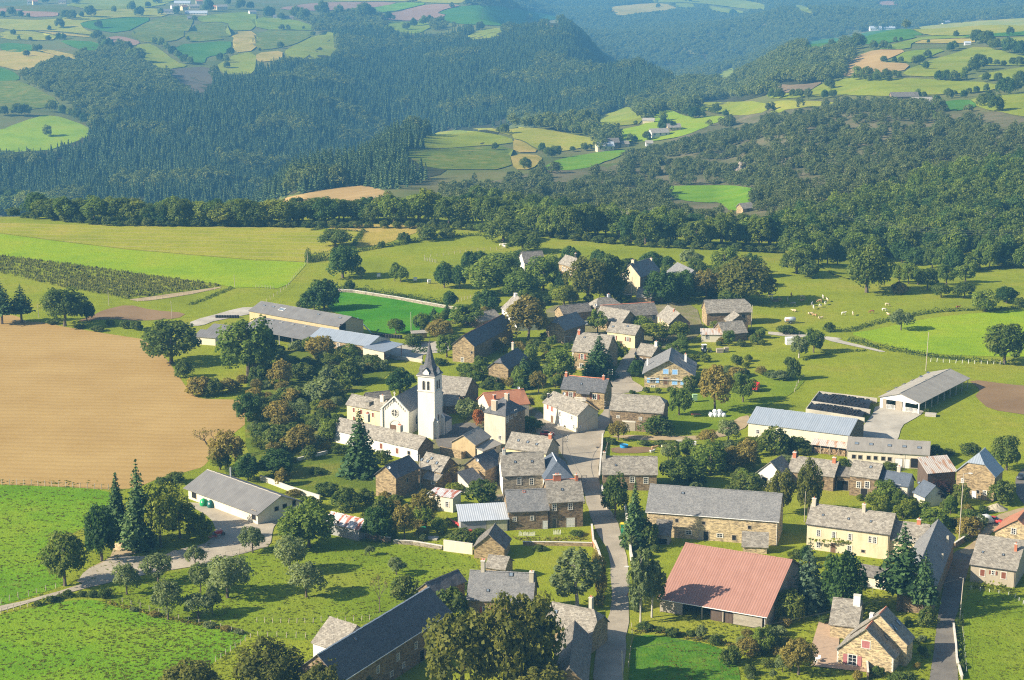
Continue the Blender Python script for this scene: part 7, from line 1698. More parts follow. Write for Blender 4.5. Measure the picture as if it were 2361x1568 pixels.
gn_scatter('undergrowth', [[PROTO[k][0][0]] for k in ('bush', 'greybush', 'brownbush', 'limebush', 'bush')], np.array([tuple(g) for g in G]), np.stack([wd / 11, wd / 11, wd * .08], 1), NP.uniform(0, 6.28, len(G)), 'mixed undergrowth and garden shrubs between the houses')
# maize: one crop
mz = tp(0,1,-400,750,0,790,800,890,1400,975,1950,1048,2030,1070,1300,1178,1150,1190,800,1120,550,1078,0,950,-400,880)
U = NP.uniform(-40, 222, 90000); Vv = NP.uniform(240, 302, 90000); k = in_polys_np([mz], U, Vv)
d = np.stack([(U - 512) / F, CP + (340 - Vv) / F * SP, -SP + (340 - Vv) / F * CP], 1)[k]; tt = -CAMZ / d[:, 2:3]; G = d * tt + np.array([0, 0, CAMZ]); G[:, 2] = 0
C, N, t = [], [], []
for q in range(26):
 a = q * 2.4; C.append((math.cos(a) * .35 * (q % 3) / 2, math.sin(a) * .35 * (q % 3) / 2, .3 + 2.0 * q / 26)); N.append((math.cos(a) * .5, math.sin(a) * .5, .9)); t.append(NP.uniform(0, 1))
maize_me = quads_mesh('maize', np.array(C), np.array(N), np.full(26, .55), np.array(t), L_MAIZE)
G = G[NP.permutation(len(G))[:2600]]
mass('maize_crop', [[maize_me]], G, 3.5, 5, 6, 8, 'standing maize crop in the left fields')
# grass tufts in the near meadows, so that the sward has its own light and shade
def tuft_points(poly, n, vmin, vmax, umin, umax, clump=.9):
 U = NP.uniform(umin, umax, n); Vv = NP.uniform(vmin, vmax, n); k = in_polys_np([poly], U, Vv); U, Vv = U[k], Vv[k]
 d = np.stack([(U - 512) / F, CP + (340 - Vv) / F * SP, -SP + (340 - Vv) / F * CP], 1); G = d * (-CAMZ / d[:, 2:3]) + np.array([0, 0, CAMZ]); G[:, 2] = .0
 kk = np.array([noise.noise(Vector((g[0], g[1], 0)) / 5.0) + .6 * noise.noise(Vector((g[0], g[1], 3)) / 1.7) for g in G]) > clump
 return G[kk | (NP.uniform(0, 1, len(G)) < .14)]
def tuft(mat):
 m_ = 14; C = NP.normal(size=(m_, 3)) * np.array([.16, .16, .0]) + np.array([0, 0, .14]); N = NP.normal(size=(m_, 3)); N[:, 2] = np.abs(N[:, 2]) * .5
 return quads_mesh('tuft', C, N, NP.uniform(.2, .36, m_), NP.uniform(0, 1, m_), mat)
L_GRASS = leaf('grass_blades', (.125,.165,.010), (.170,.215,.014), (.230,.240,.030), .5)
Gp = [tuft_points([(0,480),(110,480),(240,560),(240,700),(0,700)], 26000, 480, 685, -5, 250), tuft_points([(100,540),(256,500),(480,545),(480,640),(300,690),(0,690)], 26000, 540, 690, 100, 480, .9), tuft_points([(730,560),(1030,560),(1030,690),(635,690)], 30000, 560, 690, 630, 1030, .9)]
Gp = np.concatenate(Gp)
BLK = in_polys_np([tp(2,3,735,1650,800,1150,890,1000,912,800,912,560,880,370,1060,480,1072,800,1080,1000,1060,1150,1048,1300,1010,1650), tp(3,3,1470,1700,1535,1250,1565,1000,1590,800,1640,600,1865,500,1815,640,1735,1000,1715,1080,1722,1250,1745,1420,1760,1700), tp(0,3,-300,890,0,880,300,815,600,720,1050,600,2361,250,2361,420,1900,520,1060,680,720,760,420,830,150,910,0,945), tp(3,3,470,1030,580,1050,660,1170,640,1420,900,1455,910,1500,640,1470,390,1440,390,1290)], *proj_np(Gp))
Gp = Gp[~BLK]; print('tufts', len(Gp))
mass('meadow_grass', [[tuft(L_GRASS)], [tuft(L_GRASS)], [tuft(L_GRASS)]], Gp, 3, 9, 4, 11, 'tufted grass of the near meadows')
# ------------------------------------------------------------------ animals and people: one grown skin each
def skin_mesh(name, verts, edges, radii, mat, sub=2, root=0):
 me = bpy.data.meshes.new(name); me.from_pydata([v for v in verts], edges, [])
 o = link(bpy.data.objects.new(name, me)); md = o.modifiers.new('skin', 'SKIN'); md.use_smooth_shade = True
 for i, r in enumerate(radii):
  me.skin_vertices[0].data[i].radius = (r, r) if isinstance(r, (int, float)) else r
 me.skin_vertices[0].data[root].use_root = True
 s2 = o.modifiers.new('sub', 'SUBSURF'); s2.levels = sub; s2.render_levels = sub
 dg = bpy.context.evaluated_depsgraph_get(); dg.update()
 out = bpy.data.meshes.new_from_object(o.evaluated_get(dg)); out.name = name
 bpy.data.objects.remove(o); out.materials.clear(); out.materials.append(mat)
 return out
def cow_mesh(name, mat, graze=False, lying=False):
 z = 1.15 if not lying else .55
 V = [(-.85,0,z+.08),(-.35,0,z),(.25,0,z),(.75,0,z+.05)]; r = [.27,.36,.38,.31]
 E = [(0,1),(1,2),(2,3)]
 if graze: V += [(1.15,0,z-.35),(1.45,0,z-.80),(1.62,0,z-1.02)]
 else: V += [(1.12,0,z+.25),(1.42,0,z+.36),(1.74,0,z+.16)]
 r += [.20,.15,.085]; E += [(3,4),(4,5),(5,6)]
 for s in (-1, 1):
  b = len(V)
  if not lying:
   V += [(.62,.17*s,z-.35),(.66,.19*s,.45),(.62,.19*s,.05)]; r += [.14,.075,.07]; E += [(3,b),(b,b+1),(b+1,b+2)]
   V += [(-.72,.17*s,z-.30),(-.92,.19*s,.52),(-.82,.19*s,.05)]; r += [.18,.08,.07]; E += [(0,b+3),(b+3,b+4),(b+4,b+5)]
  else:
   V += [(.70,.25*s,.22),(1.05,.28*s,.10)]; r += [.14,.08]; E += [(3,b),(b,b+1)]
   V += [(-.55,.38*s,.22),(-.15,.48*s,.10)]; r += [.20,.09]; E += [(0,b+2),(b+2,b+3)]
 b = len(V); V += [(-1.08,0,z+.12),(-1.16,0,max(.1,z-.55))]; r += [.05,.03]; E += [(0,b),(b,b+1)]
 b = len(V); hx = V[5]
 V += [(hx[0]-.05,.20,hx[2]+.06),(hx[0]-.05,-.20,hx[2]+.06)]; r += [.045,.045]; E += [(5,b),(5,b+1)]
 return skin_mesh(name, V, E, r, mat, 1, 1)
COWM = {'cream': plain('cream_hide', (.60,.47,.28), .8), 'tan': plain('tan_hide', (.42,.26,.12), .8), 'brown': plain('brown_hide', (.24,.10,.045), .8), 'white': plain('pale_hide', (.68,.62,.50), .8), 'grey': plain('grey_hide', (.30,.29,.27), .8)}
COWS = {}
def cow(u, v, col, pose, rz, label):
 key = (col, pose)
 if key not in COWS: COWS[key] = cow_mesh('cow', COWM[col], pose == 'grazing', pose == 'lying')
 o = put('cow', COWS[key], None, ground(u, v, .15), rz, .82); tag(o, label, 'cow', 'cattle on the pastures')
W = {'cream': 'cream', 'tan': 'tan', 'brown': 'brown', 'white': 'pale', 'grey': 'grey'}
herd = [(15,672,'cream','standing',.2),(20,687,'white','grazing',1.4),(60,692,'tan','grazing',.4),(102,694,'cream','standing',1.5),(122,668,'brown','standing',1.4),(180,679,'cream','grazing',.1),(180,692,'tan','lying',.3),(133,714,'grey','grazing',2.9),(138,747,'cream','lying',2.8),(240,734,'white','standing',1.5),(232,716,'grey','standing',1.2),(275,724,'white','grazing',.9),(272,700,'tan','grazing',3.0),(290,679,'white','standing',1.5),(312,694,'cream','standing',1.8),(302,711,'white','grazing',1.2),(222,762,'cream','lying',.1),(246,770,'tan','lying',2.9),(275,785,'cream','lying',.2),(398,766,'white','standing',.2),(447,767,'cream','standing',1.5),(547,756,'brown','grazing',3.1),(612,746,'white','grazing',.1),(628,719,'cream','grazing',.05),(635,766,'cream','lying',2.0),(1000,728,'brown','lying',.3)]
cnt = {}
for X, Y, c, p, rz in herd: cnt[(c, p)] = cnt.get((c, p), 0) + 1
ORD = ['leftmost', 'second from left', 'third from left', 'fourth from left', 'fifth from left', 'sixth from left', 'seventh from left', 'eighth from left', 'ninth from left', 'tenth from left']
seen = {}
for X, Y, c, p, rz in sorted(herd):
 n = cnt[(c, p)]; k = seen.get((c, p), 0); seen[(c, p)] = k + 1
 w = f"{W[c]} cow {p} on the big right-hand pasture"
 if n > 1: w += f", {ORD[k] if k < n - 1 else 'rightmost'} of those {p}"
 u, v = px(3, 1, X, Y); cow(u, v, c, p, rz, w)
for X, Y, c, p, rz, lb in [(1310,1020,'tan','standing',.3,'tan cow standing second from the left in the pen behind the square'),(1290,1042,'white','lying',.6,'white cow lying in the pen behind the square'),(1385,1015,'cream','standing',-1.5,'cream cow turned to the hedge in the middle of the pen'),(1430,1018,'tan','grazing',.2,'orange tan cow in the middle of the pen'),(1480,1024,'cream','standing',-.2,'cream cow rightmost in the pen near the water troughs')]:
 cow(*px(2,2,X,Y), c, p, rz, lb)
for k, (X, Y) in enumerate([(2262,708),(2278,715),(2290,722),(2300,705)]):
 cow(*px(1,1,X,Y), 'white', 'standing', k * 1.1, ['white cow leftmost under the trees by the upper pasture fence', 'white cow second from left under the trees by the upper pasture fence', 'white cow lowest under the trees by the upper pasture fence', 'white cow rightmost under the trees by the upper pasture fence'][k])
def person(u, v):
 p = ground(u, v, .16); rt = empty('person', p, .6)
 tag(rt, 'person in a dark red jacket and black trousers walking up the road', 'person')
 V = [(0,0,.95),(0,0,1.18),(0,.02,1.40),(0,.02,1.52),(0,.05,1.66),
         (.10,0,.88),(.12,.10,.50),(.12,.02,.08),(.12,.16,.04), (-.10,0,.88),(-.11,-.12,.50),(-.11,-.28,.10),(-.11,-.16,.03),
         (.20,.0,1.40),(.27,-.10,1.14),(.26,.04,.92),(.25,.09,.84), (-.20,0,1.40),(-.27,.10,1.14),(-.25,.24,.94),(-.24,.29,.87)]
 E = [(0,1),(1,2),(2,3),(3,4),(0,5),(5,6),(6,7),(7,8),(0,9),(9,10),(10,11),(11,12),(2,13),(13,14),(14,15),(15,16),(2,17),(17,18),(18,19),(19,20)]
 r = [.15,.15,.17,.065,.105,.105,.075,.05,.045,.105,.075,.05,.045,.075,.055,.04,.045,.075,.055,.04,.045]
 skin = plain('skin', (.50,.30,.21), .6)
 put('body', skin_mesh('body', V, E, r, skin, 2), rt)
 put('jacket', skin_mesh('jacket', [(0,0,.90),(0,0,1.18),(0,.02,1.40),(0,.02,1.46),(.20,0,1.40),(.27,-.10,1.14),(.26,.03,.95),(-.20,0,1.40),(-.27,.10,1.14),(-.25,.22,.97)], [(0,1),(1,2),(2,3),(2,4),(4,5),(5,6),(2,7),(7,8),(8,9)], [.175,.175,.19,.10,.095,.075,.06,.095,.075,.06], plain('dark_red_cloth', (.22,.045,.035), .85), 2), rt)
 put('trousers', skin_mesh('trousers', [(0,0,.98),(.10,0,.88),(.12,.10,.50),(.12,.02,.12),(-.10,0,.88),(-.11,-.12,.50),(-.11,-.28,.14)], [(0,1),(1,2),(2,3),(0,4),(4,5),(5,6)], [.165,.125,.095,.075,.125,.095,.075], plain('black_cloth', (.02,.02,.022), .9), 2), rt)
 m = MB(); m.lathe([(.0,.14),(.07,.12),(.115,.04),(.118,-.02)], 10, 0, (0,.03,1.68)); m.build('hair', plain('grey_hair', (.42,.40,.37), .9), rt, True)
 m = MB(); m.box(-.012,.012,.14,.175,1.64,1.68); m.box(-.05,-.025,.135,.15,1.685,1.70); m.box(.025,.05,.135,.15,1.685,1.70); m.box(-.03,.03,.135,.148,1.605,1.615); m.build('face', plain('face_features', (.22,.10,.08), .7), rt)
person(*px(2,3,866,695))
# ------------------------------------------------------------------ vehicles and machines
def wheel(parent, x, y, r, w, tyre=RUBBER):
 def fn():
  m = MB(); m.lathe([(r*.55,-w/2),(r*.95,-w/2),(r,-w*.3),(r,w*.3),(r*.95,w/2),(r*.55,w/2)], 14)
  return m.mesh('wheel', tyre)
 o = put('wheel', cmesh(('wheel', r, w), fn), parent, (x, y, r)); o.rotation_euler = (R(90), 0, 0)
 def fn2():
  m = MB(); m.lathe([(.0,w*.42),(r*.3,w*.45),(r*.58,w*.38)], 12); m.lathe([(r*.58,-w*.38),(r*.3,-w*.45),(0,-w*.42)], 12); return m.mesh('rim', STEEL)
 put('rim', cmesh(('rim', r, w), fn2), o)
def loft(m, secs, mi=0):
 for a, b in zip(secs, secs[1:]):
  n = len(a)
  for k in range(n): m.face([a[k], a[(k+1)%n], b[(k+1)%n], b[k]], mi)
 m.face(secs[0][::-1], mi); m.face(secs[-1], mi)
def car(name, uv, rz, mat, label, van=False, cat='car'):
 rt = empty(name, ground(*uv, .16), rz); tag(rt, label, cat); m = MB()
 def sec(x, w, z0, z1, wt): return [(x,-w,z0),(x,w,z0),(x,w,z0+(z1-z0)*.6),(x,wt,z1),(x,-wt,z1),(x,-w,z0+(z1-z0)*.6)]
 if van: S = [sec(-2.35,.85,.35,1.0,.8),sec(-2.3,.92,.28,2.1,.82),sec(1.0,.92,.28,2.15,.82),sec(1.25,.92,.28,1.9,.78),sec(1.75,.92,.28,1.1,.8),sec(2.35,.86,.3,.85,.78)]
 else: S = [sec(-2.0,.72,.35,.78,.66),sec(-1.85,.82,.28,.92,.74),sec(-.9,.85,.25,.95,.76),sec(.8,.85,.25,.95,.76),sec(1.75,.80,.28,.82,.70),sec(2.0,.68,.35,.66,.62)]
 loft(m, S); body = m.build('body', mat, rt, True)
 if not van:
  m = MB(); S = [sec(-1.65,.70,.90,.94,.60),sec(-1.1,.72,.90,1.40,.56),sec(.1,.72,.90,1.42,.56),sec(.85,.70,.90,.96,.62)]; loft(m, S); m.build('windows', PANE, rt, True)
  m = MB(); m.box(-1.08,.12,-.55,.55,1.40,1.45); m.build('roof', mat, rt)
 else:
  m = MB(); m.face([(1.27,-.7,1.85),(1.77,-.72,1.15),(1.77,.72,1.15),(1.27,.7,1.85)][::-1]); m.build('windscreen', PANE, rt)
 for y in (-.55, .55):
  m = MB(); x = 1.98 if not van else 2.36; m.box(x-.06, x+.03, y-.14, y+.14, .55, .72); m.build('headlight', PAINT_W, rt)
 for x in (-1.25, 1.3):
  for y in (-.76, .76): wheel(rt, x, y, .31, .2)
car('parked_car', px(2,2,325,885), .15, RED, 'shiny red car parked beside the cream house on the square')
car('parked_van', px(1,2,318,1566), .5, PAINT_W, 'white van parked at the gable end of the village hall', True, 'van')
car('parked_car', px(1,3,110,15), .4, plain('silver_paint', (.45,.46,.48), .3, .4), 'silver car parked in shade beside the white van')
car('parked_car', k6(792,350), 1.3, plain('grey_paint', (.40,.42,.45), .3, .4), 'pale grey car behind the square barn in the upper village')
car('parked_car', px(3,2,2330,1280), 1.2, plain('dark_car_paint', (.06,.07,.09), .3, .3), 'dark car on the lane at the right edge')
car('parked_van', px(3,3,2000,130), .4, PAINT_W, 'small white van parked on the sandy yard at the right', True, 'van')
car('parked_car', px(3,3,2095,120), -.6, RED, 'red car beside the tiled house at the right edge')
def tractor(uv, rz):
 rt = empty('tractor', ground(*uv), rz); tag(rt, 'yellow and white tractor parked in the garden above the blue-shuttered house', 'tractor')
 yl = plain('tractor_yellow', (.55,.50,.06), .5)
 m = MB(); loft(m, [[(-.3,-.4,.8),(-.3,.4,.8),(-.3,.4,1.45),(-.3,-.4,1.45)],[(1.6,-.38,.75),(1.6,.38,.75),(1.6,.38,1.35),(1.6,-.38,1.35)]]); m.build('bonnet', yl, rt)
 m = MB(); m.box(-1.6,-.2,-.7,.7,1.2,1.45); [m.box(x-.05,x+.05,y-.05,y+.05,1.45,2.6) for x in (-1.5,-.3) for y in (-.62,.62)]; m.build('cab', PAINT_W, rt)
 m = MB(); m.box(-1.44,-.36,-.6,.6,1.5,2.55); m.build('cab_glass', PANE, rt)
 m = MB(); m.box(-1.7,-.1,-.78,.78,2.6,2.75); m.build('cab_roof', PAINT_W, rt)
 m = MB(); m.tube([(.9,.25,1.4),(.9,.25,2.2)], .05, 6); m.build('exhaust', DKSTEEL, rt)
 for y in (-.85,.85): wheel(rt,-.95,y,.85,.45); wheel(rt,1.25,y,.5,.35)
tractor(px(2,2,1795,112), .2)
def trailer(uv, rz):
 rt = empty('farm_trailer', ground(*uv), rz); tag(rt, 'red farm trailer with tall sides standing on the grass', 'trailer')
 m = MB(); m.box(-2,2,-1.1,1.1,.8,.95); m.build('floor', DKSTEEL, rt)
 for x0,x1,y0,y1 in ((-2,2,-1.12,-1.04),(-2,2,1.04,1.12),(-2.04,-1.96,-1.04,1.04),(1.96,2.04,-1.04,1.04)):
  m = MB(); m.box(x0,x1,y0,y1,.95,2.5); m.build('side_panel', RED, rt)
 m = MB(); m.tube([(2,0,.85),(3.4,0,.6)], .07, 5); m.build('drawbar', DKSTEEL, rt)
 for y in (-.95,.95): wheel(rt,-.3,y,.5,.3)
trailer(px(2,2,2240,472), 1.25)
def harrow(uv, rz, label, w=2.6):
 rt = empty('farm_implement', ground(*uv), rz); tag(rt, label, 'farm machine')
 m = MB(); [m.box(-w/2,w/2,y-.06,y+.06,.55,.67) for y in (-.5,.5)]; [m.box(x-.05,x+.05,-.5,.5,.56,.66) for x in (-w/2+.05,0,w/2-.05)]; m.build('frame', RED, rt)
 for k in range(7):
  m = MB(); x = -w/2+.15+k*(w-.3)/6; m.tube([(x,-.5 if k%2 else .5,.6),(x,(-.5 if k%2 else .5)-.15,.0)], .03, 4); m.build('tine', DKSTEEL, rt)
 m = MB(); m.tube([(0,-.4,.6),(0,-1.4,.7)], .05, 5); m.build('drawbar', DKSTEEL, rt)
harrow(px(2,2,1695,702), .2, 'small red harrow lying on the grass behind the half-hipped barn')
harrow(px(0,3,1960,265), .5, 'grey and red roller trailer at the edge of the gravel yard', 2.0)
def roller(uv, rz):
 rt = empty('road_roller', ground(*uv, .16), rz); tag(rt, 'red compactor roller parked in tree shade on the gravel yard', 'roller')
 m = MB(); loft(m, [[(-.9,-.5,.5),(-.9,.5,.5),(-.9,.5,1.15),(-.9,-.5,1.15)],[(.9,-.5,.5),(.9,.5,.5),(.9,.45,1.3),(.9,-.45,1.3)]]); m.build('body', RED, rt)
 for x in (-1.1, 1.1):
  m = MB(); m.lathe([(0,-.6),(.45,-.6),(.45,.6),(0,.6)], 14); o = m.build('drum', DKSTEEL, rt); o.location = (x,0,.45); o.rotation_euler = (R(90),0,0)
roller(px(0,3,2015,240), .5)
def tank(uv, rz):
 rt = empty('water_tank', ground(*uv), rz); tag(rt, 'white and rusty cylindrical water tank on wheels at the pasture edge', 'water tank')
 m = MB(); m.lathe([(0,-2.0),(.6,-1.95),(.9,-1.7),(.9,1.7),(.6,1.95),(0,2.0)], 16); o = m.build('tank', sheet_roof('tank_paint', (.52,.60,.66), (.62,.68,.72), (.36,.20,.12), 0, .5, 0, .4, .55), rt, True); o.location = (0,0,1.5); o.rotation_euler = (0,R(90),0)
 m = MB(); m.box(-2,2,-.5,.5,.5,.65); m.tube([(2,0,.6),(3.2,0,.5)], .06, 5); m.build('chassis', DKSTEEL, rt)
 for y in (-.8,.8): wheel(rt,0,y,.45,.3)
tank(px(3,1,116,808), .1)
# ------------------------------------------------------------------ poles, lamps, signs, bins, furniture
def pole(uv, top, label, cat='pole', r=.13, arm=None, mat=POLE, lamp=False, frame=False, name='utility_pole'):
 p = ground(*uv); s = ppm(p); H = (uv[1] - top[1]) / s / math.cos(PITCH + math.atan((uv[1] - 340) / F))
 rt = empty(name, p); tag(rt, label, cat); lean = (top[0] - uv[0]) / s * .6
 m = MB(); m.tube([(0,0,-.4),(lean*.5,0,H*.5),(lean,0,H)], [r, r*.85, r*.65], 8); m.build('post', mat, rt)
 if arm:
  m = MB(); m.tube([(lean,0,H-.3),(lean+arm[0]*.6,arm[1],H+.1),(lean+arm[0],arm[1],H)], .05, 5); m.build('arm', STEEL, rt)
  if lamp: m = MB(); x = lean + arm[0]; m.box(x-.45,x+.45,arm[1]-.15,arm[1]+.15,H-.12,H+.1); m.build('lamp_head', PAINT_W, rt)
 if frame:
  m = MB(); [m.box(lean-.05+frame*k*.5,lean+.05+frame*k*.5,-.05,.05,H-1.9,H+.1) for k in (2.6,)]
  m.box(min(lean,lean+frame*1.3),max(lean,lean+frame*1.3),-.05,.05,H-.15,H-.05); m.box(min(lean,lean+frame*1.3),max(lean,lean+frame*1.3),-.05,.05,H-1.75,H-1.65); m.tube([(lean,0,H-.1),(lean+frame*1.3,0,H-1.7)], .05, 4)
  m.build('cross_frame', DKSTEEL, rt)
  for k in range(3):
   i = MB(); i.lathe([(.07,0),(.1,.12),(.05,.25),(0,.26)], 7, 0, (lean + frame * 1.3, 0, H - 1.7 + k * .75)); i.build('insulator', PAINT_W, rt)
 return rt, Vector((p.x + lean, p.y, H))
P1 = pole(px(3,3,1768,1005), px(3,3,1792,632), 'tall pale wooden pole beside the right-hand road', arm=(-.9,0))
P2 = pole(px(3,3,1762,275), px(3,3,1778,-330), 'tall pole with a street lamp behind the barn lane', arm=(1.6,0), lamp=True, name='street_lamp', cat='street lamp')
P3 = pole(px(2,3,1022,1600), px(2,3,1000,1300), 'perforated concrete pole at the bottom of the main road', mat=CONC, r=.16)
P4 = pole(px(2,3,1103,800), px(2,3,1112,525), 'dark lamp post on the right verge of the main road', mat=DKSTEEL, r=.09, arm=(-1.3,0), lamp=True, name='street_lamp', cat='street lamp')
P5 = pole(px(2,2,885,410), px(2,2,888,270), 'steel pole with a zigzag frame behind the balcony house', mat=DKSTEEL, r=.1, frame=1)
P6 = pole(px(2,2,895,720), px(2,2,898,565), 'steel pole with a cross frame at the corner of the half-hipped barn', mat=DKSTEEL, r=.1, frame=-1)
P7 = pole(px(2,2,468,1060), px(2,2,468,880), 'dark pole with a cross frame standing in the square', mat=DKSTEEL, r=.14, frame=1)
P8 = pole(px(2,2,640,1340), px(2,2,642,1250), 'pole with a cross frame on the gable of the white garage door house', mat=DKSTEEL, r=.1, frame=1)
P9 = pole(px(1,2,1515,1370), px(1,2,1512,1060), 'ladder-like concrete pole with a lamp beside the dark slate house', mat=CONC, r=.15, arm=(-1.1,0), lamp=True, name='street_lamp', cat='street lamp')
P10 = pole(px(3,2,1455,285), px(3,2,1470,-70), 'tall wooden pole behind the open cattle barn')
P11 = pole(px(1,1,1432,1520), px(1,1,1430,1310), 'wooden pole on the edge of the clover field')
P12 = pole(px(2,1,2205,1470), px(2,1,2218,1245), 'wooden pole right of the wide upper barn')
P13 = pole(px(2,1,1103,1170), px(2,1,1108,985), 'dark pole in front of the tall gabled house', mat=DKSTEEL)
P14 = pole(px(1,1,800,990), px(1,1,798,885), 'old pole under the dark tree by the upper pasture')
P15 = pole(px(1,1,480,860), px(1,1,468,745), 'thin pole at the corner of the mown field', r=.1)
P16 = pole(px(0,1,2165,1080), px(0,1,2160,960), 'thin pole beside the maize field', r=.1)
P17 = pole(px(0,1,1588,1370), px(0,1,1578,1205), 'thin pole left of the farm yard', r=.1)
P18 = pole(px(0,1,1005,1250), px(0,1,1000,1110), 'thin pole at the edge of the trampled paddock', r=.1)
P19 = pole(px(0,1,357,1360), px(0,1,352,1240), 'short pole behind the round oak at the left', r=.1)
P20 = pole(px(3,3,335,110), px(3,3,338,-170), 'thin pole beside the long stone barn', r=.09)
P21 = pole(px(2,1,1760,1500), px(2,1,1764,1370), 'thin pole in front of the wide upper barn', r=.1)
P22 = pole(px(3,2,1258,1205), px(3,2,1262,1065), 'thin dark pole in front of the cream stable', mat=DKSTEEL, r=.08)
pole(px(2,1,548,1310), px(2,1,548,1185), 'thin mast on the shaded lauze barn of the upper village', mat=DKSTEEL, r=.07)
def wire(a, b, sag, label):
 m = MB(); n = 10; m.tube([a.lerp(b, k / n) - Vector((0, 0, sag * 4 * (k / n) * (1 - k / n))) for k in range(n + 1)], .035, 4, cap=False)
 o = m.build('overhead_cable', DKSTEEL); tag(o, label, 'cable')
wire(P1[1], P3[1], 1.2, 'overhead cable between the right-hand road pole and the main road pole')
wire(P7[1], P8[1], .8, 'overhead cable crossing the square to the garage house')
wire(P6[1], P7[1], .8, 'overhead cable from the half-hipped barn to the square pole')
for k, (va, vb) in enumerate(((318, 480), (330, 490), (325, 498))):
 a = ground(*px(3,1,310,430)); b = ground(*px(3,1,1400,600)); h1 = 9 + k * .7
 wire(a + Vector((0, 0, 17 + k * .9)), b + Vector((20, 30, 17 + k * .9)), 5, ['lowest', 'middle', 'topmost'][k] + ' of three power lines over the wooded slope on the right')
def road_sign(uv):
 p = ground(*uv, .15); rt = empty('road_sign', p, 0.05); tag(rt, 'red and white triangular road works sign standing on the verge', 'road sign')
 def tri(s, y, mat, nm):
  m = MB(); m.face([(-s,y,.45+(1-s)*.2),(s,y,.45+(1-s)*.2),(0,y,.45+(1-s)*.2+s*1.75)]); m.face([(0,y+.012,.45+(1-s)*.2+s*1.75),(s,y+.012,.45+(1-s)*.2),(-s,y+.012,.45+(1-s)*.2)]); return m.build(nm, mat, rt)
 tri(.62, 0, RED, 'red_border'); tri(.42, -.01, plain('sign_yellow', (.70,.55,.20), .5), 'sign_face')
 m = MB(); y = -.016                           # the worker, the shovel and the heap
 m.face([(.02,y,1.02),(.07,y,.98),(.06,y,1.06)]); m.face([(-.05,y,.62),(.0,y,.62),(.06,y,.98),(-.02,y,.94)]); m.face([(.02,y,.62),(.07,y,.62),(.06,y,.8),(.02,y,.82)]); m.face([(.0,y,.9),(-.14,y,.70),(-.12,y,.67),(.03,y,.84)])
 m.face([(-.3,y,.58),(-.1,y,.58),(-.2,y,.70)]); m.build('worker_symbol', plain('sign_black', (.015,.015,.015), .6), rt)
 for s in (-1, 1): m = MB(); m.tube([(s*.5,.02,.5),(s*.6,.25,0)], .03, 4); m.tube([(s*.5,.02,.5),(s*.55,-.1,0)], .03, 4); m.build('stand_leg', STEEL, rt)
road_sign(px(2,3,1080,818))
def bin_(uv, rz, body, lid, label, sc=1.0):
 rt = empty('wheelie_bin', ground(*uv, .15), rz); rt.scale = (sc,)*3; tag(rt, label, 'bin')
 m = MB(); loft(m, [[(-.45,-.32,.12),(.45,-.32,.12),(.45,.32,.12),(-.45,.32,.12)],[(-.58,-.42,1.05),(.58,-.42,1.05),(.58,.42,1.05),(-.58,.42,1.05)]]); m.build('body', body, rt)
 m = MB(); loft(m, [[(-.62,-.46,1.05),(.62,-.46,1.05),(.62,.46,1.05),(-.62,.46,1.05)],[(-.5,-.3,1.25),(.5,-.3,1.25),(.5,.38,1.25),(-.5,.38,1.25)]]); m.build('lid', lid, rt)
 for x in (-.4,.4): wheel(rt, x, .35, .1, .08)
GREENP = plain('bin_green', (.02,.20,.10), .5); YELP = plain('bin_yellow', (.65,.50,.03), .5)
bin_(px(2,3,1020,225), 1.5, GREENP, GREENP, 'green wheeled bin on the verge below the yellow-lidded one')
bin_(px(2,3,1018,168), 1.5, GREENP, YELP, 'yellow-lidded bin on the verge of the main road')
def igloo(uv, label, col):
 rt = empty('recycling_container', ground(*uv, .1)); tag(rt, label, 'recycling bin'); m = MB()
 m.lathe([(.85,0),(1.0,.3),(1.0,1.0),(.75,1.55),(.3,1.85),(0,1.9)], 14); m.build('body', col, rt, True)
 m = MB(); m.lathe([(.0,.03),(.2,.03),(.2,-.1)], 10); o = m.build('filling_hole', PAINT_W, rt); o.location = (-.3,-.95,1.2); o.rotation_euler = (R(80),0,0)
 m = MB(); m.tube([(-.15,0,1.85),(0,0,2.1),(.15,0,1.85)], .03, 5); m.build('lifting_ring', STEEL, rt)
igloo(px(0,2,1878,1530), 'bright green recycling igloo left of its dark twin by the hall', plain('igloo_green', (.02,.30,.10), .4)); igloo(px(0,2,1945,1545), 'dark teal recycling igloo by the hall wall', plain('igloo_teal', (.02,.11,.10), .4))
def bale(p, i):
 m = MB(); m.lathe([(0,-.62),(.5,-.62),(.62,-.5),(.62,.5),(.5,.62),(0,.62)], 14); o = m.build('wrapped_bale', plain('white_wrap', (.78,.78,.76), .4), None, True)
 o.location = p; o.rotation_euler = (R(90), 0, .3); tag(o, 'white plastic wrapped round bale in the heap under the big tree', 'bale', 'wrapped bales under the tree')
g = ground(*px(2,2,1895,712))
for i in range(8): bale(g + Vector((-1.9 + (i % 4) * 1.25, (i // 4) * 1.2, .62)), i)
bale(g + Vector((-.7, .5, 1.65)), 8); bale(g + Vector((.7, .6, 1.65)), 9)
def trough(uv):
 rt = empty('water_trough', ground(*uv, .1)); tag(rt, 'bright blue round water trough in the cow pen', 'trough'); bl = plain('trough_blue', (.03,.26,.55), .4)
 m = MB(); m.lathe([(.0,.02),(1.0,.02),(1.12,.75),(1.2,.75),(1.2,.70),(1.1,0)], 18); m.build('tub', bl, rt, True); m = MB(); m.lathe([(0,.55),(1.06,.55)], 18); m.build('water', plain('trough_water', (.02,.05,.07), .05, 0, .5), rt)
trough(px(2,2,1033,992))
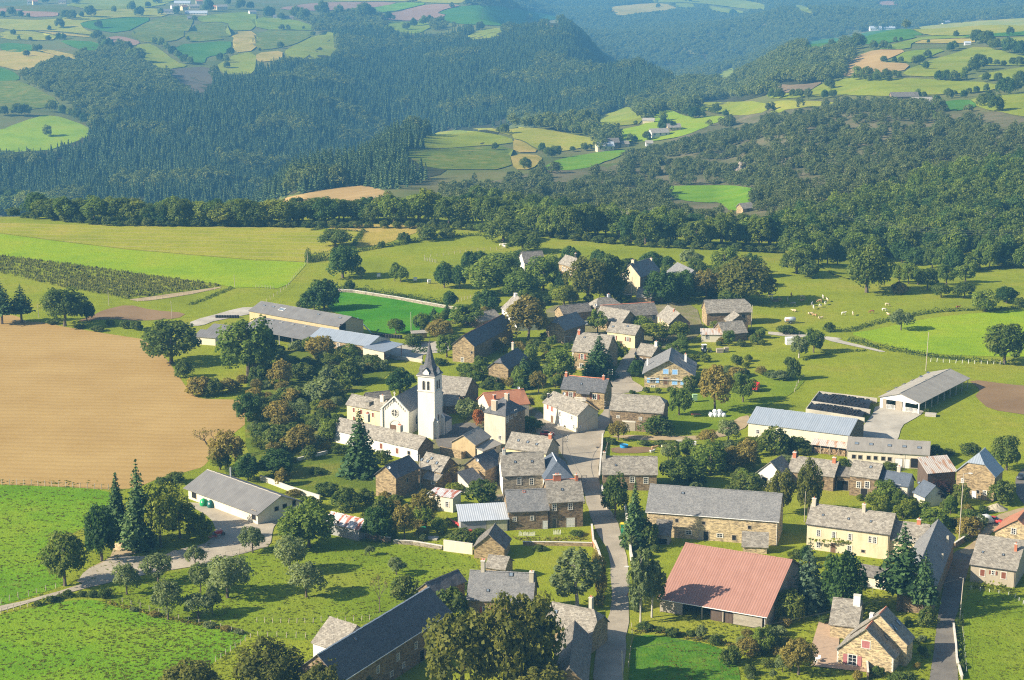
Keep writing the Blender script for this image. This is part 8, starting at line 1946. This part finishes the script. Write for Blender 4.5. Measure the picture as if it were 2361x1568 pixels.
def green_box(uv):
 rt = empty('silo_box', ground(*uv), .1); tag(rt, 'pale green upright feed box on legs behind the blue-shuttered house', 'feed box'); gp = plain('pale_green_paint', (.28,.42,.24), .6)
 m = MB(); m.box(-.7,.7,-.6,.6,.6,2.3); m.build('box', gp, rt); m = MB(); m.box(-.78,.78,-.68,.68,2.3,2.4); m.build('lid', gp, rt)
 for x in (-.6,.6):
  for y in (-.5,.5): m = MB(); m.box(x-.05,x+.05,y-.05,y+.05,0,.6); m.build('leg', DKSTEEL, rt)
green_box(px(2,2,1685,572))
def table_set(uv, rz, label, n=4):
 g = ground(*uv, .17); rt = empty('garden_table', g, rz); tag(rt, label, 'table')
 m = MB(); m.lathe([(0,.70),(.6,.70),(.6,.74),(0,.74)], 14); m.build('table_top', PAINT_W, rt)
 for k in range(4): m = MB(); a = k * 1.57 + .8; m.tube([(math.cos(a)*.35,math.sin(a)*.35,.7),(math.cos(a)*.5,math.sin(a)*.5,0)], .03, 4); m.build('leg', PAINT_W, rt)
 for k in range(n):
  a = k * 6.28 / n + .3; c = empty('garden_chair', g + Vector((math.cos(a + rz), math.sin(a + rz), 0)) * 1.15, a + rz); tag(c, 'white plastic garden chair beside ' + label.split(' ', 1)[1].replace('garden table', 'the table'), 'chair', 'garden chairs ' + label[-18:])
  m = MB(); m.box(-.25,.25,-.25,.25,.42,.46); m.build('seat', PAINT_W, c); m = MB(); m.box(.22,.27,-.25,.25,.46,.9); m.build('backrest', PAINT_W, c)
  for x in (-.22,.22):
   for y in (-.22,.22): m = MB(); m.box(x-.025,x+.025,y-.025,y+.025,0,.42); m.build('leg', PAINT_W, c)
table_set(px(2,2,465,812), .3, 'white garden table before the cream house', 3); table_set(px(3,3,455,1405), .8, 'white garden table on the tiled terrace', 2)
def swing(uv):
 rt = empty('swing_frame', ground(*uv), .2); tag(rt, 'metal swing frame on the lawn beside the square barn', 'swing')
 for x in (-1.5,1.5):
  for y in (-.9,.9): m = MB(); m.tube([(x,y,0),(x,0,2.6)], .05, 5); m.build('leg', STEEL, rt)
 m = MB(); m.tube([(-1.5,0,2.6),(1.5,0,2.6)], .05, 5); m.build('crossbar', STEEL, rt); m = MB(); m.box(-.3,.3,-.12,.12,.5,.55); m.tube([(-.28,0,.52),(-.28,0,2.6)], .015, 4); m.tube([(.28,0,.52),(.28,0,2.6)], .015, 4); m.build('seat', RED, rt)
swing(k6(675,470))
def rotary(uv, label):
 rt = empty('clothes_dryer', ground(*uv), .4); tag(rt, label, 'clothes dryer'); m = MB(); m.tube([(0,0,0),(0,0,2.1)], .035, 6); m.build('pole', STEEL, rt)
 for k in range(4): m = MB(); a = k * 1.57; m.tube([(0,0,1.7),(math.cos(a)*1.5,math.sin(a)*1.5,2.2)], .02, 4); m.build('arm', STEEL, rt)
 for q in range(4):
  m = MB(); r = .5 + q * .3; P = [(math.cos(k*1.57)*r, math.sin(k*1.57)*r, 1.7+r/3) for k in range(5)]; m.tube(P, .015, 4, cap=False); m.build('line', PAINT_W, rt)
rotary(px(3,3,960,778), 'rotary clothes dryer on the lawn behind the house with pink shutters')
for k, (X, Y) in enumerate([(1132,995),(1470,1030),(1597,1048)]):
 rt = empty('beehive_stand', ground(*px(1,1,X,Y)), .3); tag(rt, ['white feed box, leftmost of three in the upper pasture', 'white feed box between two small trees in the upper pasture', 'white feed box, rightmost of three in the upper pasture'][k], 'feed box')
 m = MB(); m.box(-.6,.6,-.5,.5,.6,1.6); m.build('box', PAINT_W, rt); m = MB(); m.box(-.7,.7,-.6,.6,1.6,1.7); m.build('lid', STEEL, rt)
 for x in (-.5,.5): m = MB(); m.box(x-.05,x+.05,-.4,.4,0,.6); m.build('leg', OAKW, rt)
# logs stacked in the woodshed
b = woodshed; me_log = None
def log_mesh(i):
 m = MB(); r = .17; m.lathe([(0,-.28),(r,-.28),(r*.96,.28),(0,.28)], 7); return m.mesh('log', [plain('log_wood', (.36,.24,.13), .9), plain('dark_log_wood', (.22,.15,.09), .9), plain('pale_log_wood', (.46,.33,.20), .9)][i])
lm3 = [log_mesh(i) for i in range(3)]
for col in range(26):
 x = .6 + col * .36
 if x > b.L - .5: break
 for row in range(5):
  o = put('log', lm3[RND.randrange(3)], b.root, (x + RND.uniform(-.05,.05), .75 + RND.uniform(-.12,.12), .18 + row * .33), 0, RND.uniform(.85, 1.1)); o.rotation_euler = (R(90), 0, RND.uniform(-.1,.1))
# silage clamps
def clamp(outer, label, wall_h, mound):
 P = [ground(*p) for p in outer]; rt = empty('silage_clamp', P[0]); tag(rt, label, 'silage clamp'); C = lambda q: q - P[0]
 for a, b_ in ((0,1),(1,2),(3,0)):
  A, B = C(P[a]), C(P[b_]); n = (B - A).normalized().cross(Vector((0,0,1))) * .12; m = MB()
  q = [A - n, B - n, B + n, A + n]; up = Vector((0,0,wall_h)); dn = Vector((0,0,-.4))
  for i in range(4): m.face([q[i]+dn, q[(i+1)%4]+dn, q[(i+1)%4]+up, q[i]+up])
  m.face([k + up for k in q]); m.build('clamp_wall', CONC, rt)
 m = MB(); nu, nv = 16, 8; Q = [C(p) for p in P]; G = []
 for j in range(nv + 1):
  row = []
  for i in range(nu + 1):
   s, t = i / nu * .94 + .03, j / nv * .9 + .05; p = Q[0].lerp(Q[1], s).lerp(Q[3].lerp(Q[2], s), t)
   p.z = mound * (math.sin(math.pi * (s * .85 + .08)) ** .8) * (.75 + .25 * math.sin(math.pi * t)) + .1; row.append(p)
  G.append(row)
 for j in range(nv):
  for i in range(nu): m.face([G[j][i], G[j][i+1], G[j+1][i+1], G[j+1][i]])
 m.build('silage_sheet', plain('black_plastic', (.016,.016,.018), .5), rt, True)
 tm = cmesh('tyre', lambda: (lambda k: (k.lathe([(.2,-.08),(.34,-.1),(.38,0),(.34,.1),(.2,.08)], 10), k.mesh('tyre', RUBBER))[1])(MB()))
 for k in range(130):
  s, t = RND.uniform(.06,.94), RND.uniform(.08,.92); i, j = int(s * nu), int(t * nv); p = G[j][i].lerp(G[j][min(i+1,nu)], s*nu-i).lerp(G[min(j+1,nv)][i].lerp(G[min(j+1,nv)][min(i+1,nu)], s*nu-i), t*nv-j)
  o = put('tyre', tm, rt, p + Vector((0,0,.12)), RND.uniform(0,6)); o.rotation_euler = (RND.uniform(-.3,.3), RND.uniform(-.3,.3), 0)
clamp([px(3,2,400,610), px(3,2,470,520), px(3,2,1005,585), px(3,2,945,690)][::1], 'concrete silage clamp heaped with black tyres, the farther of two', 1.7, 2.3)
clamp([px(3,2,350,680), px(3,2,398,615), px(3,2,940,695), px(3,2,890,765)], 'concrete silage clamp heaped with black tyres, the nearer of two', 1.6, 2.2)
# heaps
def heap(uv, rx, ry, h, mat, label):
 p = ground(*uv); m = MB(); nu, nv = 18, 6; rn = random.Random(int(uv[0])); G = []
 for j in range(nv + 1):
  f = j / nv; G.append([Vector((math.cos(2*math.pi*i/nu)*rx*f, math.sin(2*math.pi*i/nu)*ry*f, h*(1-f)**1.1 + (rn.uniform(-.15,.15) if 0 < j < nv else -.1*(j==nv)))) for i in range(nu)])
 for j in range(nv):
  for i in range(nu): m.face([G[j][i], G[j+1][i], G[j+1][(i+1)%nu], G[j][(i+1)%nu]] if j else [G[0][0], G[1][i], G[1][(i+1)%nu]])
 o = m.build('heap', mat); o.location = p; tag(o, label, 'heap')
heap(px(0,3,1170,330), 3.6, 4.2, 2.6, DIRT, 'conical heap of ochre earth beside the gravel yard'); heap(px(0,3,1620,420), 2.6, 2.6, 1.4, GRAVEL, 'grey gravel heap, left one beside the orchard path'); heap(px(0,3,1790,380), 2.4, 2.6, 1.5, mineral('grey_gravel', (.30,.29,.28), (.40,.39,.37)), 'darker grey gravel heap under the small orchard tree')
heap(px(3,1,40,690), 1.5, 1.5, .8, SOIL_BROWN, 'small brown dung heap on the cattle pasture')
heap(px(3,3,2150,1590), 4, 3, 1.5, GRAVEL, 'stone heap at the lower edge of the right lawn') if False else None
heap(px(3,2,2105,1560), 3.2, 2.6, 1.6, mineral('pale_hay', (.42,.36,.24), (.52,.45,.32)), 'round thatched-looking heap beside the lane at the right')
# ------------------------------------------------------------------ fences and garden walls
POST_ME = None
def fence(pts, n, h, label, r=.07, mat=POLE, rails=1):
 P = [ground(*p) for p in pts]; L = [0]
 for a, b_ in zip(P, P[1:]): L.append(L[-1] + (b_ - a).length)
 rt = empty('fence', P[0]); tag(rt, label, 'fence')
 def at(d):
  for k in range(len(P) - 1):
   if d <= L[k + 1] + 1e-6: return P[k].lerp(P[k + 1], (d - L[k]) / max(1e-6, L[k + 1] - L[k]))
  return P[-1]
 def fn():
  m = MB(); m.tube([(0,0,-.3),(0,0,h*.6),(.02,0,h)], [r, r, r * .8], 5); return m.mesh('fence_post', mat)
 pm = cmesh(('post', h, r, mat.name), fn); Q = []
 for k in range(n):
  p = at(L[-1] * k / (n - 1)); o = put('fence_post', pm, rt, p - P[0], RND.uniform(0, 6), (1, 1, RND.uniform(.85, 1.15))); o.rotation_euler = (RND.uniform(-.08,.08), RND.uniform(-.08,.08), 0); Q.append(p - P[0])
 for q in range(rails):
  m = MB(); z = h * (.85 - .35 * q)
  m.tube([p + Vector((0,0,z)) for p in Q], .018, 4, cap=False); m.build('fence_wire', DKSTEEL, rt)
fence(tp(0,2,20,1335,290,1340,560,1358,780,1370,1000,1383), 16, 1.5, 'row of wooden posts between the harrowed field and the meadow', .09)
fence(tp(0,3,10,870,140,820,255,800,370,755,480,735,600,700), 8, 1.3, 'post fence on the upper side of the farm track', .08)
fence(tp(0,3,10,955,150,915,215,900,270,890,320,880), 6, 1.3, 'post fence on the lower side of the farm track', .08)
fence(tp(0,3,1130,850,1330,915,1500,965,1780,1040,2000,1085,2250,1150,2310,1180), 14, 1.2, 'old post fence along the bottom of the orchard', .08)
fence(tp(0,3,2310,1180,2220,1240,2160,1280,2080,1340,2000,1395,1930,1430), 9, 1.2, 'post fence running down to the lower oak', .08)
fence(tp(1,3,10,1035,80,1040,310,1045,480,1045,600,1035,850,1030,1050,1015), 15, 1.3, 'wire fence with many posts crossing the orchard', .08)
fence(tp(1,3,20,1165,150,1170,250,1175,330,1180,460,1180), 6, 1.2, 'short fence below the orchard at the annex', .08)
fence(tp(0,3,2080,425,2200,405,2361,355), 6, 1.2, 'posts between the yard path and the orchard', .08)
fence(tp(1,1,100,1215,280,1090,380,960,470,865), 18, 1.4, 'fence climbing beside the mown field', .09)
fence(tp(1,1,0,1085,80,1090,160,1100), 7, 1.3, 'short fence at the green strip corner', .08)
fence(tp(0,1,1270,1215,1500,1190,1800,1135,2030,1100), 16, 1.3, 'fence beside the dirt verge of the maize field', .08)
fence(tp(1,1,1555,835,1660,855), 8, 1.5, 'short dense paling in the upper pasture', .1)
fence(tp(1,1,1555,808,1730,790,1860,772,2000,752,2200,740,2270,730), 14, 1.3, 'post fence curving through the upper pasture', .09)
fence(tp(1,1,1870,1215,1970,1185,2050,1170), 7, 1.3, 'short fence above the lauze outbuildings', .08)
fence(tp(2,2,870,1040,880,960), 4, 1.4, 'wooden fence at the left end of the cow pen', .08)
fence(tp(2,2,1530,1005,1600,1005,1690,1000), 7, 1.2, 'broken pale fence at the right end of the cow pen', .09)
fence(tp(2,3,65,240,150,240,210,240), 16, 1.1, 'white picket fence, left of the small gate', .05, PAINT_W); fence(tp(2,3,385,225,450,225), 8, 1.1, 'white picket fence, right of the small gate', .05, PAINT_W)
fence(tp(2,3,1105,1080,1110,1180,1095,1300,1075,1450), 6, 1.2, 'post fence on the right of the lower road', .07)
fence(tp(3,3,1870,735,2070,765,2260,795,2361,880,2500,1000), 12, 1.0, 'white railing around the lawn of the beige house', .06, PAINT_W, 2)
fence(tp(3,3,1795,1000,1800,1180,1815,1350,1830,1500), 9, 1.2, 'wire fence of thin posts along the right lawn', .05, STEEL)
fence(tp(3,2,245,480,280,400,330,350), 6, 1.3, 'leaning fence left of the silage clamps', .09)
fence(tp(3,2,1500,200,1750,215,2000,222,2140,225), 12, 1.3, 'white posts along the lane below the clipped hedge', .08, PAINT_W)
fence(tp(3,1,60,855,150,868,240,876), 6, 1.2, 'pale posts beside the upper lane', .08)
def wall(pts, h, w, mat, label, name='garden_wall', cope=True):
 P = [ground(*p) for p in pts]; rt = empty(name, P[0]); tag(rt, label, 'wall')
 for part, mt in (('masonry', mat),) + ((('coping', SURR),) if cope else ()):
  m = MB(); d = 0
  for a, b_ in zip(P, P[1:]):
   A, B = a - P[0], b_ - P[0]; e = (B - A).normalized(); ww = w / 2 + (.05 if part == 'coping' else 0); n = e.cross(Vector((0,0,1))) * ww; L = (B - A).length
   z0, z1 = (-.5, h) if part == 'masonry' else (h + .003, h + .1)
   q = [A - n, B - n, B + n, A + n]
   for i in range(4):
    l_ = L if i % 2 == 0 else w; m.face([q[i]+Vector((0,0,z0)), q[(i+1)%4]+Vector((0,0,z0)), q[(i+1)%4]+Vector((0,0,z1)), q[i]+Vector((0,0,z1))], 0, [(d,z0),(d+l_,z0),(d+l_,z1),(d,z1)])
   m.face([k + Vector((0,0,z1)) for k in q]); d += L
  m.build(part, mt, rt)
wall(tp(2,3,1040,-40,1050,60,1075,250,1095,450,1120,560), 1.7, .4, BEIGE_L, 'pale rendered wall on the right of the main road')
wall(tp(2,2,825,1380,850,1480,880,1567), 1.3, .4, BEIGE_L, 'low wall at the corner below the house across the square')
wall(tp(2,2,835,900,830,1000,815,1150,805,1290), 1.2, .35, STONE, 'low stone wall between the square and the cow pen')
wall(tp(2,3,735,180,750,330,800,420), 1.4, .35, BRICK, 'reddish wall beside the garage house on the main road')
wall(tp(2,3,760,345,790,420,830,540), 1.8, .4, STONE, 'stone garden wall on the left side of the main road')
wall(tp(2,3,735,950,730,1150,715,1350,700,1600), 1.6, .4, STONE_D, 'dark retaining wall along the lower left of the main road')
wall(tp(2,3,100,325,420,328,740,335), .9, .4, STONE, 'long dry stone wall above the lower garden')
wall(tp(1,3,1732,375,1998,410), 2.6, .4, CREAM_C, 'tall cream garden wall beside the small stone shed')
wall(tp(1,3,700,215,1000,255,1240,300), 1.2, .5, STONE_D, 'old stone wall above the orchard, under the striped shed')
wall(tp(1,3,1270,310,1450,320,1720,365), .9, .5, STONE_G, 'low wall of pale stones with posts above the orchard')
wall(tp(3,3,1710,1080,1730,1250,1740,1400,1790,1567), .9, .3, BEIGE_L, 'pale kerb wall along the right-hand road')
wall(tp(3,3,1720,350,1890,240,1960,215), 1.3, .4, STONE_D, 'stone wall bordering the sandy lane')
wall(tp(1,2,40,1290,300,1390,590,1480), 1.3, .35, CREAM_C, 'cream garden wall behind the village hall')
wall(tp(1,2,360,1125,660,1050), .9, .35, CREAM_C, 'short pale wall in the bushy garden')
wall(tp(1,2,1240,165,1530,210,1530,225), 1.1, .3, BEIGE_L, 'low wall along the farm yard above the church meadow')
wall(tp(1,2,1230,170,1130,230,930,300), 1.0, .3, STONE_D, 'dark wall running down from the farm yard')
wall(tp(1,2,1700,1050,1900,1100), 2.2, .5, STONE, 'broken ochre wall of a roofless building', 'ruined_wall', False)
wall(tp(1,2,1900,1100,1960,1060), 1.8, .5, STONE, 'short ruined wall end beside the small ochre house', 'ruined_wall', False)
wall(tp(1,2,1240,1220,1330,1240), 1.0, .3, STONE_D, 'short wall under the dark slate house') if False else None
wall(tp(1,1,760,1125,900,1133,1300,1195,1700,1268,1900,1300), 1.1, .5, STONE_G, 'grey field wall above the clover field')
wall(tp(3,3,910,1450,920,1567), 1.6, .3, STONE_D, 'dark wall at the terrace end of the house with pink shutters')
wall(tp(2,1,1000,1180,1100,1190), 1.6, .4, STONE, 'stone wall below the tall gabled house')
wall(tp(2,2,560,270,720,290), .9, .3, STONE, 'stone wall under the corner-block house')
# slabs, sheets and clutter that can be told apart
def slab(uv, rz, w, d, h, mat, label, name, cat):
 o = empty(name, ground(*uv, .05), rz); tag(o, label, cat); m = MB(); m.box(-w/2,w/2,-d/2,d/2,0,h*.7); m.build('base', mat, o); m = MB(); m.box(-w/2-.04,w/2+.04,-d/2-.04,d/2+.04,h*.7+.002,h); m.build('top', mat, o)
slab(px(3,2,1500,700), -.3, 3.2, 2.4, .7, CONC, 'square concrete slab on the meadow below the cattle barn', 'concrete_slab', 'slab')
slab(px(1,3,1610,265), -.2, 3.6, 2.2, .3, CONC, 'flat grey sheet lying above the orchard wall', 'cover_sheet', 'sheet')
slab(px(2,2,1542,960), .05, 1.6, 1.0, 1.1, BEIGE_L, 'pale concrete trough left of the white tub by the cow pen', 'stone_trough', 'trough'); slab(px(2,2,1682,968), .05, .9, .8, 1.0, PAINT_W, 'white square tub by the cow pen', 'stone_trough', 'trough')
slab(px(3,2,205,40), .1, 3.2, 2.4, 2.4, PAINT_W, 'small white shelter beside the upper lane', 'field_shelter', 'shelter')
slab(px(1,2,1020,275), .55, 7, 1.6, 1.7, BLOCK, 'long low block wall with a white top in the church meadow', 'low_shed', 'shed')
slab(px(2,2,1915,115), .1, 2.2, 1.6, 1.3, OAKW, 'wooden crate right of the tractor', 'crate', 'crate'); slab(px(2,2,1975,110), .2, 1.4, 1.2, 1.6, BEIGE, 'tall grey crate beside the wooden crate', 'crate', 'crate')
slab(px(1,3,1545,205), .3, 1.0, .9, 1.3, GREENP, 'dark green compost bin in the garden above the orchard', 'compost_bin', 'bin')
def pipe(a, b, r, z0, z1, mat, label, name):
 A, B = ground(*a), ground(*b); m = MB(); m.tube([Vector((A.x,A.y,z0)), Vector((B.x,B.y,z1))], r, 8); o = m.build(name, mat); tag(o, label, 'pipe')
pipe(px(1,3,1765,115), px(1,3,1990,215), .35, 1.0, .5, RED, 'long red auger pipe lying before the zinc-roofed shed', 'auger_pipe')
pipe(px(1,1,940,1480), px(1,1,1065,1520), .2, 4.5, .6, plain('turquoise_paint', (.25,.50,.50), .5), 'sloping turquoise grain conveyor against the long farm shed', 'grain_conveyor')
# black bales and tyres by the farm
tyre_big = cmesh('black_bale', lambda: (lambda k: (k.lathe([(0,-.6),(.55,-.6),(.62,-.5),(.62,.5),(.55,.6),(0,.6)], 12), k.mesh('black_bale', plain('black_wrap', (.02,.02,.022), .5)))[1])(MB()))
for k in range(11):
 X = 1075 + k * 26; o = put('black_bale', tyre_big, None, ground(*px(1,1,X,1535 + k * 2), .6 + (1.15 if k % 4 == 2 else 0) * 0), .2 + k); tag(o, 'black wrapped bale in the row behind the farm yard', 'bale', 'black bales behind the farm yard')
for k in range(9):
 o = put('black_bale', tyre_big, None, ground(*px(0,1,2000 + k * 24, 1365), .5), k, .9); tag(o, 'black wrapped bale on the concrete apron left of the farm', 'bale', 'black bales on the farm apron')
# rock outcrops on the scrub slope
for k, (X, Y, s) in enumerate([(2110,15,5),(2097,38,4),(2124,40,3.5)]):
 p = ground(*px(2,1,X,Y)); bm = bmesh.new(); bmesh.ops.create_icosphere(bm, subdivisions=3, radius=1)
 for v in bm.verts: v.co *= 1 + .5 * noise.noise(v.co * 1.6 + Vector((k * 7, 0, 0))) ; v.co.z *= 1.3
 me = bpy.data.meshes.new('rock'); bm.to_mesh(me); bm.free(); me.materials.append(STONE_G); me.uv_layers.new(name='UVMap')
 o = put('rock_outcrop', me, None, p, k, s); tag(o, ['tall pale rock outcrop on the scrub hillside', 'middle pale rock below the tall outcrop', 'small pale rock right of the tall outcrop'][k], 'rock')
# statue beside the church
st = empty('statue', ground(*t12(1548,868), .1), .3); tag(st, 'dark statue on a pedestal against the church wall', 'statue')
m = MB(); m.box(-.45,.45,-.45,.45,0,.9); m.box(-.35,.35,-.35,.35,.9,1.2); m.build('pedestal', STONE_G, st)
m = MB(); m.lathe([(.32,1.2),(.28,1.7),(.24,2.2),(.28,2.5),(.10,2.65),(.14,2.8),(.11,3.0),(0,3.05)], 10); m.build('figure', plain('dark_bronze', (.10,.095,.085), .6), st, True)
# telephone of the hillside pasture: manhole in the square
m = MB(); m.lathe([(0,.0),(.5,.0),(.5,-.05)], 14); o = m.build('manhole_cover', DKSTEEL); o.location = ground(*px(2,2,787,994), .22); tag(o, 'dark manhole cover in the village square', 'manhole cover')
# ------------------------------------------------------------------ labels of trees: what they stand beside
NUM = ['', 'only', 'two', 'three', 'four', 'five', 'six', 'seven', 'eight', 'nine', 'ten', 'eleven', 'twelve']
ORDN = ['leftmost', 'second from left', 'third from left', 'fourth from left', 'fifth from left', 'sixth from left', 'seventh from left', 'eighth from left', 'ninth from left', 'tenth from left', 'eleventh from left']
LANDMARKS += [('the farm track', 60, 598), ('the orchard', 300, 570), ('the gravel yard', 205, 545), ('the clover field', 395, 310), ('the cow pen', 640, 450), ('the potato patch', 690, 650), ('the cattle pasture', 850, 310), ('the maize field', 150, 285), ('the bright field', 960, 330), ('the harrowed field', 110, 400), ('the bushy garden', 300, 440), ('the upper pasture', 400, 265), ('the trampled paddock', 110, 318)]
grp = {}
for rt, kind, u, v, H in TREES:
 best = min(LANDMARKS, key=lambda l: (l[1] - u) ** 2 + ((l[2] - v) * 1.3) ** 2); dx, dy = u - best[1], v - best[2]
 rel = ('left of' if dx < 0 else 'right of') if abs(dx) > 1.1 * abs(dy) else ('in front of' if dy > 0 else 'behind')
 ds = DESC[kind][1]
 ds = ('tall ' if H > 13 and len((ds + best[0]).split()) < 9 and not ds.startswith('tall') else 'small ' if H < 6 and DESC[kind][2] == 'tree' else '') + ds
 grp.setdefault((ds, rel, best[0]), []).append((u, rt))
for (ds, rel, lm), L in grp.items():
 L.sort(key=lambda q: q[0]); n = len(L)
 for k, (u, rt) in enumerate(L):
  if n > 1 and len((ds + rel + lm).split()) > 8: ds = ds.replace('tall loose ', 'loose ').replace('very ', '').replace('open ', '')
  rt['label'] = f'{ds} {rel} {lm}' + ('' if n == 1 else f", {ORDN[k] if k < n - 1 or n == 2 and k == 0 else 'rightmost'} of {NUM[n] if n < 13 else 'them'}")
  if len(rt['label'].split()) > 16: rt['label'] = rt['label'].replace(' and white garage door', '').replace('the house with the white garage door', 'the garage house')
  if 'group' not in rt: rt['group'] = 'village trees' if DESC[rt['category'] and kind][2] == 'tree' else 'village bushes'
# ------------------------------------------------------------------ the air
def haze():
 me = bpy.data.meshes.new('haze'); bm = bmesh.new(); bmesh.ops.create_cube(bm, size=1); bm.to_mesh(me); bm.free()
 o = link(bpy.data.objects.new('haze', me)); z0, z1 = -520.0, 190.0
 o.scale = (13400, 14600, z1 - z0); o.location = (0, 6900, (z0 + z1) / 2); o['kind'] = 'stuff'; o['label'] = 'thin blue summer haze over the valley'
 m = bpy.data.materials.new('haze'); m.use_nodes = True; t = m.node_tree; t.nodes.clear()
 out = t.nodes.new('ShaderNodeOutputMaterial'); v = t.nodes.new('ShaderNodeVolumePrincipled'); v.inputs['Density'].default_value = HAZE_DENSITY
 v.inputs['Color'].default_value = (.17, .52, .90, 1); v.inputs['Anisotropy'].default_value = .0; t.links.new(v.outputs[0], out.inputs['Volume']); me.materials.append(m)
haze()
for c_ in (scene,):
 c_.cycles.volume_step_rate = 1.0
